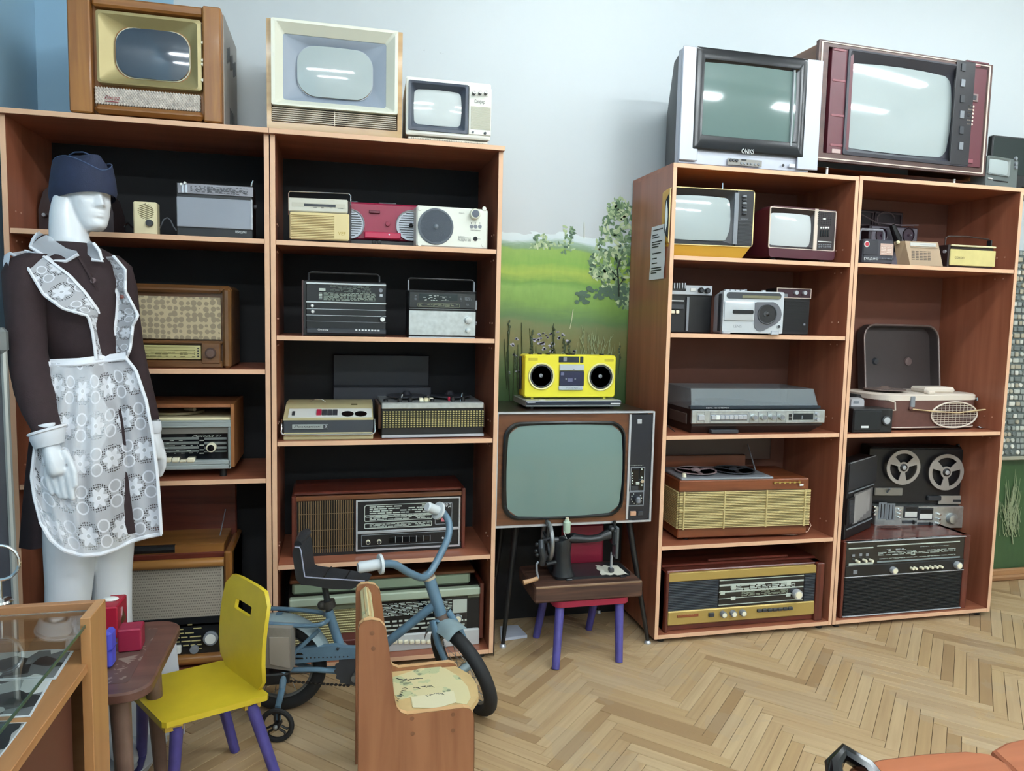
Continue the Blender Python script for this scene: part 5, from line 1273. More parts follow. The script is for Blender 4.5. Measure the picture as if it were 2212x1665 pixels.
d.add('grille_back', MB().prism([(gx+a_*cos(t), gz+b_*sin(t)) for t in [k*2*pi/32 for k in range(32)]], lambda p, q, y: (p, y, q), -.0062, -.004), mat('brown cloth', '#4c332d', .8))
d.add('carry_strap', MB().tube([d_ for d_ in [(d.p(455, 1455)[0], -.012, d.p(455, 1450)[1]), (d.p(580, 1460)[0], -.02, d.p(580, 1462)[1]), (d.p(720, 1468)[0], -.024, d.p(720, 1470)[1]), (d.p(890, 1455)[0], -.014, d.p(890, 1452)[1])]], .007, 8, flat=.4), mat('cream strap', '#c9b48a', .5))
d.add('strap_end', MB().ball((d.p(450, 1448)[0], -.012, d.p(450, 1448)[1]), .009, 10, 6), SU)
lx = d.p(320, 1410)[0]
d.add('lid_bracket', MB().tube([(lx-.004, .0, H-.02), (lx-.004, -.02, H-.02), (lx+.02, -.024, H-.026), (lx+.026, -.022, H-.06), (lx+.012, -.010, H-.062)], .0035, 6), IV)
d.add('latch', MB().box(d.p(455, 1370)[0], d.p(480, 1370)[0], -.014, -.004, H-.05, H-.004, .002), M_GREY); d.add('latch', MB().box(W-.002, W+.012, .02, .05, H-.03, H-.014, .002), M_CHROME)
# the lid, leaning back behind the case
lz0 = H*.55; lw0 = d.p(215, 1100, .2)[0]; lw1 = d.p(662, 1100, .2)[0]; ltop = d.p(450, 950, .24)[1]
yb0 = D-.035
def lidp(x0, x1, z0, z1, r, off): return [(a, yb0+.02+off+(b-lz0)*.12, b) for a, _, b in rrloop(x0, x1, z0, z1, r, 0, 6)]
d.add('lid', MB().loft([lidp(lw0, lw1, lz0, ltop, .06, .0), lidp(lw0, lw1, lz0, ltop, .06, -.045), lidp(lw0+.006, lw1-.006, lz0+.006, ltop-.006, .055, -.045), lidp(lw0+.012, lw1-.012, lz0+.012, ltop-.012, .05, -.006)], True, True), mat('dark lid lining', '#38302f', .6))
d.add('lid_rim', MB().tube(lidp(lw0, lw1, lz0, ltop, .06, -.047), .004, 6, closed=True), mat('lid rim metal', '#8a7c78', .35, .5))
X, Zc = d.p(508, 1172, .2); d.add('lid_hub', MB().lathe((X, yb0+.015+(Zc-lz0)*.12, Zc), (0, -1, 0), [(.02, 0), (.018, .008), (.01, .010)], 20), mat('lid hub', '#6a5a58', .4))
X, Zc = d.p(312, 1172, .2); d.add('lid_clip', MB().lathe((X, yb0+.015+(Zc-lz0)*.12, Zc), (0, -1, 0), [(.018, 0), (.012, .010)], 16), M_DKGREY)
d = Dev('loudspeaker', 'small black bookshelf loudspeaker in front of the suitcase recorder', 'loudspeaker', KN, (118, 1578), (355, 1588), (125, 1452), z, -.365, -3, .10)
d.body(M_BLACK, .003, .004, 'case'); d.box('grille', 128, 1462, 282, 1578, mat('black cloth', '#191b1c', .9), .002, .003, .003); d.knob('tweeter', 318, 1520, 26, M_DKGREY, .006, M_SILVER); d.box('label_plate', 165, 1552, 208, 1565, M_TEXTLT, .003, 0, 0)
d = Dev('device', 'pale grey rounded gadget with a small print beside the black loudspeaker', 'gadget', KN, (98, 1565), (176, 1568), (105, 1388), z, -.27, 0, .05)
d.add('case', MB().loft([rrloop(0, d.W, 0, d.H, .015, 0), rrloop(-.002, d.W+.002, 0, d.H+.002, .018, .015), rrloop(0, d.W, 0, d.H, .015, d.D)]), mat('pale grey plastic', '#b4b3b6', .4)); d.box('print', 122, 1404, 152, 1418, M_GREY, .001, 0, 0)
o = MB(); a = onZ(*KN(180, 1570), z); o.box(a.x, a.x+.11, -.20, -.10, z, z+.14, .01); o = o.build('bag', mat('black bag cloth', '#17181b', .8, bump=.5)); tag(o, 'black pouch squeezed between the gadget and the suitcase recorder', 'pouch')
a = onZ(*KN(880, 1570), z); mb = MB(); rr = []
for i in range(5): rr.append([(a.x+.012*i, a.y+.01*j, z+.003+.006*((i*7+j*3) % 4)/4) for j in range(4)])
mb.grid(rr); o = mb.build('paper_scrap', M_PAPER, smooth=0); tag(o, 'crumpled white paper scrap on the shelf right of the suitcase recorder', 'paper')

# ================= bottom: radiola, reel deck and its speaker
z = .036
K = CR(1810, 1130, 7.373)
d = Dev('table_radio', 'big black radiola with louvred lower half under the reel deck', 'radio', K, (25, 1400), (2030, 1255), (90, 295), z, -.362, 0, .29)
d.body(MAHOZ, .012, .004); W, H = d.W, d.H
xa = d.p(105, 850)[0]; xb = d.p(1985, 700)[0]
d.add('end_board', MB().box(0, xa, -.004, d.D, 0, H, .003), MAHOZ); d.add('end_board', MB().box(xb, W, -.004, d.D, 0, H, .003), MAHOZ)
zl = d.p(1000, 795)[1]; zc = d.p(1000, 625)[1]; zt = d.p(1000, 250)[1]
d.add('dial_panel', MB().box(xa, xb, .0, .012, zc, zt), M_SCALE); d.add('control_panel', MB().box(xa, xb, -.006, .012, zl, zc, .002), M_BLACK)
d.add('louvre_back', MB().box(xa, xb, .004, .012, .004, zl), M_BLACK)
mb = MB()
for i in range(26): q = .012+(zl-.016)*i/26; mb.box(xa+.004, xb-.004, -.002, .005, q, q+(zl-.016)/26*.45)
mb.build('louvres', mat('charcoal slat', '#25272a', .45), d.root, smooth=0, kind='stuff')
for a, b in ((zl-.003, zl+.001), (.004, .008), (zt-.004, zt)): d.add('chrome_strip', MB().box(xa-.001, xb+.001, -.008, 0, a, b, .001), M_SILVER)
d.box('scale_bar', 622, 352, 1942, 296, M_PRINT, .002, 0); d.box('scale_bar', 622, 640, 1938, 545, M_PRINT, .002, 0) if 0 else None
for (xa_, ya_, xb_, yb_, n) in ((640, 455, 1870, 440, 1), (660, 560, 1870, 500, 1)): d.dashes('scale_lines', xa_, ya_, xb_, yb_, 3, M_PRINT, 60+n, fill=.35, dens=.95, at=-.0012)
zz_ = d.p(1200, 580)[1]; d.add('scale_band', MB().box(d.p(622, 620)[0], d.p(1938, 540)[0], -.002, 0, zz_-.003, zz_+.003), mat('blue grey band', '#7d8a8c', .5))
d.dashes('scale_figures', 1310, 372, 1770, 350, 3, M_PRINT, 63, fill=.5, dens=.6, at=-.0014); d.dashes('scale_names', 780, 408, 1080, 420, 2, M_TEXTLT, 64, fill=.4, dens=.6, at=-.0014)
d.frame('pointer', [(1162, 445, 1215, 500, .1, 0), (1162, 445, 1215, 500, .1, -.005), (1172, 455, 1206, 490, .1, -.005), (1172, 455, 1206, 490, .1, 0)], M_PRINT)
d.box('left_bar', 168, 395, 560, 392, M_PRINT, .003, 0); d.box('left_bar', 168, 640, 558, 650, M_PRINT, .003, 0)
for x, y in ((288, 595), (403, 580), (508, 580)):
    d.knob('knob', x, y, 18, M_IVORY, .022, at=0); d.box('knob_mark', x-60, y-100, x-20, y-60, M_GREY, .001, 0, 0)
d.knob('tuning_knob', 870, 740, 48, M_SILVER, .018, M_IVORY, at=-.006); d.knob('tuning_knob', 1890, 660, 50, M_SILVER, .018, M_IVORY, at=-.006)
for i, x in enumerate((1160, 1212, 1312, 1388, 1465, 1543, 1618)): d.knob('push_key', x, 712-i*5, 18, M_IVORY, .018, at=-.006)
d.box('badge', 230, 742, 290, 800, M_GREY, .008, 0)
zr = z+H+.001
d = Dev('reel_tape_deck', 'black reel-to-reel tape deck with two light spools and silver control panel', 'tape recorder', KO, (345, 745), (1035, 845), (370, 215), zr, -.13, -9, .10)
W, H = d.W, d.H
xe = d.p(1095, 600)[0]
d.add('case', MB().box(-.02, xe, .008, .10, .0, H, .006), M_BLACK)
d.box('deck_face', 330, 230, 1065, 620, mat('deck black', '#18181c', .35), .0, .008)
DK = M_ALU
def reel(x, y, r):
    X, Zc = d.p(x, y); R = d.len(r, x, y); mb = MB(); n = 36
    L = [[(X+q*cos(2*pi*k/n), yy, Zc+q*sin(2*pi*k/n)) for k in range(n)] for q, yy in ((R, -.020), (R, -.024), (R*.80, -.024), (R*.80, -.020))]
    mb.loft(L, False, False, True)
    for k in range(3):
        a = k*2*pi/3+.5; ca, sa = cos(a), sin(a)
        P = [(ca*R*.2-sa*s_*w_, sa*R*.2+ca*s_*w_) for s_, w_ in ((-1, R*.09), (1, R*.09))]+[(ca*R*.84-sa*s_*w_, sa*R*.84+ca*s_*w_) for s_, w_ in ((1, R*.26), (-1, R*.26))]
        mb.prism([(X+p, Zc+q) for p, q in P], lambda p, q, yy: (p, yy, q), -.0205, -.0238)
    mb.lathe((X, -.019, Zc), (0, -1, 0), [(R*.32, 0), (R*.32, .005), (R*.1, .006)], 24)
    o = d.add('reel', mb, mat('pale reel plastic', '#a8a39d', .35, .2))
    d.add('reel_hub', MB().lathe((X, 0, Zc), (0, -1, 0), [(R*.22, 0), (R*.22, .026), (R*.12, .03), (R*.05, .031)], 20), M_BLACK, o)
    d.add('hub_pin', MB().lathe((X, -.02, Zc), (0, -1, 0), [(R*.13, 0), (R*.12, .012), (R*.04, .013)], 16), M_SILVER, o)
reel(550, 357, 120); reel(856, 392, 125)
d.box('head_plate', 358, 508, 556, 566, mat('dull nickel', '#8e8b84', .4, .4), .01, 0, .003); d.box('head_cover', 735, 565, 830, 600, M_DKGREY, .016, 0, .003)
d.box('counter_plate', 820, 565, 1055, 628, mat('pale plate metal', '#b6b3ac', .35, .4), .008, 0, .002); d.box('counter', 920, 592, 998, 610, M_DKGREY, .009, 0); d.box('top_bar', 845, 540, 1055, 575, M_SILVER, .012, 0) if 0 else None
d.add('lever', MB().tube([(d.p(447, 530)[0], -.005, d.p(447, 545)[1]), (d.p(447, 505)[0], -.03, d.p(447, 505)[1])], .004, 8), M_GREY)
d.frame('control_panel', [(350, 585, 1050, 838, .01, .008)]*0+[(348, 588, 1040, 838, .01, .01), (348, 588, 1040, 838, .01, -.026), (352, 592, 1036, 834, .01, -.027)], M_ALU, cap1=True) if 0 else None
# sloping silver panel follows the lower edge of the deck
z0a, z1a = d.p(690, 790)[1], d.p(690, 635)[1]
d.add('control_panel', MB().box(d.p(348, 660)[0], d.p(1045, 740)[0], -.026, .01, z0a, z1a, .003), M_ALU)
fy = -.0262
def pz(x, y): return d.p(x, y, fy)
for x0, y0, x1, y1 in ((575, 640, 672, 728), (680, 655, 780, 742)):
    X0, Z1_ = pz(x0, y0); X1, Z0_ = pz(x1, y1); d.add('meter_frame', MB().box(X0, X1, fy-.004, fy+.002, Z0_, Z1_, .002), M_DKGREY)
    d.add('meter_face', MB().box(X0+.006, X1-.006, fy-.0045, fy, Z0_+.006, Z1_-.010), mat('lit white meter', '#dfe0da', .3))
    d.add('meter_shade', MB().box(X0+.006, X1-.006, fy-.005, fy, (Z0_+Z1_)/2+.002, Z1_-.006), M_BLACK)
for x, y in ((357, 645), (357, 672), (354, 698), (537, 668), (536, 695), (535, 722), (822, 700), (820, 733), (817, 766), (1012, 790)):
    X, Zc = pz(x, y); d.add('knob', MB().lathe((X, fy, Zc), (0, -1, 0), [(.006, 0), (.0055, .014), (.002, .015)], 16), M_CHROME)
for x0, y0, x1, y1 in ((395, 617, 445, 735), (453, 623, 505, 743)):
    X0, Z1_ = pz(x0, y0); X1, Z0_ = pz(x1, y1); d.add('fader_well', MB().box(X0, X1, fy-.002, fy, Z0_, Z1_, .001), M_GREY)
    for f in (.3, .7): xx = X0+(X1-X0)*f; d.add('fader_slot', MB().box(xx-.0015, xx+.0015, fy-.0035, fy, Z0_+.006, Z1_-.006), M_BLACK)
for x0, y0, x1, y1 in ((562, 738, 665, 775), (672, 752, 782, 790)):
    X0, Z1_ = pz(x0, y0+8); X1, Z0_ = pz(x1, y1-8); d.add('slider_slot', MB().box(X0, X1, fy-.002, fy, Z0_, Z1_), M_DKGREY)
    d.add('slider', MB().box(X1-.02, X1-.012, fy-.008, fy, Z0_-.002, Z1_+.002, .001), M_BLACK)
X, Zc = pz(918, 732); d.add('tuning_dial', MB().lathe((X, fy, Zc), (0, -1, 0), [(.026, 0), (.026, .006), (.02, .016), (.016, .017)], 32), M_ALU)
X, Zc = pz(1014, 730); d.add('jack', MB().lathe((X, fy, Zc), (0, -1, 0), [(.004, 0), (.004, .001), (.001, .0012)], 12), M_BLACK)
d.add('hinge', MB().box(xe-.09, xe-.01, .02, .04, H-.002, H+.012, .003), M_BLACK)
# stereo radio standing obliquely at the left, on the radiola
d = Dev('cassette_recorder', 'black radio recorder with grey printed face set at an angle beside the reel deck', 'radio', KO, (152, 855), (340, 770), (185, 335), zr, -.345, 31, .07)
d.body(M_BLACK, .002, .003, 'case')
d.box('upper_grille', 185, 340, 372, 465, mat('dark slate grille', '#27292d', .5), .002, .0); d.box('trim', 178, 530, 362, 478, M_GREY, .003, 0) if 0 else None
FG = mat('grey printed face', '#6d6c6c', .5)
d.box('scale_panel', 215, 555, 335, 715, FG, .002, 0)
for i in range(5): d.box('scale_stripe', 222+i*22, 565-i*10, 232+i*22, 760-i*22, mat('pale stripe', '#9a9896', .5), .003, 0, 0)
d.box('key_block', 165, 590, 200, 760, M_BLACK, .006, 0)
for i in range(5): d.box('key', 170, 605+i*33, 195, 628+i*33, M_DKGREY, .010, 0, .001)
d.box('lower_bar', 150, 850, 340, 745, M_GREY, .003, 0) if 0 else None
for y0, y1 in ((325, 300), (548, 490), (800, 735)):
    X0, Za = d.p(160, y0); X1, Zb = d.p(352, y1); d.add('trim_bar', MB().box(.004, d.W-.004, -.004, 0, (Za+Zb)/2-.002, (Za+Zb)/2+.002), M_GREY)
o = MB(); a = onZ(*KO(380, 795), zr+.002); o.prism([(a.x, a.y), (a.x+.03, a.y-.02), (a.x+.10, a.y-.03), (a.x+.09, a.y+.0), (a.x+.04, a.y+.005)], lambda p, q, h: (p, q, h), zr+.001, zr+.006)
o = o.build('leather_strap', mat('brown strap', '#4a2e28', .6)); tag(o, 'brown strap lying on the black radiola under the reel deck', 'strap')
# ================= floor television in the gap
d = Dev('television', 'floor television with walnut front and greenish screen on splayed black legs', 'television', KK, (88, 757), (922, 740), (100, 130), None, -.375, 0, .36)
W, H, D = d.W, d.H, d.D; ztv = d.o.z+H
d.body(mat('dark tv case', '#2a1c18', .3, coat=.3), .01, .004)
d.box('front_board', 92, 142, 826, 742, WAL, .002, .012)
d.frame('silver_outline', [(88, 130, 948, 742, .005, .012), (88, 130, 948, 742, .005, -.008), (94, 140, 938, 732, .005, -.008), (94, 140, 938, 732, .005, .0)], M_SILVER)
d.frame('screen_surround', [(120, 182, 792, 712, .16, .004, .02), (120, 182, 792, 712, .16, -.010, .02), (128, 190, 786, 704, .15, -.012, .03), (148, 206, 776, 697, .12, -.002, .03)], M_GLOSSBLACK)
d.screen('picture_tube', 144, 202, 780, 700, .11, mat('greenish picture tube', '#6c8580', .07, coat=.6), .014, .001, .04)
d.box('control_panel', 834, 142, 936, 728, mat('blue black panel', '#1a1e27', .3), .004, .004)
d.box('panel_trim', 829, 142, 819, 730, M_SILVER, .008, 0, 0)
K = CR(1340, 880, 6.657); d.c = K
d.box('emblem', 240, 165, 300, 230, M_SILVER, .007, 0)
d.text('Горизонт', 150, 820, 335, 842, M_PRINT, at=-.0046)
d.frame('channel_frame', [(140, 855, 335, 1195, .02, 0), (140, 855, 335, 1195, .02, -.007), (150, 866, 325, 1185, .02, -.007), (150, 866, 325, 1185, .02, 0)], M_GREY)
d.box('channel_glass', 150, 890, 250, 1110, M_GLOSSBLACK, .006, 0); d.box('slider_well', 272, 870, 325, 1185, M_GLOSSBLACK, .006, 0)
for i in range(5): d.knob('channel_mark', 167, 940+i*36, 9, M_PRINT, .0075)
for y in (882, 1000, 1110): d.knob('small_knob', 298, y, 12, M_PRINT, .010)
d.knob('slider_knob', 290, 1045, 26, M_CHROME, .020); d.box('pointer', 212, 1065, 262, 1100, M_PRINT, .010, 0); d.box('plate', 150, 1130, 245, 1180, M_DKGREY, .007, 0)
d.frame('dial_frame', [(112, 1205, 325, 1405, .02, 0), (112, 1205, 325, 1405, .02, -.007), (122, 1216, 315, 1394, .02, -.007), (122, 1216, 315, 1394, .02, 0)], M_GREY)
for k in range(10):
    a = k*2*pi/12+.6; d.knob('dial_dot', 225-72*sin(a), 1305-80*cos(a), 8, M_PRINT, .006)
d.knob('channel_dial', 228, 1310, 48, M_DKGREY, .020, M_GREY); d.box('dial_grip', 200, 1270, 250, 1360, M_GREY, .030, -.01, .004)
d.box('key', 132, 1487, 215, 1548, mat('peach key', '#c79a7c', .4), .010, 0, .002); d.box('key', 235, 1487, 312, 1545, M_DKGREY, .010, 0, .002)
d.c = KK
for x, y in ((.10, .10), (.10, .31), (W-.05, .06), (W-.10, .31)):
    dx = -.05 if x < .2 else .045; fx = x+dx*(1.0); zf = -d.o.z
    if x > .3 and y < .1: p1 = onZ(1399, 1383, .012)-d.o; tgt = (p1.x, p1.y, zf+.012)
    else: tgt = (fx, y+(-.02 if y < .2 else .02), zf+.012)
    l = d.add('leg', MB().tube([(x, y, .004), tgt], [.013, .008], 12), M_BLACK)
    d.add('leg_foot', MB().lathe((tgt[0], tgt[1], zf), (0, 0, 1), [(.013, 0), (.013, .006), (.007, .014)], 14), M_SILVER, l)
# ================= disc player and yellow boombox on it
K = CR(1120, 750, 9.617)
d = Dev('disc_player', 'flat silver disc player under the yellow boombox', 'disc player', K, (150, 1225), (2128, 1225), (150, 1105), ztv+.002, -.30, 0, .20)
W, H, D = d.W, d.H, d.D
d.add('case', MB().box(0, W, .003, D, .006, H, .003), mat('silver sheet', '#a9b0b0', .35, .5))
d.box('front_panel', 155, 1108, 2128, 1190, M_SILVER, .003, .004, .002); d.box('display_band', 162, 1125, 2118, 1185, mat('blue black gloss', '#1a2332', .15), .0045, 0)
d.box('tray_line', 175, 1132, 345, 1155, M_SILVER, .006, 0); d.box('label_print', 1905, 1155, 2105, 1178, M_TEXTLT, .0055, 0, 0)
for x in (.03, W-.03):
    for y in (.03, D-.03): d.add('foot', MB().cyl((x, y, -.002), (x, y, .008), .01, n=12), M_BLACK)
d.add('sticker', MB().box(W*.15, W*.21, .01, .022, H, H+.0006), M_WHITE)
zd = ztv+.002+H
d = Dev('boombox', 'bright yellow cassette boombox with two round black speakers', 'radio', K, (108, 1000), (2000, 1005), (112, 150), zd+.004, -.245, 0, .085)
YB = mat('lemon yellow plastic', '#e4d838', .35); W, H, D = d.W, d.H, d.D
xr = d.p(2035, 300)[0]
d.add('case', MB().loft([rrloop(.004, xr-.004, .004, H-.004, .01, 0), rrloop(0, xr, 0, H, .012, .006), rrloop(0, xr, 0, H, .012, D-.01), rrloop(.006, xr-.006, .006, H-.006, .012, D)]), YB)
for x, y in ((475, 600), (1705, 615)):
    d.ring('speaker_ring', x, y, 272, 240, mat('pale yellow ring', '#e8e2a0', .4), .006); o = d.cone('speaker', x, y, 245, mat('speaker grey', '#45484a', .5), .004, .16); d.ring('cone_edge', x, y, 240, 205, M_DKGREY, .002); d.knob('dust_cap', x-12, y-15, 40, M_GREY, .006)
d.box('radio_window', 838, 188, 1255, 315, mat('smoke window', '#232c34', .15), .002, 0); d.box('radio_window', 1280, 192, 1345, 318, MATS['smoke window'], .002, 0)
d.box('window_pointer', 930, 200, 1000, 295, M_GREY, .003, 0)
d.box('silver_bar', 848, 352, 1355, 485, mat('pale silver panel', '#bcc5cb', .35, .2), .006, 0, .002); d.box('cassette_door', 848, 490, 1350, 800, mat('navy window', '#23263f', .12), .006, 0, .002)
d.box('lower_bar', 828, 805, 1330, 885, MATS['pale silver panel'], .008, 0, .002); d.text('PHOENIC-3', 985, 825, 1310, 868, M_GREY, at=-.0085)
d.box('window_print', 1008, 640, 1115, 715, mat('lilac grey', '#5d5f7c', .4), .0066, 0); d.box('window_print', 872, 515, 940, 585, MATS['lilac grey'], .0066, 0)
for x, y in ((980, 655), (1168, 655)): d.knob('spool_hub', x, y, 18, M_GREY, .0075)
d.knob('lamp', 1143, 455, 10, M_DKGREY, .0075); d.box('embossed_mark', 210, 220, 400, 275, mat('ochre print', '#c2b22f', .4), .001, 0); d.box('embossed_mark', 1790, 240, 1975, 295, MATS['ochre print'], .001, 0)
for x in (300, 485, 655, 1080, 1172, 1785): X, _ = d.p(x, 150); d.add('top_key', MB().box(X-.006, X+.006, .02, .045, H-.001, H+.005, .001), M_BLACK)
for x in (300, 1805): X, _ = d.p(x, 1000); d.add('foot', MB().box(X-.005, X+.005, .01, .03, -.004, .002), YB)
d.add('handle', MB().tube([(-.003, .04, .03), (-.004, .04, H*.75), (-.003, .05, H-.01)], .006, 8), M_BLACK)
d.add('antenna_stub', MB().tube([(W*.46, D-.01, H), (W*.47, D-.01, H+.008), (W*.49, D-.01, H)], .001, 4), M_SILVER)

# ================= child's red chair with the sewing machine
RC = mat('crimson paint', '#8e1a36', .4); PB = mat('violet blue paint', '#4a4488', .45, var=.12, vscale=30)
fl, fr = onZ(1200, 1445, 0), onZ(1337, 1430, 0)
r = empty('child_chair', (.35, -.40, 0)); tag(r, 'small red painted child chair with violet legs carrying the sewing machine', 'chair')
def rel(p): return (p[0]-.35, p[1]+.40, p[2])
zs = .232
MB().loft([[(a, b, zz_) for a, _, b in rrloop(.205-.35, .497-.35, -.47+.40, -.20+.40, .03, 0, 4)] for zz_ in (zs-.022, zs-.003, zs)]).build('seat', RC, r)
MB().box(.30-.35, .475-.35, .165, .18, zs+.03, .445, .012).build('backrest', RC, r)
for x in (.32, .455): MB().box(x-.012-.35, x+.012-.35, .178, .192, zs-.01, .40, .003).build('back_slat', RC, r)
for p0, p1 in (((.235, -.44, zs-.02), fl), ((.465, -.44, zs-.02), fr), ((.245, -.23, zs-.02), Vector((.205, -.235, 0))), ((.46, -.23, zs-.02), Vector((.435, -.20, 0)))):
    MB().tube([rel(p0), rel(p1)], [.017, .014], 14).build('leg', PB, r)
K = CR(1110, 1100, 7.1355)
zb_ = zs+.001
d = Dev('sewing_machine', 'old black hand-crank sewing machine on a worn wooden base with white thread', 'sewing machine', K, (320, 1410), (1985, 1288), (1985, 1100), zb_, -.475, 0, .24)
W, H, D = d.W, d.H, d.D
OLDW = wood('worn dark wood', '#5a3d30', '#38241c', 'x', .55, 9)
d.add('base', MB().box(0, W, 0, D, 0, H, .006), OLDW)
d.add('worn_edge', MB().box(.004, W-.004, -.0012, .006, H-.008, H+.0006, .002), wood('bare worn wood', '#8f7358', '#6d5440', 'x', .6, 12))
IRON = mat('black japanned iron', '#24272a', .28, .1, var=.15, vscale=30)
ym = .083
def sp(x, y, off=ym): q = d.p(x, y, off); return q
# bed plate
x0 = sp(640, 1050, .07)[0]; x1 = sp(1790, 1050, .07)[0]
d.add('bed_plate', MB().loft([[(a, b, zz_) for a, _, b in rrloop(x0, x1, .055, .195, .02, 0, 4)] for zz_ in (H, H+.008, H+.010)]), IRON)
for x in (850, 1680): X, _ = sp(x, 1100, .05); d.add('bed_hinge', MB().box(X-.012, X+.012, .045, .06, H-.001, H+.006, .002), IRON)
# pillar, arm and head in one casting
def ell(x, z, rx, ry, tilt=0, n=16, y=ym): return [(x+rx*cos(t)*cos(tilt), y+ry*sin(t), z+rx*cos(t)*sin(tilt)) for t in [k*2*pi/n for k in range(n)]]
px_, pz_ = sp(755, 1000); hz = H+.010
secs = []
for y_, w_, ry in ((1000, 175, .040), (930, 150, .034), (800, 132, .030), (650, 128, .030), (520, 140, .031)):
    cxp = {1000: 765, 930: 755, 800: 745, 650: 745, 520: 750}[y_]; X, Zz = sp(cxp, y_); secs.append(ell(X, max(Zz, hz), d.len(w_, cxp, y_), ry))
X, Zz = sp(770, 440); secs.append(ell(X, Zz, d.len(130, 770, 440), .029, .35))
for cxp, cyp, hh, ry, t in ((900, 440, 80, .026, 1.2), (1000, 450, 66, .023, 1.45), (1150, 455, 52, .020, 1.5), (1300, 440, 52, .019, 1.6), (1400, 400, 68, .019, 1.75), (1480, 380, 80, .019, 1.6)):
    X, Zz = sp(cxp, cyp); secs.append(ell(X, Zz, d.len(hh, cxp, cyp), ry, t))
d.add('body', MB().loft(secs), IRON, smooth=1.2)
hx, hz1 = sp(1555, 230); _, hz0 = sp(1555, 720)
xa, xb = sp(1500, 400)[0], sp(1590, 400)[0]
d.add('head', MB().box(xa, xb, ym-.022, ym+.022, sp(1550, 540)[1], sp(1550, 290)[1], .008), IRON)
d.add('face_plate', MB().box(xb-.012, xb, ym-.024, ym+.015, sp(1570, 735)[1], sp(1570, 255)[1], .003), mat('dull steel plate', '#5f666a', .35, .5))
d.add('presser_bar', MB().cyl((xb-.018, ym, sp(1540, 930)[1]), (xb-.018, ym, sp(1540, 700)[1]), .004, n=10), M_SILVER)
d.add('needle_bar', MB().cyl((xb-.024, ym-.008, sp(1540, 960)[1]), (xb-.024, ym-.008, sp(1540, 650)[1]), .003, n=8), M_GREY)
d.add('presser_foot', MB().box(xb-.03, xb-.012, ym-.016, ym+.006, sp(1540, 945)[1], sp(1540, 890)[1], .002), M_DKGREY)
d.add('top_screw', MB().cyl((xb-.012, ym, hz1-.01), (xb-.012, ym, hz1+.014), .006, n=12), IRON)
d.add('head_cap', MB().ball((xa+.0, ym, sp(1480, 300)[1]), (.014, .018, .013), 14, 8), IRON)
# hand wheel
wx, wz = sp(520, 480); wr = d.len(285, 520, 480)
wy = ym
d.add('axle', MB().cyl((wx-.02, wy, wz), (sp(680, 480)[0], wy, wz), .012, n=14), IRON)
rim = [(wx+.0, wy+wr*.92*cos(t), wz+wr*.98*sin(t)) for t in [k*2*pi/40 for k in range(40)]]
d.add('hand_wheel', MB().tube(rim, .0085, 10, closed=True), mat('worn bright steel', '#8c8f90', .3, .7))
mb = MB()
for k in range(5):
    a = k*2*pi/5+.3; mb.tube([(wx, wy, wz), (wx, wy+wr*.9*cos(a), wz+wr*.95*sin(a))], .005, 8)
d.add('wheel_spokes', mb, IRON)
# crank gear housing, arm and wooden handle
gx, gz = sp(400, 640)
d.add('gear_arm', MB().tube([(sp(385, 440)[0], wy-.03, sp(385, 440)[1]), (sp(375, 540)[0], wy-.045, sp(375, 540)[1]), (sp(400, 680)[0], wy-.045, sp(400, 680)[1]), (sp(400, 800)[0], wy-.03, sp(400, 800)[1])], [.010, .013, .013, .012], 10), mat('dark steel', '#3c4146', .35, .4))
d.add('gear', MB().cyl((wx-.035, wy-.02, gz), (wx-.02, wy-.02, gz), .022, n=18), IRON)
for x, y in ((310, 490), (300, 590), (315, 650)): X, Zz = sp(x, y); d.add('crank_stud', MB().ball((X, wy-.04, Zz), .008, 10, 6), IRON)
d.add('wheel_bracket', MB().tube([(sp(460, 790)[0], wy-.03, sp(460, 800)[1]), (sp(620, 775)[0], wy-.02, sp(620, 785)[1])], .008, 8), IRON)
d.add('crank', MB().tube([(sp(320, 740)[0], wy-.05, sp(320, 740)[1]), (sp(290, 770)[0], wy-.055, sp(290, 770)[1]), (sp(285, 860)[0], wy-.06, sp(285, 860)[1]), (sp(305, 970)[0], wy-.065, sp(305, 970)[1])], .004, 8), M_GREY)
d.add('crank_handle', MB().tube([(sp(295, 965)[0], wy-.065, sp(295, 970)[1]), (sp(200, 990)[0], wy-.067, sp(200, 1000)[1]), (sp(75, 1025)[0], wy-.07, sp(75, 1025)[1])], [.008, .0075, .009], 12), mat('bare wood handle', '#b58e68', .5))
tx, tz = sp(815, 350)
d.add('thread_spool', MB().lathe((tx, wy, tz-.002), (0, 0, 1), [(.0125, 0), (.0135, .004), (.0135, .040), (.009, .045), (.008, .050), (.003, .052)], 20), mat('pale green thread', '#b5c9b4', .7))
d.add('spool_pin', MB().cyl((tx, wy, tz+.04), (tx, wy, tz+.055), .006, n=10), mat('cream spool end', '#d9cdb4', .5))
d.add('thread', MB().tube([(tx-.012, wy-.01, tz+.006), (tx-.016, wy-.02, tz+.002), (tx-.008, wy-.028, tz-.016)], .0007, 4), M_WHITE)
# cloth under the presser foot
cl = [onZ(*K(x, y), zb_+H+.012) for x, y in ((1255, 865), (1600, 865), (1755, 1000), (1360, 1010))]
rr = []
for i in range(7):
    a = cl[0].lerp(cl[3], i/6); b = cl[1].lerp(cl[2], i/6); rr.append([tuple(a.lerp(b, j/8)+Vector((.004*sin(i*2.1+j), .003*cos(j*1.7), .0018*sin(i*1.9+j*2.3)))) for j in range(9)])
mb = MB().grid(rr); mb.grid([[(x, y, zz_-.001) for x, y, zz_ in q] for q in rr])
o = mb.build('cloth_scrap', mat('off white cloth', '#d6d4c4', .85), recalc=False, smooth=1); tag(o, 'scrap of off-white cloth under the sewing machine needle', 'cloth')

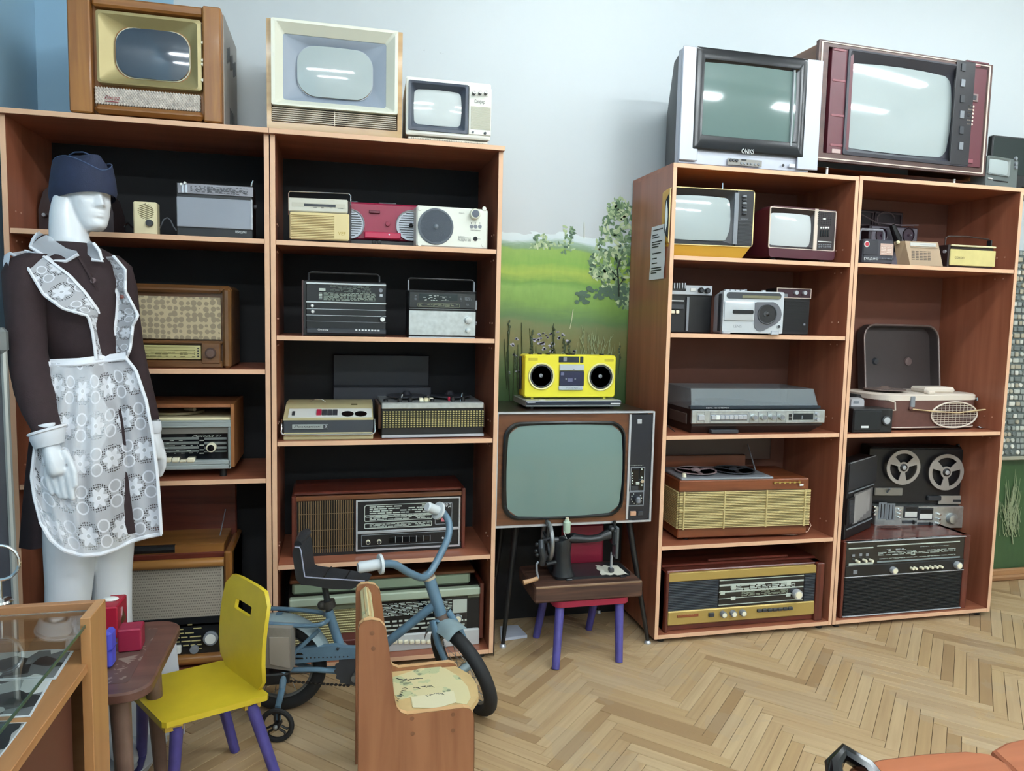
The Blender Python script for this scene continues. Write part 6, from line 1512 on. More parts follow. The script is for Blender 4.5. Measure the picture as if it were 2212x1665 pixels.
# ================= papers beside the bookcase
c = [onZ(u, v, .02) for u, v in ((1080, 1348), (1118, 1345), (1139, 1367), (1082, 1375))]
mb = MB().prism([(p.x, p.y) for p in c], lambda a, b, h: (a, b, h), .001, .012)
o = mb.build('paper_stack', mat('bluish paper', '#ccd2e2', .8)); tag(o, 'white paper stack on the floor under the floor television', 'paper')
c0, c1 = onZ(1067, 1412, .002), onZ(1094, 1395, .002)
mb = MB(); b0 = Vector((.004, -.372, 0)); 
rows = [[(.006+.010*t+.004*(1-v)*t, -.37+.26*t, .30*v*(1-.25*t)+.002) for t in (0, .25, .5, .75, 1)] for v in (0, .33, .66, 1)]
mb.grid(rows); mb.grid([[(x+.0015, y, zz_) for x, y, zz_ in q] for q in rows]); o = mb.build('cardboard_sheet', mat('grey card', '#8d8881', .7), recalc=False); tag(o, 'grey cardboard sheet leaning against the bookcase side near the floor', 'cardboard')

o = MB().box(.012, .628, -.040, -.028, .0, .62).build('black_board', mat('matt black board', '#0b0b0d', .8), smooth=0); tag(o, 'black board standing against the wall behind the floor television legs', 'board')
# ================= child's bicycle
BLU = mat('blue grey enamel', '#5b788c', .38, var=.12, vscale=25, coat=.2); FEN = mat('pale blue fender', '#8c9fa3', .38, var=.1, vscale=20)
STEEL = mat('dull steel', '#8a8d8d', .35, .6); GRIP = mat('white grip', '#cfd6d9', .5); RUST = mat('rusty collar', '#6d5a50', .6, .3)
RB = Vector((-.735, -.603, 0)); BD = Vector((.621, -.146, 0)).normalized(); BN = Vector((-BD.y, BD.x, 0)) * 1.0
bk = empty('child_bicycle', RB); tag(bk, 'small blue-grey child bicycle with black banana seat and training wheel', 'bicycle')
def bl(p): return Vector(p)-RB
def FB(u, v, off=0): return bl(onplane(u, v, RB+BN*off, BN))
def cr3(x, y): return (550+x/5.204, 1300+y/5.204)
def crp(x, y): return (540+x/2.752, 1060+y/2.752)
def cr2(x, y): return (600+x/8.508, 1150+y/8.508)
def bpart(name, mb, m, par=None, **k): return mb.build(name, m, par or bk, **k)
def wheel(name, c, e1, e2, R, rt, spokes=18):
    n = e1.cross(e2); t = bpart(name, MB().tube([c+(e2*cos(a)+e1*sin(a))*R for a in [k*2*pi/48 for k in range(48)]], rt, 12, closed=True), M_RUBBER)
    bpart('rim', MB().tube([c+(e2*cos(a)+e1*sin(a))*(R-rt*.95) for a in [k*2*pi/48 for k in range(48)]], .007, 8, closed=True), STEEL, t)
    mb = MB()
    for k in range(spokes):
        a = k*2*pi/spokes; s_ = 1 if k % 2 else -1; b = a+(.5 if (k//2) % 2 else -.5)
        mb.tube([c+n*(s_*.018)+(e2*cos(b)+e1*sin(b))*.014, c+(e2*cos(a)+e1*sin(a))*(R-rt)], .0011, 4, cap=False)
    bpart('spokes', mb, STEEL, t, kind='stuff')
    bpart('hub', MB().tube([c-n*.045, c-n*.03, c-n*.029, c+n*.029, c+n*.03, c+n*.045], [.007, .007, .014, .014, .007, .007], 14), FEN, t)
    return t
UZ = Vector((0, 0, 1))
rc = Vector((0, 0, .147)); wheel('wheel', rc, UZ, BD, .126, .021)
hub = bl(atD(1000, 1446, 2.335)); bot = Vector((-.114, -.749, 0))-RB
e1 = (hub-bot); Rf = e1.length; e1.normalize(); hd = Vector((.40, -.916, 0)); e2 = (hd-e1*hd.dot(e1)).normalized()
wheel('wheel', hub, e1, e2, Rf-.021, .021)
def fender(name, c, e1, e2, R, a0, a1, w_, m):
    n = e1.cross(e2); rows = []
    for i in range(17):
        a = math.radians(a0+(a1-a0)*i/16); d_ = e2*cos(a)+e1*sin(a)
        rows.append([c+d_*(R-.018*abs(q)**2)+n*(w_*q) for q in (-1, -.6, -.2, .2, .6, 1)])
    mb = MB().grid(rows); mb.grid([[p-(p-c).normalized()*.0015 for p in r_] for r_ in rows]); return bpart(name, mb, m, smooth=1.2, recalc=False)
fender('rear_fender', rc, UZ, BD, .168, 15, 150, .036, FEN); fender('front_fender', hub, e1, e2, Rf+.018, 62, 140, .036, FEN)
ht, hb = FB(927, 1249), FB(956, 1338)
bpart('head_tube', MB().tube([ht, ht.lerp(hb, .1), hb.lerp(ht, .12), hb], .019, 14), BLU)
bpart('head_collar', MB().tube([ht+(ht-hb)*.02, ht+(ht-hb)*.16], .0175, 14), RUST); bpart('head_ring', MB().tube([ht+(ht-hb)*.03, ht-(ht-hb)*.02], .0205, 14), mat('cream ring', '#b9ab92', .5)); bpart('crown_collar', MB().tube([hb-(ht-hb)*.02, hb+(ht-hb)*.14], .021, 14), RUST)
bb = FB(775, 1447)
bpart('down_tube', MB().tube([FB(938, 1306), FB(842, 1383), bb], .014, 12), BLU)
st = FB(709.5, 1319); sb = FB(735, 1396)
bpart('seat_tube', MB().tube([st, sb, bb.lerp(sb, .35), bb], .0145, 12), BLU)
bpart('seat_post', MB().tube([FB(702, 1268), FB(711, 1322)], .010, 10), mat('dark post', '#3c4144', .4, .5)); bpart('seat_clamp', MB().tube([FB(708, 1297), FB(712, 1312)], .021, 12), mat('dark clamp', '#43403c', .5, .4)); bpart('clamp_bolt', MB().ball(FB(695, 1307, -.01), .014, 10, 6), MATS['dark clamp'])
n = e1.cross(e2)
if n.dot(RGT) > 0: n = -n
cr_ = hb+Vector((0, 0, -.005))
for s_ in (1, -1):
    top = hb+n*(s_*.012); bpart('fork_blade', MB().tube([top, hub+e1*(Rf+.032)+n*(s_*.030), hub+e1*(Rf*.75)+n*(s_*.042), hub+e1*.05+n*(s_*.043), hub+n*(s_*.042)], [.011, .0105, .0105, .009, .008], 10), BLU)
# handlebar
hl = [(772, 1226, 2.10), (822, 1219, 2.13)]
L = [bl(atD(*q)) for q in ((822, 1218, 2.13), (852, 1219, 2.17), (882, 1236, 2.22), (908, 1247, 2.27), (920, 1244, 2.30), (932, 1232, 2.32), (952, 1196, 2.36), (968, 1160, 2.40), (970, 1130, 2.42), (958, 1108, 2.42), (945, 1102, 2.41))]
def smooth_path(P, k=4):
    P = [Vector(p) for p in P]; out = []
    for i in range(len(P)-1):
        p0, p1, p2, p3 = P[max(i-1, 0)], P[i], P[i+1], P[min(i+2, len(P)-1)]
        for j in range(k):
            t = j/k; out.append(.5*((2*p1)+(p2-p0)*t+(2*p0-5*p1+4*p2-p3)*t*t+(3*p1-p0-3*p2+p3)*t**3))
    return out+[P[-1]]
bpart('handlebar', MB().tube(smooth_path(L), .0115, 12), BLU)
bpart('stem', MB().tube([bl(atD(921, 1242, 2.30)), ht+(ht-hb)*.05], .012, 10), BLU)
for a, b in (((822, 1218, 2.13), (773, 1226, 2.10)), ((947, 1103, 2.41), (922, 1094, 2.38))):
    p0, p1 = bl(atD(*a)), bl(atD(*b)); g = bpart('grip', MB().tube([p0, p0.lerp(p1, .9), p1], [.0155, .0165, .013], 14), GRIP)
    t_ = (p1-p0).normalized(); bpart('grip_flange', MB().tube([p0-t_*.004, p0+t_*.004], .029, 20), GRIP, g)
# banana seat
SEAT = mat('black vinyl', '#26282c', .45, bump=.3, bscale=200)
prof = [cr2(*q) for q in ((268, 380), (300, 262), (405, 262), (430, 330), (500, 800), (560, 825), (1600, 888), (1650, 915), (1330, 1050), (1000, 1040), (600, 975), (430, 965), (330, 850))]
near = [FB(u, v, -.055) for u, v in prof]
def wid(p, i): t = max(0, min(1, (p.dot(BD)-near[0].dot(BD))/.17)); return .125-.055*t
far = [p+BN*wid(p, i) for i, p in enumerate(near)]
mid = [p+BN*wid(p, i)*.5 for i, p in enumerate(near)]
sd = bpart('seat', MB().loft([near, mid, far]), SEAT, smooth=.5)
wl = [FB(*cr2(*q), -.0565) for q in ((310, 268), (400, 270), (425, 330), (495, 812), (540, 822), (1600, 893))]
bpart('seat_piping', MB().tube(wl, .0022, 6), mat('pale piping', '#9a9caf', .5), sd)
for (xa, ya), (xb, yb) in (((480, 815), (640, 560)), ((850, 812), (945, 620)), ((1235, 848), (1300, 690))):
    p0 = FB(*cr2(xa, ya+15), -.055)+Vector((0, 0, .002)); bpart('seat_seam', MB().tube([p0, p0+BN*wid(p0, 0)*.98], .002, 6), M_GLOSSBLACK, sd)
bt = [FB(*cr2(*q), -.05) for q in ((300, 262), (405, 262))]; w0 = wid(bt[0], 0)
bpart('backrest_top', MB().tube([bt[0].lerp(bt[1], .5)+BN*.01+UZ*.004, bt[0].lerp(bt[1], .5)+BN*w0*.5+UZ*.016, bt[0].lerp(bt[1], .5)+BN*(w0-.01)+UZ*.012], [.012, .016, .013], 10), SEAT, sd)
# rack loop, chain guard and transmission
rk = [FB(*cr3(*q), .055) for q in ((60, 70), (330, 78), (600, 100), (760, 125))]+[FB(*cr3(832, 182), 0)]+[FB(*cr3(*q), -.055) for q in ((770, 242), (640, 268), (400, 262), (60, 235))]
bpart('rack_loop', MB().tube(smooth_path(rk), .007, 10), BLU)
bpart('rack_bracket', MB().loft([[FB(*cr3(*q), o_) for q in ((205, 215), (265, 220), (320, 110), (250, 110))] for o_ in (-.012, .012)]), mat('slate bracket', '#52687a', .4))
cg = [FB(*cr3(*q), -.038) for q in ((380, 550), (560, 522), (900, 490), (985, 512), (1180, 520), (1180, 630), (900, 655), (380, 700))]
bpart('chain_guard', MB().loft([cg, [p+BN*.02 for p in cg]]), BLU, smooth=.4)
for y in (585, 635): bpart('guard_slot', MB().loft([[FB(*cr3(*q), o_) for q in ((400, y-10), (530, y-10), (548, y+8), (400, y+10))] for o_ in (-.0395, -.036)]), M_GLOSSBLACK)
bpart('guard_bolt', MB().ball(FB(*cr3(935, 525), -.039), .005, 8, 5), M_DKGREY)
for o_ in (-.03, .03): bpart('chain_stay', MB().tube([rc+BN*o_*1.3, FB(*cr3(700, 760), o_), bb+BN*o_*.6], .0085, 10), BLU)
for o_ in (-.03, .03): bpart('seat_stay', MB().tube([rc+BN*o_*1.4, FB(690, 1360, o_)], .007, 8), BLU)
cs = FB(*cr3(1075, 775), -.035); mb = MB(); nn = 56
l0 = [cs+(BD*cos(2*pi*k/nn)+UZ*sin(2*pi*k/nn))*(.050 if k % 4 < 2 else .045) for k in range(nn)]; mb.loft([l0, [p+BN*.003 for p in l0]]); bpart('chainring', mb, M_DKGREY, smooth=0)
bpart('crank_axle', MB().tube([bb-BN*.06, bb+BN*.06], .012, 12), STEEL)
for s_ in (1, -1):
    p0 = bb+BN*(-.06*s_); p1 = p0+(BD*.55*s_-UZ*.5*s_).normalized()*.085; c_ = bpart('crank', MB().tube([p0, p1], .0075, 8), STEEL)
    bpart('pedal', MB().box(-.035, .035, -.03, .03, -.01, .01, .003), mat('red brown pedal', '#5c2a24', .5), c_).location = p1-BN*(.035*s_)
lo = [rc-UZ*.035+BD*t+BN*-.035 for t in (0,)]; mb = MB()
P0 = rc-BN*.035; P1 = cs
for o_, r0, r1 in ((-1, .035, .048), (1, .035, .048)):
    a, b = P0+UZ*(o_*r0), P1+UZ*(o_*r1); k_ = int((b-a).length/.0125)
    for i in range(k_): mb.ball(a.lerp(b, (i+.5)/k_), (.0062, .004, .0042), 6, 4)
bpart('chain', mb, mat('oily chain', '#241f1b', .5, .4), kind='stuff')
# training wheel and tool bag
tw = bl(onZ(598, 1602, 0))+UZ*.051; tw0 = tw
t = bpart('training_wheel', MB().tube([tw+(BD*cos(a)+UZ*sin(a))*.044 for a in [k*2*pi/32 for k in range(32)]], .0075, 10, closed=True), M_RUBBER)
mb = MB()
for k in range(3):
    a = k*2*pi/3+pi/2; c_ = tw+(BD*cos(a)+UZ*sin(a))*.021; d0 = BD*cos(a)+UZ*sin(a); d1 = -BD*sin(a)+UZ*cos(a)
    mb.tube([tw+d0*.012+d1*.006, tw+d0*.03+d1*.006, tw+d0*.042+d1*.018], .0035, 6); mb.tube([tw+d0*.012-d1*.006, tw+d0*.03-d1*.006, tw+d0*.042-d1*.018], .0035, 6)
bpart('wheel_spider', mb, M_BLACK, t)
bpart('wheel_hub', MB().tube([tw-BN*.012, tw+BN*.02], .011, 14), M_BLACK, t); bpart('hub_cap', MB().ball(tw-BN*.012, .008, 12, 6), STEEL, t)
q1 = FB(614, 1452, -.075); bpart('training_arm', MB().tube([q1, FB(609, 1490, -.10), tw+UZ*.05+BN*.012, tw+BN*.016], [.011, .010, .009, .008], 10), BLU)
bg = [FB(*cr3(*q), -.085) for q in ((122, 290), (410, 300), (410, 775), (122, 740))]
bpart('tool_bag', MB().loft([bg, [p+BN*.045 for p in bg]]), mat('grey beige bag', '#8b857c', .8, bump=.6, bscale=90), smooth=.3)
b2_ = [FB(*cr3(*q), -.089) for q in ((165, 400), (385, 405), (395, 745), (170, 700))]; bpart('bag_flap', MB().loft([b2_, [p+BN*.005 for p in b2_]]), mat('pale bag flap', '#a39b90', .8), smooth=.3)
bpart('bag_frame', MB().box(-.07, .02, -.03, .03, -.02, .015, .004), M_BLACK).location = FB(612, 1455, -.06)
bpart('stay_wire', MB().tube([rc+BN*-.05, FB(560, 1385, -.05)], .004, 6), STEEL)

# ================= laminated child chair (foreground)
CH = wood('plywood laminate', '#9d6a49', '#86563a', 'z', .45, 5); CHE = mat('pale plywood edge', '#d3a878', .55)
ch = empty('child_chair', (-.37, -1.08, 0)); tag(ch, 'small laminated plywood child chair with torn picture on the seat, in the foreground', 'chair')
Kc = lambda x, y: (740+x/3.919, 1240+y/3.919)
nearp = [(135, 470), (148, 425), (185, 396), (250, 388), (315, 400), (355, 440), (372, 490), (395, 640), (440, 1050), (455, 1125), (490, 1170), (545, 1190), (700, 1172), (1025, 1130), (1075, 1140), (1105, 1175), (1113, 1230), (1113, 1500)]
P = [onY(*Kc(*q), -1.2) for q in nearp]
# side outline in xz, closed down to the floor with a shallow arch between two feet
ol = [(p.x, p.z) for p in P]; xl, xr = min(o_[0] for o_ in ol), max(o_[0] for o_ in ol)
ol += [(xr, .0), (xr-.05, 0), (xr-.065, .03), (xr-.10, .055), (xl+.10, .055), (xl+.065, .03), (xl+.05, 0), (xl, .0)]
TP = .016
for yc in (-1.2, -.95):
    s_ = MB().prism(ol, lambda a, b, y: (a+.37, y+1.08, b), yc, yc+TP).build('side_panel', CH, ch, smooth=.3)
    ed = [Vector((a+.37, yc+1.08+TP/2, b)) for a, b in ol]
    mb = MB(); m_ = len(ed); rows = []
    for i in range(m_):
        t_ = (ed[(i+1) % m_]-ed[i-1]).normalized(); nrm = Vector((t_.z, 0, -t_.x)); rows.append([ed[i]+nrm*.0008*s__+Vector((0, w_, 0)) for s__, w_ in ((1, -TP/2-.0005), (1, TP/2+.0005))])
    # make sure the band sits outside
    ctr = sum(ed, Vector())/m_
    rows2 = []
    for i in range(m_):
        t_ = (ed[(i+1) % m_]-ed[i-1]).normalized(); nrm = Vector((-t_.z, 0, t_.x)); rows2.append([ed[i]+nrm*.0010+Vector((0, w_, 0)) for w_ in (-TP/2-.0004, TP/2+.0004)])
    mb.grid(rows+[rows[0]]); mb.grid(rows2+[rows2[0]]); mb.build('edge_band', CHE, s_, smooth=.3, recalc=False)
    for x, y in ((250, 500), (260, 630), (588, 1222), (593, 1350), (935, 1188), (935, 1322)):
        p = onY(*Kc(x, y), -1.2); MB().lathe((p.x+.37, yc+1.08+.0005, p.z), (0, -1, 0), [(.0055, 0), (.0055, .0008), (.002, .0012)], 12).build('screw', mat('screw head', '#7a5238', .5), s_)
zs = .262
xs0 = onY(*Kc(455, 1120), -1.2).x; 
sp_ = [(xs0+.37, -1.186+1.08), (-.232+.37, -1.186+1.08), (-.200+.37, -1.13+1.08), (-.192+.37, -1.07+1.08), (-.200+.37, -1.01+1.08), (-.232+.37, -.952+1.08), (xs0+.37, -.952+1.08)]
MB().prism(sp_, lambda a, b, h: (a, b, h), zs-.016, zs).build('seat', mat('pale plywood', '#cdb07c', .55, var=.1, vscale=15), ch, smooth=.3)
m = mat('torn picture paper', '#d8cf9c', .7); E = NT(m); tc = E.node('ShaderNodeTexCoord'); n1 = E.node('ShaderNodeTexNoise'); n1.inputs['Scale'].default_value = 14; n1.inputs['Detail'].default_value = 6; E.L(tc.outputs['Object'], n1.inputs['Vector'])
n2 = E.node('ShaderNodeTexNoise'); n2.inputs['Scale'].default_value = 45; n2.inputs['Detail'].default_value = 3; E.L(tc.outputs['Object'], n2.inputs['Vector'])
c_ = E.mix(E.m('MULTIPLY', E.m('GREATER_THAN', n1.outputs['Fac'], .56), .5), lin('#d6cc9e'), lin('#9db489')); c_ = E.mix(E.m('MULTIPLY', E.m('GREATER_THAN', E.m('MULTIPLY', n2.outputs['Fac'], n1.outputs['Fac']), .36), .7), c_, lin('#5d6a5a'))
E.L(c_, E.nt.nodes['Principled BSDF'].inputs['Base Color'])
pp = [onZ(*Kc(*q), zs+.002) for q in ((425, 870), (640, 800), (800, 770), (880, 800), (980, 860), (1060, 950), (1085, 1040), (1050, 1100), (930, 1080), (830, 1120), (590, 1120), (575, 1040), (480, 1060), (425, 1000))]
MB().prism([(p.x+.37, p.y+1.08) for p in pp], lambda a, b, h: (a, b, h), zs+.0003, zs+.0015).build('seat_picture', m, ch, smooth=0)
pp = [onZ(*Kc(*q), zs+.003) for q in ((580, 1035), (940, 985), (965, 1080), (800, 1130), (600, 1125))]
MB().prism([(p.x+.37, p.y+1.08) for p in pp], lambda a, b, h: (a, b, h), zs+.0016, zs+.0024).build('paper_patch', mat('yellowed tape', '#ded7b4', .6), ch, smooth=0)
for (x0, y0, x1, y1) in ((455, 1065, 520, 940), (520, 890, 660, 880), (600, 960, 770, 940), (700, 1020, 860, 1005), (450, 880, 520, 900)):
    a, b = onZ(*Kc(x0, y0), zs+.003), onZ(*Kc(x1, y1), zs+.003); mb = MB(); k_ = 9
    for i in range(k_): q = a.lerp(b, i/k_); mb.tube([(q.x+.37, q.y+1.08, zs+.0026), (q.x+.37+random.uniform(.004, .012), q.y+1.08+random.uniform(-.012, .004), zs+.0026)], .0007, 4)
    mb.build('drawn_marks', M_TEXTDK, ch, kind='stuff')
bx0 = onY(*Kc(190, 450), -1.2).x+.37
rows = []
for i in range(7):
    zz_ = .35+.165*i/6; rows.append([(bx0+.012+.02*(1-((j-3)/3)**2)*.4-(.03*(1-i/6)*0), -1.184+1.08+(.234)*j/6, zz_) for j in range(7)])
mb = MB().loft([[(bx0+.0, -1.186+1.08, .36), (bx0+.0, -.952+1.08, .36), (bx0-.004, -.952+1.08, .50), (bx0+.004, -.97+1.08, .514), (bx0+.004, -1.17+1.08, .514), (bx0-.004, -1.186+1.08, .50)], [(bx0+.030, -1.186+1.08, .36), (bx0+.030, -.952+1.08, .36), (bx0+.022, -.952+1.08, .50), (bx0+.016, -.97+1.08, .516), (bx0+.016, -1.17+1.08, .516), (bx0+.022, -1.186+1.08, .50)]])
mb.build('backrest', MATS['pale plywood'], ch, smooth=.5)
mb = MB(); mb.grid([[(bx0+.032, y, .37), (bx0+.0245, y, .50), (bx0+.010, y, .5185), (bx0-.004, y, .505)] for y in (-1.17+1.08, -1.10+1.08, -1.03+1.08, -.97+1.08)]); mb.build('backrest_picture', MATS['torn picture paper'], ch, smooth=1)
mb = MB()
for i in range(10): y = -1.15+1.08+.016*i; mb.tube([(bx0+.0265, y, .47), (bx0+.025, y+.006, .488)], .0008, 4)
mb.build('drawn_marks', M_TEXTDK, ch, kind='stuff')

# ================= yellow child chair
YC2 = mat('yellow paint', '#cdb52c', .42, var=.08, vscale=12); YE = mat('worn yellow edge', '#c7a63f', .5)
A, B, C_ = onZ(352, 1563, .26), onZ(583, 1500, .26), onZ(483, 1425, .26); Dd = A+(C_-B)
o0 = (A+B+C_+Dd)/4; yc = empty('child_chair', (o0.x, o0.y, 0)); tag(yc, 'yellow painted child chair with violet legs and a handle slot, pulled to the little table', 'chair')
ex = (B-A); ey = (C_-B)
def yl(s_, t_, z_): p = A+ex*s_+ey*t_; return (p.x-o0.x, p.y-o0.y, z_)
seat = [yl(s_, t_, 0)[:2] for s_, t_ in ((.03, 0), (.97, 0), (1.0, .03), (1.0, .97), (.97, 1), (.03, 1), (0, .97), (0, .03))]
MB().prism(seat, lambda a, b, h: (a, b, h), .246, .26).build('seat', YC2, yc, smooth=.4)
for s_ in (.1, .84):
    MB().prism([yl(s_-.06, .06, 0)[:2], yl(s_+.10, .06, 0)[:2], yl(s_+.10, .94, 0)[:2], yl(s_-.06, .94, 0)[:2]], lambda a, b, h: (a, b, h), .226, .246).build('seat_batten', YE, yc, smooth=.4)
# curved backrest with a hole: strip of loops around the slot
bp0 = 0.955; H0, H1 = .255, .52
def bpt(t_, h):
    bend = .055*((h-H0)/(H1-H0))**2-.02*sin(pi*(h-H0)/(H1-H0)); p = A+ex*(bp0+bend*1.4)+ey*t_; return Vector((p.x-o0.x, p.y-o0.y, h))
outl = []
for a0, (tc_, zc_) in zip((0, pi/2, pi, 1.5*pi), ((.86, .45), (.14, .45), (.0, .262), (1.0, .262))):
    if a0 < 3: outl += [(tc_+.10*cos(a0+pi/2*i/5), zc_+.07*sin(a0+pi/2*i/5)) for i in range(6)]
    else: outl += [(tc_, zc_-.0)]*6
def lerp2(n, P): return P
slot = []
for i in range(24):
    a = 2*pi*(i+.5)/24; slot.append((.5+.17*max(-1, min(1, cos(a)*1.25)), .455+.014*max(-1, min(1, sin(a)*1.5))))
outer = []
for i in range(24):
    a = 2*pi*(i+.5)/24; ca, sa = cos(a), sin(a); q = max(abs(ca), abs(sa)); x, zq = ca/q, sa/q
    r_ = 1-.09*(abs(x*zq))**4; tt = .5+.46*x*(r_ if zq > 0 else 1); zz_ = .3925+.1325*zq*(r_ if zq > 0 else 1); outer.append((tt, zz_))
th = ex.normalized()*.010
rings = []
for q in (0, .25, .5, .75, 1): rings.append([bpt(slot[i][0]+(outer[i][0]-slot[i][0])*q, slot[i][1]+(outer[i][1]-slot[i][1])*q) for i in range(24)])
MB().loft(rings+[[p+th for p in r_] for r_ in rings[::-1]], closed=True).build('backrest', YC2, yc, smooth=.8)
legs = [((.16, .10), onZ(372, 1740, 0)), ((.86, .10), onZ(606, 1705, 0)), ((.86, .90), onZ(508, 1622, 0)), ((.14, .88), onZ(306, 1634, 0))]
for (s_, t_), p in legs:
    x, y, _ = yl(s_, t_, 0); MB().tube([(x, y, .235), (p.x-o0.x, p.y-o0.y, 0)], [.016, .013], 14).build('leg', PB, yc)

# ================= little painted table with boxes
ZT = .44
T1, T2 = onZ(378, 1338, ZT), onZ(342, 1492, ZT)
tb = empty('child_table', (-1.10, -1.06, 0)); tag(tb, 'low dark brown child table with painted floral top and round corners', 'table')
m = mat('painted table top', '#5d463f', .4); E = NT(m); tc = E.node('ShaderNodeTexCoord'); n1 = E.node('ShaderNodeTexNoise'); n1.inputs['Scale'].default_value = 17; n1.inputs['Detail'].default_value = 2; n1.inputs['Distortion'].default_value = 2.2; E.L(tc.outputs['Object'], n1.inputs['Vector'])
w_ = E.m('GREATER_THAN', n1.outputs['Fac'], .585); n2 = E.node('ShaderNodeTexNoise'); n2.inputs['Scale'].default_value = 5; E.L(tc.outputs['Object'], n2.inputs['Vector'])
E.L(E.mix(E.m('MULTIPLY', w_, .55), E.mix(n2.outputs['Fac'], lin('#4d4038'), lin('#6a4a44')), lin('#a59a8c')), E.nt.nodes['Principled BSDF'].inputs['Base Color'])
TB = wood('table brown paint', '#6b4a40', '#563830', 'x', .35, 6, coat=.2)
tx0, tx1, ty0, ty1 = -1.42+1.10, (T1.x+T2.x)/2+1.10, T2.y+1.06, T1.y+1.06
MB().loft([[(a, b, zz_) for a, _, b in rrloop(tx0+e_, tx1-e_, ty0+e_, ty1-e_, .055, 0, 6)] for zz_, e_ in ((ZT-.024, .004), (ZT-.02, 0), (ZT-.004, 0), (ZT, .004))]).build('table_top', TB, tb)
MB().loft([[(a, b, zz_) for a, _, b in rrloop(tx0+.05, tx1-.05, ty0+.05, ty1-.05, .01, 0, 3)] for zz_ in (ZT-.001, ZT+.0006)]).build('painted_panel', m, tb, smooth=0)
for x, y in ((tx1-.07, ty0+.06), (tx1-.07, ty1-.06), (tx0+.07, ty0+.06), (tx0+.07, ty1-.06)):
    dx = .03 if x > -.1 else -.03; dy = -.02 if y < 0 else .02
    MB().tube([(x, y, ZT-.022), (x+dx*.6, y+dy, .0)], [.022, .015], 14).build('leg', mat('worn brown leg', '#6a5348', .5, var=.15), tb)
RB2 = mat('red gloss card', '#9c1830', .35); RB3 = mat('crimson card', '#8a1a38', .45)
Kt = CR(230, 1280, 4.325)
d = Dev('gift_box', 'tall red box with a silver ribbon ornament on the little table', 'box', Kt, (-60, 440), (105, 425), (0, 140), ZT+.001, None, 0, .10)
yA = d.o.y; pr = onZ(*Kt(232, 290), ZT+.001)
d.add('box', MB().box(0, d.W, 0, .09, 0, d.H, .003), RB2)
X, Zz = d.W, d.H*.62
d.add('ribbon', MB().prism([(-.018, -.004), (-.006, .0), (.0, .012), (.006, .002), (.02, -.012), (.006, -.012), (-.012, -.014)], lambda a, b, x: (x, .045+a*1.3, d.H*.55+b*1.6), d.W-.001, d.W+.002), M_CHROME)
d.add('flower', MB().lathe((d.W-.05, 0, d.H*.45), (0, -1, 0), [(.016, 0), (.015, .004), (.006, .006)], 10), mat('white flower', '#d9d4c4', .6)); d.add('lid_ribbon', MB().ball((d.W*.3, .05, d.H+.003), (.02, .014, .006), 10, 6), M_WHITE)
d = Dev('gift_box', 'small plain crimson box in front of the tall red one', 'box', Kt, (103, 565), (325, 545), (108, 355), ZT+.001, None, 3, .05)
d.add('box', MB().box(0, d.W, 0, d.D, 0, d.H, .003), RB3)
d = Dev('gift_box', 'narrow violet blue box at the edge of the display case', 'box', Kt, (-30, 720), (52, 722), (0, 375), ZT+.001, None, 0, .04)
d.add('box', MB().box(0, d.W, 0, d.D, 0, d.H, .006), mat('violet blue card', '#4c4fc0', .5)); d.add('lid', MB().box(-.001, d.W+.001, -.001, d.D+.001, d.H*.5, d.H*.52), mat('violet seam', '#3c3f9e', .5))
# white board and tube under the table
q = [onZ(u, v, 0) for u, v in ((240, 1500), (318, 1500), (360, 1610), (330, 1665))]
mb = MB(); a, b = Vector((-1.22, -.80, .006)), Vector((-.90, -.80, .006))
mb.loft([[(-1.25, -.70, .30), (-1.02, -.70, .30), (-1.0, -.695, .0), (-1.25, -.695, .0)], [(-1.25, -.694, .30), (-1.02, -.694, .30), (-1.0, -.689, .0), (-1.25, -.689, .0)]])
o = mb.build('white_board', M_PAPER, smooth=0); tag(o, 'white board standing in the dark under the little table', 'board')
c = [onZ(u, v, .004) for u, v in ((240, 1560), (345, 1545), (362, 1600), (300, 1690), (240, 1690))]
o = MB().prism([(p.x, p.y) for p in c], lambda a, b, h: (a, b, h), .001, .006).build('base_plate', mat('grey white plate', '#c7c9c6', .3)); tag(o, 'pale base plate of the mannequin on the floor under the table', 'base plate')
o = MB().tube([onZ(238, 1612, .02), onZ(256, 1618, .02)], .018, 14).build('white_tube', M_WHITE); tag(o, 'short white tube lying on the pale plate beside the display case', 'tube')

# ================= glass display case (left foreground)
ZV = .70
dc = empty('display_case', (-1.2, -1.6, 0)); tag(dc, 'wooden display case with a glass top and black and white photographs', 'display case')
CW = wood('light beech laminate', '#b98a5c', '#a37649', 'z', .45, 4); CWI = wood('inner beech laminate', '#a2734d', '#8c603d', 'x', .45, 4)
r0 = Vector((1.2, 1.6, 0))
pb, pf = onZ(234, 1293, ZV), onZ(186, 1335, ZV)
xr = (pb.x+pf.x)/2; yb, yf_ = pb.y, pf.y
def cb(name, x0, x1, y0, y1, z0, z1, m, b=.001): return MB().box(x0+1.2, x1+1.2, y0+1.6, y1+1.6, z0, z1, b).build(name, m, dc, smooth=0)
cb('corner_post', xr-.016, xr+.001, yf_, yb, 0, ZV, CW)
cb('end_panel', XL+.09, xr-.016, yb-.016, yb, .30, ZV, CWI); cb('end_panel', XL+.09, xr-.016, yb-.014, yb-.002, 0, .30, mat('dark panel', '#5f3a2c', .5))
ps = onY(186, 1434, yf_)
zsh = ps.z
YN = -2.75
cb('shelf_board', XL+.09, xr-.006, YN, yb-.016, zsh-.016, zsh, wood('shelf beech', '#b7875a', '#a07046', 'y', .45, 4))
cb('side_panel', XL+.075, XL+.09, YN, yb, 0, ZV, CW); cb('near_panel', XL+.09, xr-.02, YN-.016, YN, 0, ZV, CW)
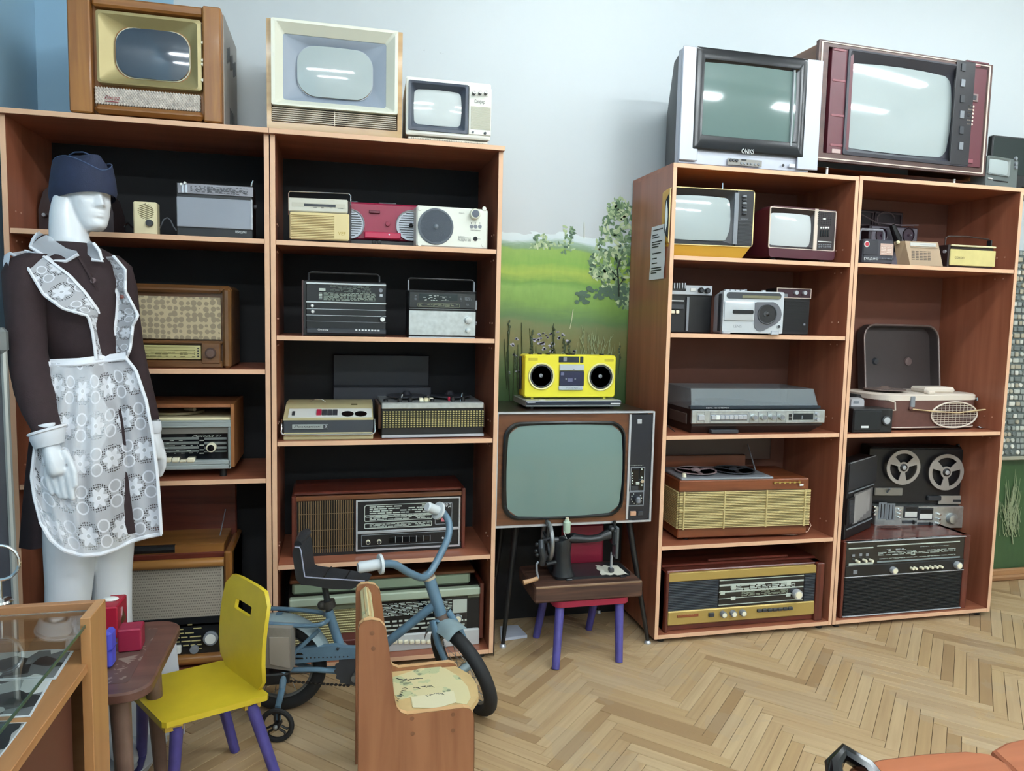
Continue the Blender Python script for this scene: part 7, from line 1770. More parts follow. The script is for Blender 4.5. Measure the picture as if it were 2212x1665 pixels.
cb('lower_panel', xr-.05, xr-.034, YN, yb-.09, 0, zsh-.016, MATS['dark panel'])
GL = mat('clear glass', '#eaf6f0', .0, trans=1, ior=1.45); GL.node_tree.nodes['Principled BSDF'].inputs['Base Color'].default_value = (.92, .98, .95, 1)
cb('glass_top', XL+.092, xr-.008, YN, yb-.02, ZV-.018, ZV-.012, GL, 0)
cb('glass_edge', xr-.0078, xr-.0068, YN, yb-.02, ZV-.018, ZV-.012, mat('green glass edge', '#3f5a4c', .2), 0)
cb('front_lip', XL+.09, xr-.016, yb-.03, yb-.016, zsh, zsh+.02, CWI)
m = mat('photo print', '#8a8a8a', .35); E = NT(m); tc = E.node('ShaderNodeTexCoord'); oi = E.node('ShaderNodeObjectInfo'); va = E.node('ShaderNodeVectorMath'); va.operation = 'ADD'; E.L(tc.outputs['Object'], va.inputs[0]); E.L(oi.outputs['Random'], va.inputs[1])
n1 = E.node('ShaderNodeTexVoronoi'); n1.inputs['Scale'].default_value = 26; E.L(va.outputs[0], n1.inputs['Vector']); rp = E.node('ShaderNodeValToRGB'); rp.color_ramp.interpolation = 'CONSTANT'
sep = E.node('ShaderNodeSeparateColor'); E.L(n1.outputs['Color'], sep.inputs[0]); E.L(sep.outputs[0], rp.inputs['Fac'])
for p, c in ((0, '#25282c'), (.3, '#6f7478'), (.55, '#a9adae'), (.75, '#d9dcdc')): e = rp.color_ramp.elements.new(p); e.color = lin(c)
E.L(rp.outputs['Color'], E.nt.nodes['Principled BSDF'].inputs['Base Color'])
for i, (quad, lab) in enumerate(((((-120, 685), (570, 655), (430, 872), (-190, 905)), 'black and white photograph farthest back in the display case'), (((-100, 905), (400, 880), (235, 1160), (-220, 1190)), 'middle black and white photograph in the display case'), (((-80, 1215), (205, 1205), (0, 1470), (-260, 1500)), 'black and white photograph nearest the viewer in the display case'))):
    c = [onZ(*KQ(*q), zsh+.003) for q in quad]; ctr = sum(c, Vector())/4
    r = empty('photograph', (ctr.x, ctr.y, zsh)); tag(r, lab, 'photograph', 'photographs in the display case')
    MB().prism([(p.x-ctr.x, p.y-ctr.y) for p in c], lambda a, b, h: (a, b, h), .0005, .0018).build('white_border', M_PAPER, r, smooth=0)
    MB().prism([((p.x-ctr.x)*.93, (p.y-ctr.y)*.93) for p in c], lambda a, b, h: (a, b, h), .0018, .0022).build('print', m, r, smooth=0)
# grey framed panel and chrome ring at the extreme left
fr = empty('display_board', (XL+.10, -1.0, 0)); tag(fr, 'pale metal edge of a tall display board at the left border of the photo', 'display board')
e0, e1_ = atD(8, 755, 1.85), atD(33, 1298, 1.85)
ex_ = Vector((e1_.x-fr.location.x, e1_.y+1.0, e1_.z)); es_ = Vector((e0.x-fr.location.x, e0.y+1.0, e0.z))
dn = (ex_-es_)/(es_.z-ex_.z); lo_ = ex_+dn*(ex_.z-.0)
MB().tube([es_, lo_], .008, 8).build('edge_profile', mat('pale metal profile', '#a8aaa4', .4, .4), fr)
MB().loft([[es_, lo_, lo_+Vector((-.03, -.02, 0)), es_+Vector((-.06, -.03, 0))], [p+Vector((-.004, .012, 0)) for p in (es_, lo_, lo_+Vector((-.03, -.02, 0)), es_+Vector((-.06, -.03, 0)))]]).build('board', mat('dark printed board', '#2b2f38', .4, var=.3, vscale=6), fr, smooth=0)
MB().box(es_.x-.05, es_.x+.010, es_.y-.02, es_.y+.015, es_.z-.01, es_.z+.055, .01).build('corner_cap', mat('grey cap', '#6f7473', .5), fr)
MB().box(lo_.x-.10, lo_.x+.02, lo_.y-.08, lo_.y+.08, 0, .012, .003).build('foot', M_GREY, fr)
cg_ = onZ(2, 1300, ZV+.001); rg = empty('ring_stand', (cg_.x, cg_.y, ZV+.001)) ; tag(rg, 'chrome ring on a little stand at the left edge of the display case', 'stand')
MB().tube([(.0+.033*cos(a), 0, .075+.033*sin(a)) for a in [k*2*pi/28 for k in range(28)]], .003, 8, closed=True).build('ring', M_CHROME, rg); MB().tube([(0, 0, .042), (0, 0, 0)], .003, 8).build('rod', M_CHROME, rg); MB().lathe((0, 0, 0), (0, 0, 1), [(.02, 0), (.018, .004), (.004, .006)], 16).build('foot', M_CHROME, rg)

# ================= benches at the lower right corner
BN_ = wood('orange brown laminate', '#b06a48', '#9a5838', 'x', .4, 4)
for i, (pts_, lab) in enumerate(((((1845, 1660), (1905, 1642), (2000, 1630), (2090, 1624), (2136, 1629), (2170, 1648), (2200, 1690), (2230, 1760), (1780, 1760)), 'curved orange brown seat with black rim at the bottom right corner'), (((2152, 1621), (2180, 1606), (2240, 1592), (2330, 1590), (2400, 1760), (2240, 1760), (2215, 1680)), 'second orange brown seat cut off by the right border'))):
    c = [onZ(u, v, .44) for u, v in pts_]; ct = sum(c, Vector())/len(c)
    r = empty('bench_seat', (ct.x, ct.y, 0)); tag(r, lab, 'seat', 'seats in the right foreground')
    MB().prism([(p.x-ct.x, p.y-ct.y) for p in c], lambda a, b, h: (a, b, h), .424, .44).build('seat', BN_, r, smooth=.4)
    MB().tube([(p.x-ct.x, p.y-ct.y, .431) for p in c], .0085, 8, closed=True).build('rim', mat('brown rim', '#9a5a3e', .4), r)
    for sx_ in (-.08, .08): MB().tube([(sx_, 0, .424), (sx_*1.3, .0, 0)], .012, 10).build('leg', M_BLACK, r)
    if i == 0:
        p0 = onZ(1800, 1662, .44)-ct; MB().tube([(p0.x-.02, p0.y-.04, .42), (p0.x+.0, p0.y, .45), (p0.x+.03, p0.y+.012, .462), (p0.x+.055, p0.y-.02, .45), (p0.x+.07, p0.y-.07, .42)], .016, 10).build('armrest', M_GLOSSBLACK, r)
o = None
# ================= mannequin in a school uniform
D0 = 2.05
rh = Vector((RGT.x, RGT.y, 0)).normalized(); fh = Vector((FWD.x, FWD.y, 0)).normalized()
mq = atD(205, 1000, D0); MQ = Vector((mq.x, mq.y, 0))
man = empty('mannequin', MQ); tag(man, 'white female mannequin in brown school dress, lace apron and navy side cap', 'mannequin')
def V(u, v, off=0): return atD(u, v, D0+off)-MQ
PXM = D0/CF
def sec(u, v, hw, hd, off=0, n=28, tilt=0):
    c = V(u, v, off); w_ = hw*PXM*(D0+off)/D0
    return [c+rh*(w_*cos(a))+fh*(hd*sin(a))+UZ*(w_*cos(a)*tilt) for a in [k*2*pi/n for k in range(n)]]
def mpart(name, mb, m, par=None, **k): return mb.build(name, m, par or man, **k)
WHT = mat('glossy white mannequin', '#dfe3e8', .3, coat=.15)
# ---- head in its own frame
HS = .86; PH = math.radians(58)
Fd = -fh*cos(PH)+rh*sin(PH); Rt = -rh*cos(PH)-fh*sin(PH)
chin = V(213, 497); HO = chin-Fd*(.078*HS)-UZ*(.002)+fh*.0
prof = [(0, .066, .030, .022), (.006, .080, .012, .030), (.014, .087, .0, .038), (.035, .088, -.035, .050), (.055, .089, -.055, .057), (.075, .088, -.070, .062), (.100, .087, -.085, .067), (.115, .086, -.092, .070), (.130, .091, -.096, .071), (.155, .088, -.098, .072), (.180, .070, -.088, .064), (.200, .045, -.065, .048), (.213, .01, -.03, .02)]
def ip(z_):
    for a, b in zip(prof, prof[1:]):
        if z_ <= b[0]:
            t = (z_-a[0])/(b[0]-a[0]); t = t*t*(3-2*t)*.4+t*.6; return [a[i]+(b[i]-a[i])*t for i in (1, 2, 3)]
    return prof[-1][1:]
def G(x, s_): return math.exp(-(x/s_)**2)
loops = []
N = 56
for i in range(64):
    z_ = .213*i/63; f_, b_, w_ = ip(z_); cx_, hx = (f_+b_)/2, (f_-b_)/2; lp = []
    for k in range(N):
        a = 2*pi*k/N; ca, sa = cos(a), sin(a)
        x = cx_+hx*math.copysign(abs(ca)**.92, ca); s_ = w_*math.copysign(abs(sa)**.88, sa)
        if ca > 0:
            fr_ = ca**.5
            nose = 0
            if .070 < z_ < .130:
                t = (.130-z_)/.052; t = max(0, min(1, t)); hgt = .004+.022*t**1.2
                if z_ < .080: hgt *= max(0, (z_-.070)/.010)
                nose = hgt*G(s_, .0085+.004*t)
            eye = -.011*(G(s_-.031, .015)+G(s_+.031, .015))*G(z_-.112, .010)+.005*(G(s_-.031, .011)+G(s_+.031, .011))*G(z_-.110, .006)
            brow = .004*(G(s_-.028, .02)+G(s_+.028, .02))*G(z_-.128, .006)
            lips = .0065*G(s_, .020)*G(z_-.0575, .0042)+.0075*G(s_, .018)*G(z_-.0465, .0048)-.003*G(s_, .02)*G(z_-.0525, .002)-.004*G(s_, .02)*G(z_-.037, .005)
            chn = .006*G(s_, .016)*G(z_-.018, .012); chk = .004*(G(s_-.046, .016)+G(s_+.046, .016))*G(z_-.088, .014)
            wing = .006*(G(s_-.013, .005)+G(s_+.013, .005))*G(z_-.080, .006)
            x += (nose+eye+brow+lips+chn+chk+wing)*fr_
        lp.append(HO+(Fd*x+Rt*s_+UZ*z_)*HS)
    loops.append(lp)
B = MB(); B.loft(loops)
# ears
for sg in (1, -1):
    c = HO+(Fd*-.004+Rt*(.071*sg)+UZ*.100)*HS
    B.tube([c+(Fd*(-.008+.012*cos(a))*1.0+UZ*(.029*sin(a))+Rt*sg*(.004+.006*(cos(a) < 0)))*HS for a in [k*2*pi/18 for k in range(15)]], .0045*HS, 8); B.ball(c+(UZ*-.022+Fd*-.002)*HS, .007*HS, 8, 6); B.ball(c-Rt*sg*.004*HS, (.012*HS, .012*HS, .024*HS), 10, 6)
# neck, shoulders, chest
B.loft([sec(150, 415, 26, .035), sec(147, 440, 31, .042), sec(146, 465, 34, .046), sec(148, 490, 37, .047), sec(150, 515, 39, .048), sec(153, 540, 46, .055), sec(155, 565, 70, .07), sec(155, 620, 95, .085), sec(175, 760, 68, .07), sec(195, 900, 100, .10), sec(195, 1000, 105, .10)])
# legs
B.loft([sec(155, 1000, 58, .075, -.04), sec(152, 1180, 50, .068, -.05), sec(150, 1260, 45, .06, -.05), sec(146, 1320, 42, .056, -.05), sec(143, 1420, 42, .055, -.04), sec(143, 1560, 28, .038, -.04), sec(143, 1640, 24, .03, -.04)])
B.loft([sec(238, 1000, 58, .075, .06), sec(240, 1180, 44, .066, .06), sec(242, 1240, 38, .058, .06), sec(243, 1320, 37, .054, .06), sec(246, 1420, 38, .054, .06), sec(246, 1520, 27, .038, .06), sec(246, 1570, 22, .03, .06)])
for u, v, off in ((146, 1655, -.06), (250, 1585, .04)):
    p = V(u, v, off); B.tube([(p.x, p.y, .09), (p.x, p.y, .05), (p.x+.03, p.y-.04, .03), (p.x+.06, p.y-.08, .018)], [.03, .036, .034, .02], 12)
# hands
def hand(wrist, palm, fingers, off, rw, rp):
    B.tube([V(*q, off) for q in wrist], rw, 14)
    B.tube([V(*q, off) for q in palm], rp, 16, flat=.62)
    for f_ in fingers:
        pts = [V(*q, off-.004) for q in f_]; n_ = len(pts); B.tube(pts, [.0098-.0028*i/(n_-1) for i in range(n_)], 10); B.ball(pts[-1], .0068, 8, 6)
def ce(x, y): return (x/2.9725, 740+y/2.9725)
hand([(98, 915), (104, 948), (108, 962)], [ce(318, 650), ce(340, 700), ce(360, 760), ce(375, 830), ce(380, 850)], [[ce(305, 800), ce(308, 860), ce(320, 925), ce(338, 968)], [ce(345, 820), ce(352, 880), ce(372, 950), ce(392, 990)], [ce(392, 815), ce(400, 880), ce(412, 950), ce(424, 993)], [ce(432, 800), ce(445, 870), ce(456, 940), ce(468, 1002)], [ce(405, 690), ce(445, 750), ce(478, 830), ce(486, 920)]], -.20, [.024, .023, .024], [.026, .034, .038, .036, .030])
hand([(322, 880), (328, 925), (332, 945)], [ce(988, 590), ce(1005, 650), ce(1015, 710), ce(1018, 745)], [[ce(1040, 690), ce(1052, 750), ce(1050, 800), ce(1030, 850)], [ce(1022, 700), ce(1034, 770), ce(1030, 815), ce(1012, 852)], [ce(1005, 700), ce(1014, 770), ce(1012, 820), ce(1000, 850)], [ce(992, 690), ce(1000, 760), ce(1002, 800), ce(996, 830)], [ce(985, 620), ce(975, 680), ce(985, 750), ce(995, 790)]], .11, [.022, .021, .022], [.022, .030, .030, .026])
tmp = B.build('body', WHT, None, smooth=0)
md = tmp.modifiers.new('remesh', 'REMESH'); md.mode = 'VOXEL'; md.voxel_size = .0034; md.use_smooth_shade = True
dg = bpy.context.evaluated_depsgraph_get(); dg.update(); me = bpy.data.meshes.new_from_object(tmp.evaluated_get(dg)); bpy.data.objects.remove(tmp)
bm = bmesh.new(); bm.from_mesh(me)
for _ in range(3): bmesh.ops.smooth_vert(bm, verts=bm.verts, factor=.5, use_axis_x=True, use_axis_y=True, use_axis_z=True)
bm.to_mesh(me); bm.free(); me.polygons.foreach_set('use_smooth', [True]*len(me.polygons)); me.materials.clear(); me.materials.append(WHT)
body = bpy.data.objects.new('body', me); COL.objects.link(body); body.parent = man
# ---- dress
DR = mat('dark brown wool', '#2a1a1d', .85, var=.12, vscale=60, bump=.25, bscale=400)
DS = [(525, 112, 196, .055), (545, 75, 236, .075), (565, 52, 256, .088), (600, 48, 266, .10), (650, 62, 266, .105), (700, 84, 262, .10), (750, 100, 264, .09), (775, 104, 268, .088), (800, 100, 280, .10), (850, 88, 305, .125), (950, 70, 330, .15), (1080, 57, 334, .165), (1155, 50, 335, .170)]
def dress_at(v):
    for a, b in zip(DS, DS[1:]):
        if v <= b[0]: t = max(0, (v-a[0])/(b[0]-a[0])); return [a[i]+(b[i]-a[i])*t for i in (1, 2, 3)]
    return DS[-1][1:]
lo = []
for v in [525, 535, 545, 555, 565, 582, 600, 625, 650, 675, 700, 725, 750, 765, 780, 800, 825, 850, 900, 950, 1015, 1080, 1120, 1155]:
    xl_, xr_, hd_ = dress_at(v); n_ = 56; c = V((xl_+xr_)/2, v); w_ = (xr_-xl_)/2*PXM; fold = max(0, (v-790)/400)
    tl = .05*max(0, (1180-v)/600) if v < 700 else 0
    hd_ *= (1-.42*min(1, max(0, (v-755)/60)))
    hem = max(0, (v-1015)/140)
    lo.append([c+UZ*(.030*hem*cos(a))+rh*(w_*cos(a)*(1+.02*fold*sin(a*9)))+fh*(hd_*sin(a)*(1+.05*fold*sin(a*11+1))) for a in [k*2*pi/n_ for k in range(n_)]])
dress = mpart('dress', MB().loft(lo, False, True), DR, smooth=1.2)
# sleeves
def sleeve(P, o0_, o1_, hdk=.95): return MB().loft([sec(u, v, hw, hw*PXM*hdk, o0_+(o1_-o0_)*(i/(len(P)-1))**1.3, 20) for i, (u, v, hw) in enumerate(P)])
mpart('sleeve', sleeve([(78, 548, 22), (58, 562, 36), (52, 590, 41), (54, 640, 40), (57, 700, 38), (60, 760, 37), (68, 805, 39), (79, 850, 40), (91, 890, 37), (98, 915, 31), (102, 930, 27)], -.09, -.20), DR, dress, smooth=1.2)
mpart('sleeve', sleeve([(238, 552, 18), (256, 575, 27), (264, 620, 30), (270, 680, 30), (278, 740, 29), (290, 800, 29), (303, 850, 28), (316, 890, 24), (322, 905, 20)], .08, .10), DR, dress, smooth=1.2)
# front of the dress: points just outside the surface
def on_dress(u, v, lift=.006):
    xl_, xr_, hd_ = dress_at(v); c_, w_ = (xl_+xr_)/2, (xr_-xl_)/2; q = max(-.995, min(.995, (u-c_)/w_))
    return V(u, v, 0)+fh*(-hd_*math.sqrt(1-q*q)-lift)*1.0
def on_dress_px(u, v, lift=.006):
    off = 0
    for _ in range(4):
        vc = 668+(v-668)*(D0+off)/D0; uc = 1106+(u-1106)*(D0+off)/D0
        xl_, xr_, hd_ = dress_at(vc); c_, w_ = (xl_+xr_)/2, (xr_-xl_)/2; q = max(-.99, min(.99, (uc-c_)/w_)); off = -hd_*math.sqrt(1-q*q)-lift
    return atD(u, v, D0+off)-MQ
def cdm(x, y): return (x/3.469, 280+y/3.469)
bts = [on_dress_px(*cdm(*q), .004) for q in ((585, 945), (700, 1130), (783, 1310), (820, 1495))]
mpart('placket', MB().tube(smooth_path([on_dress_px(*cdm(*q), .001) for q in ((600, 960), (700, 1130), (783, 1310), (822, 1495), (845, 1640))]), .008, 6, flat=.5), DR, dress)
for p in bts[1:]: mpart('button', MB().lathe(p, (-fh+UZ*.1), [(.0075, 0), (.0075, .003), (.005, .0035), (.002, .0025)], 14), mat('horn button', '#6d5a5c', .3), dress)
# ---- lace
LACE = mat('white lace', '#e6e8ee', .8); E = NT(LACE); bs = E.nt.nodes['Principled BSDF']
uvn = E.node('ShaderNodeUVMap'); sx = E.node('ShaderNodeSeparateXYZ'); E.L(uvn.outputs[0], sx.inputs[0])
U_, V_ = sx.outputs[0], sx.outputs[1]
row = E.m('FLOOR', V_); u2_ = E.m('ADD', U_, E.m('MULTIPLY', E.m('MODULO', row, 2.0), .5))
cx_ = E.m('SUBTRACT', E.m('FRACT', u2_), .5); cy_ = E.m('SUBTRACT', E.m('FRACT', V_), .5)
r_ = E.m('SQRT', E.m('ADD', E.m('MULTIPLY', cx_, cx_), E.m('MULTIPLY', cy_, cy_))); th_ = E.m('ARCTAN2', cy_, cx_)
petal = E.m('ADD', .235, E.m('MULTIPLY', E.m('COSINE', E.m('MULTIPLY', th_, 6.0)), .065))
flower = E.m('LESS_THAN', r_, petal); core = E.m('LESS_THAN', r_, .055); corer = E.m('MULTIPLY', E.m('LESS_THAN', r_, .085), E.m('GREATER_THAN', r_, .06))
# scrolls between the flowers
ax = E.m('ABSOLUTE', cx_); sxr = E.m('SUBTRACT', ax, .5); scr = E.m('SQRT', E.m('ADD', E.m('MULTIPLY', sxr, sxr), E.m('MULTIPLY', E.m('SUBTRACT', E.m('ABSOLUTE', cy_), .22), E.m('SUBTRACT', E.m('ABSOLUTE', cy_), .22))))
scroll = E.m('LESS_THAN', E.m('ABSOLUTE', E.m('SUBTRACT', scr, .165)), .022)
vor = E.node('ShaderNodeTexVoronoi'); vor.inputs['Scale'].default_value = 15; vor.inputs['Randomness'].default_value = .3; E.L(uvn.outputs[0], vor.inputs['Vector'])
band = E.m('MULTIPLY', E.m('GREATER_THAN', r_, .26), E.m('LESS_THAN', r_, .40))
hole = E.m('MULTIPLY', band, E.m('LESS_THAN', vor.outputs['Distance'], .36))
solid = E.m('MAXIMUM', scroll, E.m('MULTIPLY', flower, E.m('SUBTRACT', 1.0, E.m('MULTIPLY', core, .9))))
al = E.m('MAXIMUM', E.m('MULTIPLY', solid, .90), E.m('SUBTRACT', .56, E.m('MULTIPLY', hole, .46)))
pn = E.node('ShaderNodeTexNoise'); pn.inputs['Scale'].default_value = 3; E.L(uvn.outputs[0], pn.inputs['Vector'])
al = E.m('MINIMUM', 1.0, E.m('ADD', al, E.m('MULTIPLY', corer, .4))); E.L(al, bs.inputs['Alpha'])
def uvgrid(name, rows, uvs, m, par, thick=0):
    mb = MB().grid(rows); o = mpart(name, mb, m, par, smooth=1.2, recalc=False); me = o.data; ul = me.uv_layers.new(name='UVMap'); flat = [q for r in uvs for q in r]
    for lp in me.loops: ul.data[lp.index].uv = flat[lp.vertex_index]
    return o
TRIM = mat('white lace trim', '#e8eaf0', .7); SHEER = mat('sheer white organza', '#dfe4ec', .7, alpha=.5)
def pl(P, t):
    for a, b in zip(P, P[1:]):
        if t <= b[0]: q = (t-a[0])/(b[0]-a[0]); return a[1]+(b[1]-a[1])*q
    return P[-1][1]
LE = [(0, 315), (.1, 305), (.3, 268), (.5, 228), (.72, 203), (.85, 222), (1, 262)]; RE = [(0, 800), (.08, 872), (.25, 938), (.45, 980), (.65, 1008), (.85, 1025), (1, 1035)]
YB_ = [(0, 1150), (.08, 1260), (.2, 1335), (.35, 1365), (.5, 1355), (.62, 1325), (.75, 1275), (.88, 1245), (1, 1228)]; YT = [(0, 125), (.4, 150), (1, 88)]
rows, uvs = [], []
NS, NTT = 49, 60
for j in range(NTT):
    t = j/(NTT-1); r1, r2 = [], []
    for i in range(NS):
        s_ = i/(NS-1); x = pl(LE, t)+(pl(RE, t)-pl(LE, t))*s_; yt, yb_ = pl(YT, s_), pl(YB_, s_); y = yt+(yb_-yt)*t
        u, v = ce(x, y); v = min(v, 1188+.0*t) if 0 else v
        fold = .010*min(1, t*3)*sin(s_*38+2*sin(t*3))*(1-.5*t)+.006*sin(s_*11+1)
        r1.append(on_dress_px(u, v, .038+fold)); r2.append((s_*3.7+.12*sin(t*4), (1-t)*5.2))
    rows.append(r1); uvs.append(r2)
apron = uvgrid('apron', rows, uvs, LACE, None)
mpart('apron_hem', MB().tube(rows[-1], .0055, 6, flat=.6), TRIM, apron); mpart('apron_side_hem', MB().tube([r[0] for r in rows], .0045, 6), TRIM, apron); mpart('apron_side_hem', MB().tube([r[-1] for r in rows], .0045, 6), TRIM, apron)
# gathers under the waistband
wbn = []
for i in range(25):
    s_ = i/24; x = 300+(808-300)*s_; y = pl([(0, 128), (.4, 120), (1, 82)], s_); u, v = ce(x, y); wbn.append([on_dress_px(u, v-7, .030), on_dress_px(u, v, .042), on_dress_px(u, v+7, .040)])
mpart('waistband', MB().grid(wbn), TRIM, apron, smooth=1.2, recalc=False)
mpart('waist_gathers', MB().tube([p[2] for p in wbn], .004, 6), TRIM, apron)
def strip(name, inner, outer, lift_i, lift_o, n_=40, wav=.0, us=1.0, vs_=6.0, off=None):
    def resamp(P):
        Q = [Vector((p[0], p[1], 0)) for p in P]; L_ = [0]
        for a, b in zip(Q, Q[1:]): L_.append(L_[-1]+(b-a).length)
        out = []
        for k in range(n_):
            d_ = L_[-1]*k/(n_-1)
            for i in range(len(Q)-1):
                if d_ <= L_[i+1]+1e-9: t = (d_-L_[i])/(L_[i+1]-L_[i]); out.append(Q[i].lerp(Q[i+1], t)); break
        return out
    I, O = resamp(inner), resamp(outer); rows, uvs = [], []
    for k in range(n_):
        r1, r2 = [], []
        for j in range(7):
            t = j/6; p = I[k].lerp(O[k], t); u, v = cdm(p.x, p.y); lf = lift_i+(lift_o-lift_i)*t+wav*t*sin(k*1.1)
            q = on_dress_px(u, v, lf) if off is None else atD(u, v, D0+off-lf)-MQ
            r1.append(q); r2.append((t*us, vs_*k/(n_-1)))
        rows.append(r1); uvs.append(r2)
    o = uvgrid(name, rows, uvs, LACE, apron); mpart('ruffle_edge', MB().tube([r[-1] for r in rows], .004, 6), TRIM, o); mpart('ruffle_seam', MB().tube([r[0] for r in rows], .006, 6, flat=.5), TRIM, o); return o
strip('shoulder_ruffle', [(190, 905), (330, 950), (520, 1090), (640, 1220), (740, 1360), (800, 1500), (845, 1725)], [(75, 925), (180, 985), (240, 1090), (330, 1240), (470, 1340), (660, 1395), (690, 1500), (705, 1600), (720, 1725)], .012, .040, wav=.004, us=.9, off=None)
strip('shoulder_ruffle', [(765, 955), (810, 1010), (850, 1130), (885, 1250), (875, 1400), (862, 1520), (848, 1725)], [(850, 948), (940, 1050), (938, 1210), (1035, 1390), (995, 1470), (985, 1560), (975, 1640), (940, 1725)], .010, .030, wav=.005, us=.8)
rows = [[V(*cdm(x0, y), -.06) for x0 in (20, 36, 50)] for y in (930, 1000, 1080, 1160, 1240, 1300)]
for i, r in enumerate(rows): r[2] = r[2]+rh*.01-fh*.02
mpart('back_ruffle', MB().grid([[V(*cdm(80, 915), -.09), V(*cdm(50, 925), -.08), V(*cdm(30, 945), -.06)], [V(*cdm(75, 960), -.155), V(*cdm(42, 975), -.13), V(*cdm(22, 1000), -.10)], [V(*cdm(55, 1060), -.14), V(*cdm(38, 1070), -.12), V(*cdm(25, 1085), -.10)], [V(*cdm(60, 1180), -.14), V(*cdm(48, 1190), -.12), V(*cdm(36, 1200), -.10)], [V(*cdm(66, 1300), -.13), V(*cdm(60, 1305), -.12), V(*cdm(54, 1310), -.10)]]), TRIM, apron, smooth=1.2, recalc=False)
# brooch on the strap
mpart('brooch', MB().ball(on_dress_px(*cdm(912, 1252), .03), .006, 10, 6), mat('brooch brown', '#7a4a46', .3), apron)
# ---- collar and cuffs
def surf(name, A_, B_, m, edge, par, offa, offb):
    n_ = len(A_); rows = []
    for (ax_, ay_), (bx_, by_) in zip(A_, B_): p, q = V(*cdm(ax_, ay_), offa), V(*cdm(bx_, by_), offb); rows.append([p.lerp(q, t/4)+UZ*(.006*sin(pi*t/4)) for t in range(5)])
    o = mpart(name, MB().grid(rows), m, par, smooth=1.2, recalc=False); mpart('lace_edge', MB().tube([r[-1] for r in rows], .0045, 6), TRIM, o); return o
col = surf('collar', [(345, 790), (380, 800), (430, 845), (500, 890), (565, 915)], [(228, 880), (300, 925), (400, 985), (500, 985), (585, 935)], SHEER, 1, man, -.068, -.085)
surf('collar', [(650, 850), (655, 880), (655, 915), (650, 945)], [(700, 850), (745, 910), (765, 985), (690, 975)], SHEER, 1, man, -.055, -.075)
surf('collar', [(330, 785), (310, 775), (300, 770)], [(228, 880), (250, 820), (285, 775)], SHEER, 1, man, -.03, -.02)
def cuff(P, off, name='cuff'):
    o = mpart(name, MB().loft([sec(u, v, hw, hw*PXM*.95, off, 22, tl) for u, v, hw, tl in P], False, False), mat('white cuff', '#d9dde4', .7), man, smooth=1.2); return o
c1_ = cuff([(102, 930, 33, .32), (103, 938, 34, .32), (105, 950, 31, .28), (107, 962, 28, .25), (106, 960, 25, .25)], -.20); mpart('cuff_lace', MB().tube(sec(102, 929, 34, 34*PXM*.95, -.20, 30, .32), .0042, 6, closed=True), TRIM, c1_)
c2_ = cuff([(325, 905, 20, -.2), (326, 912, 21, -.2), (328, 924, 20, -.15), (329, 932, 17, -.1)], .105)
# ---- cap
NAVY2 = mat('navy cotton', '#1d2640', .8, var=.15, vscale=30, bump=.2, bscale=300)
def hp(f_, s_, z_): return HO+(Fd*f_+Rt*s_+UZ*z_)
def ring(z0, z1, fx, bx, wx, pw=1.0, n_=40):
    out = []
    for k in range(n_):
        a = 2*pi*k/n_; ca, sa = cos(a), sin(a); c_ = (fx+bx)/2; h_ = (fx-bx)/2; x = c_+h_*math.copysign(abs(ca)**pw, ca); t = (ca+1)/2; out.append(hp(x, wx*math.copysign(abs(sa)**pw, sa), z0+(z1-z0)*t))
    return out
cap = mpart('side_cap', MB().loft([ring(.068, .104, .081, -.090, .068), ring(.085, .110, .084, -.096, .070), ring(.13, .15, .083, -.100, .066), ring(.165, .185, .078, -.094, .052), ring(.192, .205, .070, -.078, .030), ring(.214, .200, .062, -.062, .016), ring(.205, .190, .058, -.05, .006)], False, True), NAVY2, man, smooth=1.2)
fl_ = []
for k in range(41):
    a = 2*pi*k/40; ca, sa = cos(a), sin(a); t = (ca+1)/2; zt_ = .150+.012*t+.040*abs(sa)**1.5
    def rr_(w_, z_, g_): return hp((-.006)+(.090+g_)*math.copysign(abs(ca)**.95, ca), (w_+g_)*math.copysign(abs(sa)**.95, sa), z_)
    fl_.append([rr_(.068, .066+.036*t, .0055), rr_(.071, .088+.026*t, .0075), rr_(.069, .125+.02*t, .0065), rr_(.062, zt_-.010, .005), rr_(.058, zt_, .0045)])
mpart('cap_flap', MB().grid(fl_), NAVY2, cap, smooth=1.2, recalc=False)
mpart('cap_seam', MB().tube([r[-1] for r in fl_], .0018, 6), mat('lighter navy seam', '#3d4d6b', .8), cap)
mpart('cap_ridge', MB().tube([hp(.062, .013, .202), hp(.03, .016, .213), hp(-.01, .017, .216), hp(-.045, .014, .212), hp(-.075, .006, .196)], .0022, 6), MATS['lighter navy seam'], cap)
# support pole and base for the figure
pb_ = V(195, 1600, 0); mpart('base', MB().lathe((pb_.x, pb_.y, 0), (0, 0, 1), [(.17, 0), (.17, .006), (.165, .008)], 40), M_CHROME)
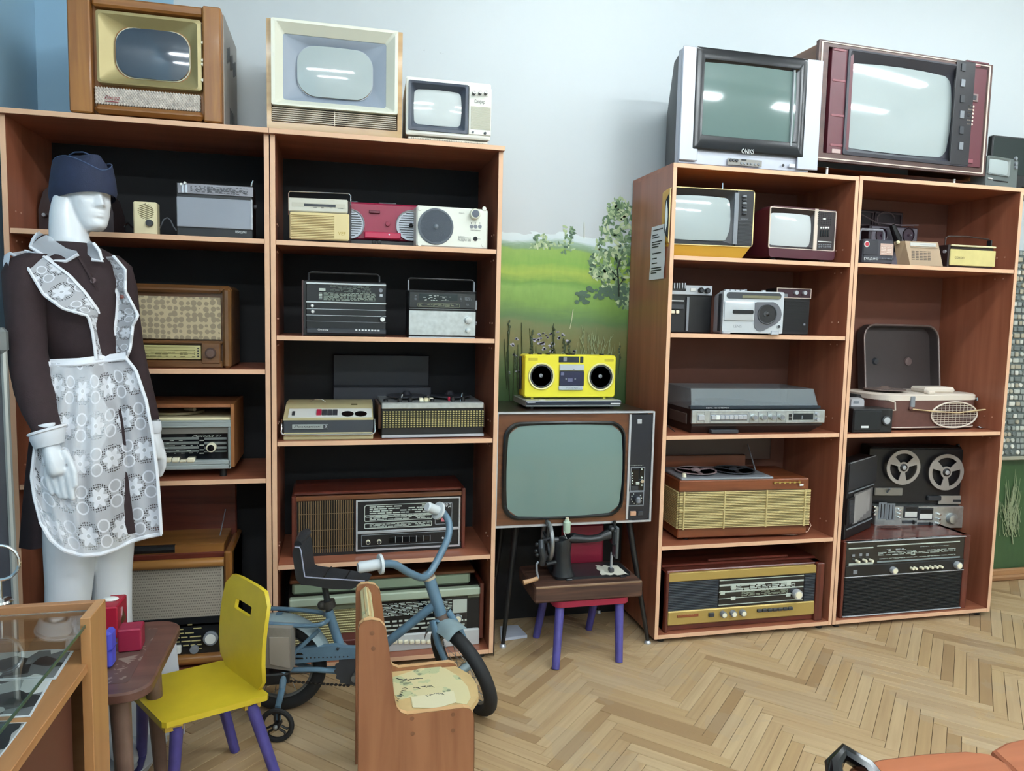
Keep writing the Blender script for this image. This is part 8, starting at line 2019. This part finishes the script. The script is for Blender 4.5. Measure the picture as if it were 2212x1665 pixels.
# ================= painted landscape details (flat dabs of paint on the wall)
WP = WALLY-.0012
def wl(u, v): p = onY(u, v, WP); return p.x, p.z
GREENS = [mat('leaf paint '+c, c, .6) for c in ('#7f9a72', '#a9bd8f', '#5d7a58', '#c3d0a8', '#46604a')]
rd = random.Random(5)
def dabs(name, blobs, n, size, seed):
    rd = random.Random(seed); mbs = [MB() for _ in GREENS]; k_ = 0
    for i in range(n):
        (u, v, a, b) = blobs[rd.randrange(len(blobs))]; t = rd.uniform(0, 2*pi); q = math.sqrt(rd.random()); x, z_ = wl(u+a*q*cos(t), v+b*q*sin(t))
        an = rd.uniform(0, pi); l, w_ = size*rd.uniform(.6, 1.5), size*rd.uniform(.3, .6); gi = rd.choice((0, 0, 1, 1, 2, 2, 3, 4)); y = WP-.00002*(k_ % 40); k_ += 1
        P = [(l*cos(s_), w_*sin(s_)) for s_ in (0, 1.0, 2.1, pi, 4.1, 5.2)]
        mbs[gi].add([(x+p*cos(an)-q_*sin(an), y, z_+p*sin(an)+q_*cos(an)) for p, q_ in P], [tuple(range(6))])
    for m_, mb in zip(GREENS, mbs):
        if mb.v: mb.build(name, m_, wall_back, smooth=0, recalc=False, kind='stuff')
dabs('painted_tree', [(1338, 450, 25, 22), (1335, 490, 40, 30), (1330, 530, 45, 35), (1318, 570, 48, 32), (1335, 605, 40, 25), (1350, 640, 20, 25), (1305, 590, 30, 12)], 620, .013, 3)
dabs('painted_far_tree', [(1228, 510, 14, 24), (1222, 532, 26, 16), (1168, 520, 14, 14), (1172, 530, 30, 8)], 90, .010, 4)
# shrubs at the foot of the tree
mb = MB(); rd = random.Random(9)
for i in range(90):
    u = rd.uniform(1245, 1352); v = rd.uniform(622, 645)+(8 if u < 1270 else 0); x, z_ = wl(u, v); r_ = rd.uniform(.006, .014); y = WP-.00003*i
    mb.add([(x+r_*cos(t), y, z_+r_*.8*sin(t)) for t in [k*pi/4 for k in range(8)]], [tuple(range(8))])
mb.build('painted_shrub', mat('dark shrub paint', '#4a6350', .6), wall_back, smooth=0, recalc=False, kind='stuff')
mb = MB()
for P, w_ in ((((1337, 640), (1336, 610), (1334, 580), (1340, 560)), .0035), (((1336, 620), (1348, 600)), .002), (((1335, 600), (1322, 585)), .002)):
    for a, b in zip(P, P[1:]): p, q = onY(*a, WP-.004), onY(*b, WP-.004); mb.tube([p, q], w_, 4)
mb.build('painted_trunk', mat('trunk paint', '#2e3a30', .6), wall_back, smooth=0, kind='stuff')
# stalks, blossoms and grass
mb = MB(); fl = MB(); rd = random.Random(11)
for i in range(30):
    u = rd.uniform(1085, 1225) if i < 22 else rd.uniform(1225, 1350); v0 = rd.uniform(690, 780) if i < 22 else rd.uniform(735, 800); v1 = v0+rd.uniform(60, 150); du = rd.uniform(-8, 8)
    mb.tube([onY(u, v0, WP-.003), onY(u+du*.5, (v0+v1)/2, WP-.003), onY(u+du, v1, WP-.003)], [.0012, .0018, .002], 4)
    if i % 3 == 0:
        for k in range(5): p = onY(u+rd.uniform(-3, 3), v0+k*6, WP-.004); mb.ball(p, (.004, .001, .006), 6, 4)
mb.build('painted_stalks', mat('stalk paint', '#3d4a30', .6), wall_back, smooth=0, kind='stuff')
for i in range(46):
    u = rd.gauss(1170, 32); v = rd.uniform(708, 820); p = onY(u, v, WP-.0006-.00002*i); r_ = rd.uniform(.006, .013)
    for k in range(4):
        a = rd.uniform(0, 2*pi); c_ = (p.x+r_*.5*cos(a), p.z+r_*.4*sin(a)); fl.add([(c_[0]+r_*.6*cos(t), p.y, c_[1]+r_*.4*sin(t)) for t in [q*pi/3 for q in range(6)]], [tuple(range(6))])
fl.build('painted_blossoms', mat('lilac blossom paint', '#b9b6c4', .6), wall_back, smooth=0, recalc=False, kind='stuff')
mb = MB()
for i in range(60):
    u = rd.gauss(1285, 22); v = rd.uniform(735, 790); mb.tube([onY(u, v, WP-.003), onY(u+rd.uniform(-10, 10), v+rd.uniform(-35, -15), WP-.003)], [.0018, .0006], 4)
mb.build('painted_grass', mat('pale grass paint', '#a3ad84', .6), wall_back, smooth=0, kind='stuff')
mb = MB().tube([onY(1238, 668, WP-.003), onY(1235, 690, WP-.003), onY(1231, 710, WP-.003)], .0018, 4); mb.tube([onY(1262, 480, WP-.003), onY(1262, 515, WP-.003)], .0012, 4); mb.build('scratches', mat('pale scratch', '#d3d6b4', .6), wall_back, kind='stuff')
mb = MB(); rd = random.Random(21)
for i in range(70):
    u = rd.gauss(2185, 10); v = rd.uniform(1080, 1160); mb.tube([onY(u, v, WP-.004), onY(u+rd.uniform(-16, 14), v-rd.uniform(20, 75), WP-.006)], [.0022, .0008], 4)
mb.tube([onY(2188, 1175, WP-.004), onY(2183, 1120, WP-.004), onY(2190, 1050, WP-.005)], .003, 6)
mb.build('painted_reeds', mat('pale reed paint', '#8f9a78', .6), wall_back, smooth=0, kind='stuff')
# ================= panel covered with old keys at the right border
zt, zb_ = onY(2190, 540, -.03).z, onY(2190, 985, -.03).z; x0, x1 = 2.26, 3.1
kp = empty('key_panel', (x0, -.03, zb_)); tag(kp, 'grey panel covered with rows of old keyboard keys beside the rightmost bookcase', 'panel')
MB().box(0, x1-x0, 0, .035, 0, zt-zb_, .002).build('board', mat('grey green board', '#5d6664', .5), kp)
MB().box(-.004, x1-x0, -.012, .035, -.018, 0, .003).build('lower_rail', mat('pale rail', '#9c9a88', .5), kp)
KM_ = [mat('key cap '+c, c, .4) for c in ('#b9bdb4', '#8d948f', '#d6d6cc', '#6c7472', '#a8a28f')]
keym = {}
rd = random.Random(3); cnt = 0; rest = MB()
nz = int((zt-zb_)/.030)
for j in range(nz):
    x = .006
    while x < .52:
        w_ = rd.choice((.018, .02, .02, .024, .034)); z_ = .008+j*.030; gi = rd.randrange(5); rnd_ = j < 4 or rd.random() < .15
        key = (round(w_, 3), rnd_, gi)
        if key not in keym:
            mbk = MB().lathe((w_/2, 0, .011), (0, -1, 0), [(.0105, 0), (.0105, .005), (.008, .008), (.004, .0075)], 12) if rnd_ else MB().box(0, w_, -.009, .0, .0, .021, .003)
            t_ = mbk.build('key', KM_[gi], kp); keym[key] = t_.data; t_.location = (x, 0, z_); cnt += 1
        elif x < .40:
            t_ = bpy.data.objects.new('key', keym[key]); COL.objects.link(t_); t_.parent = kp; t_.location = (x, 0, z_); cnt += 1
        else: rest.box(x, x+w_, -.008, 0, z_, z_+.021)
        x += w_+rd.uniform(.003, .008)
rest.build('keys_beyond', KM_[1], kp, smooth=0, kind='stuff')
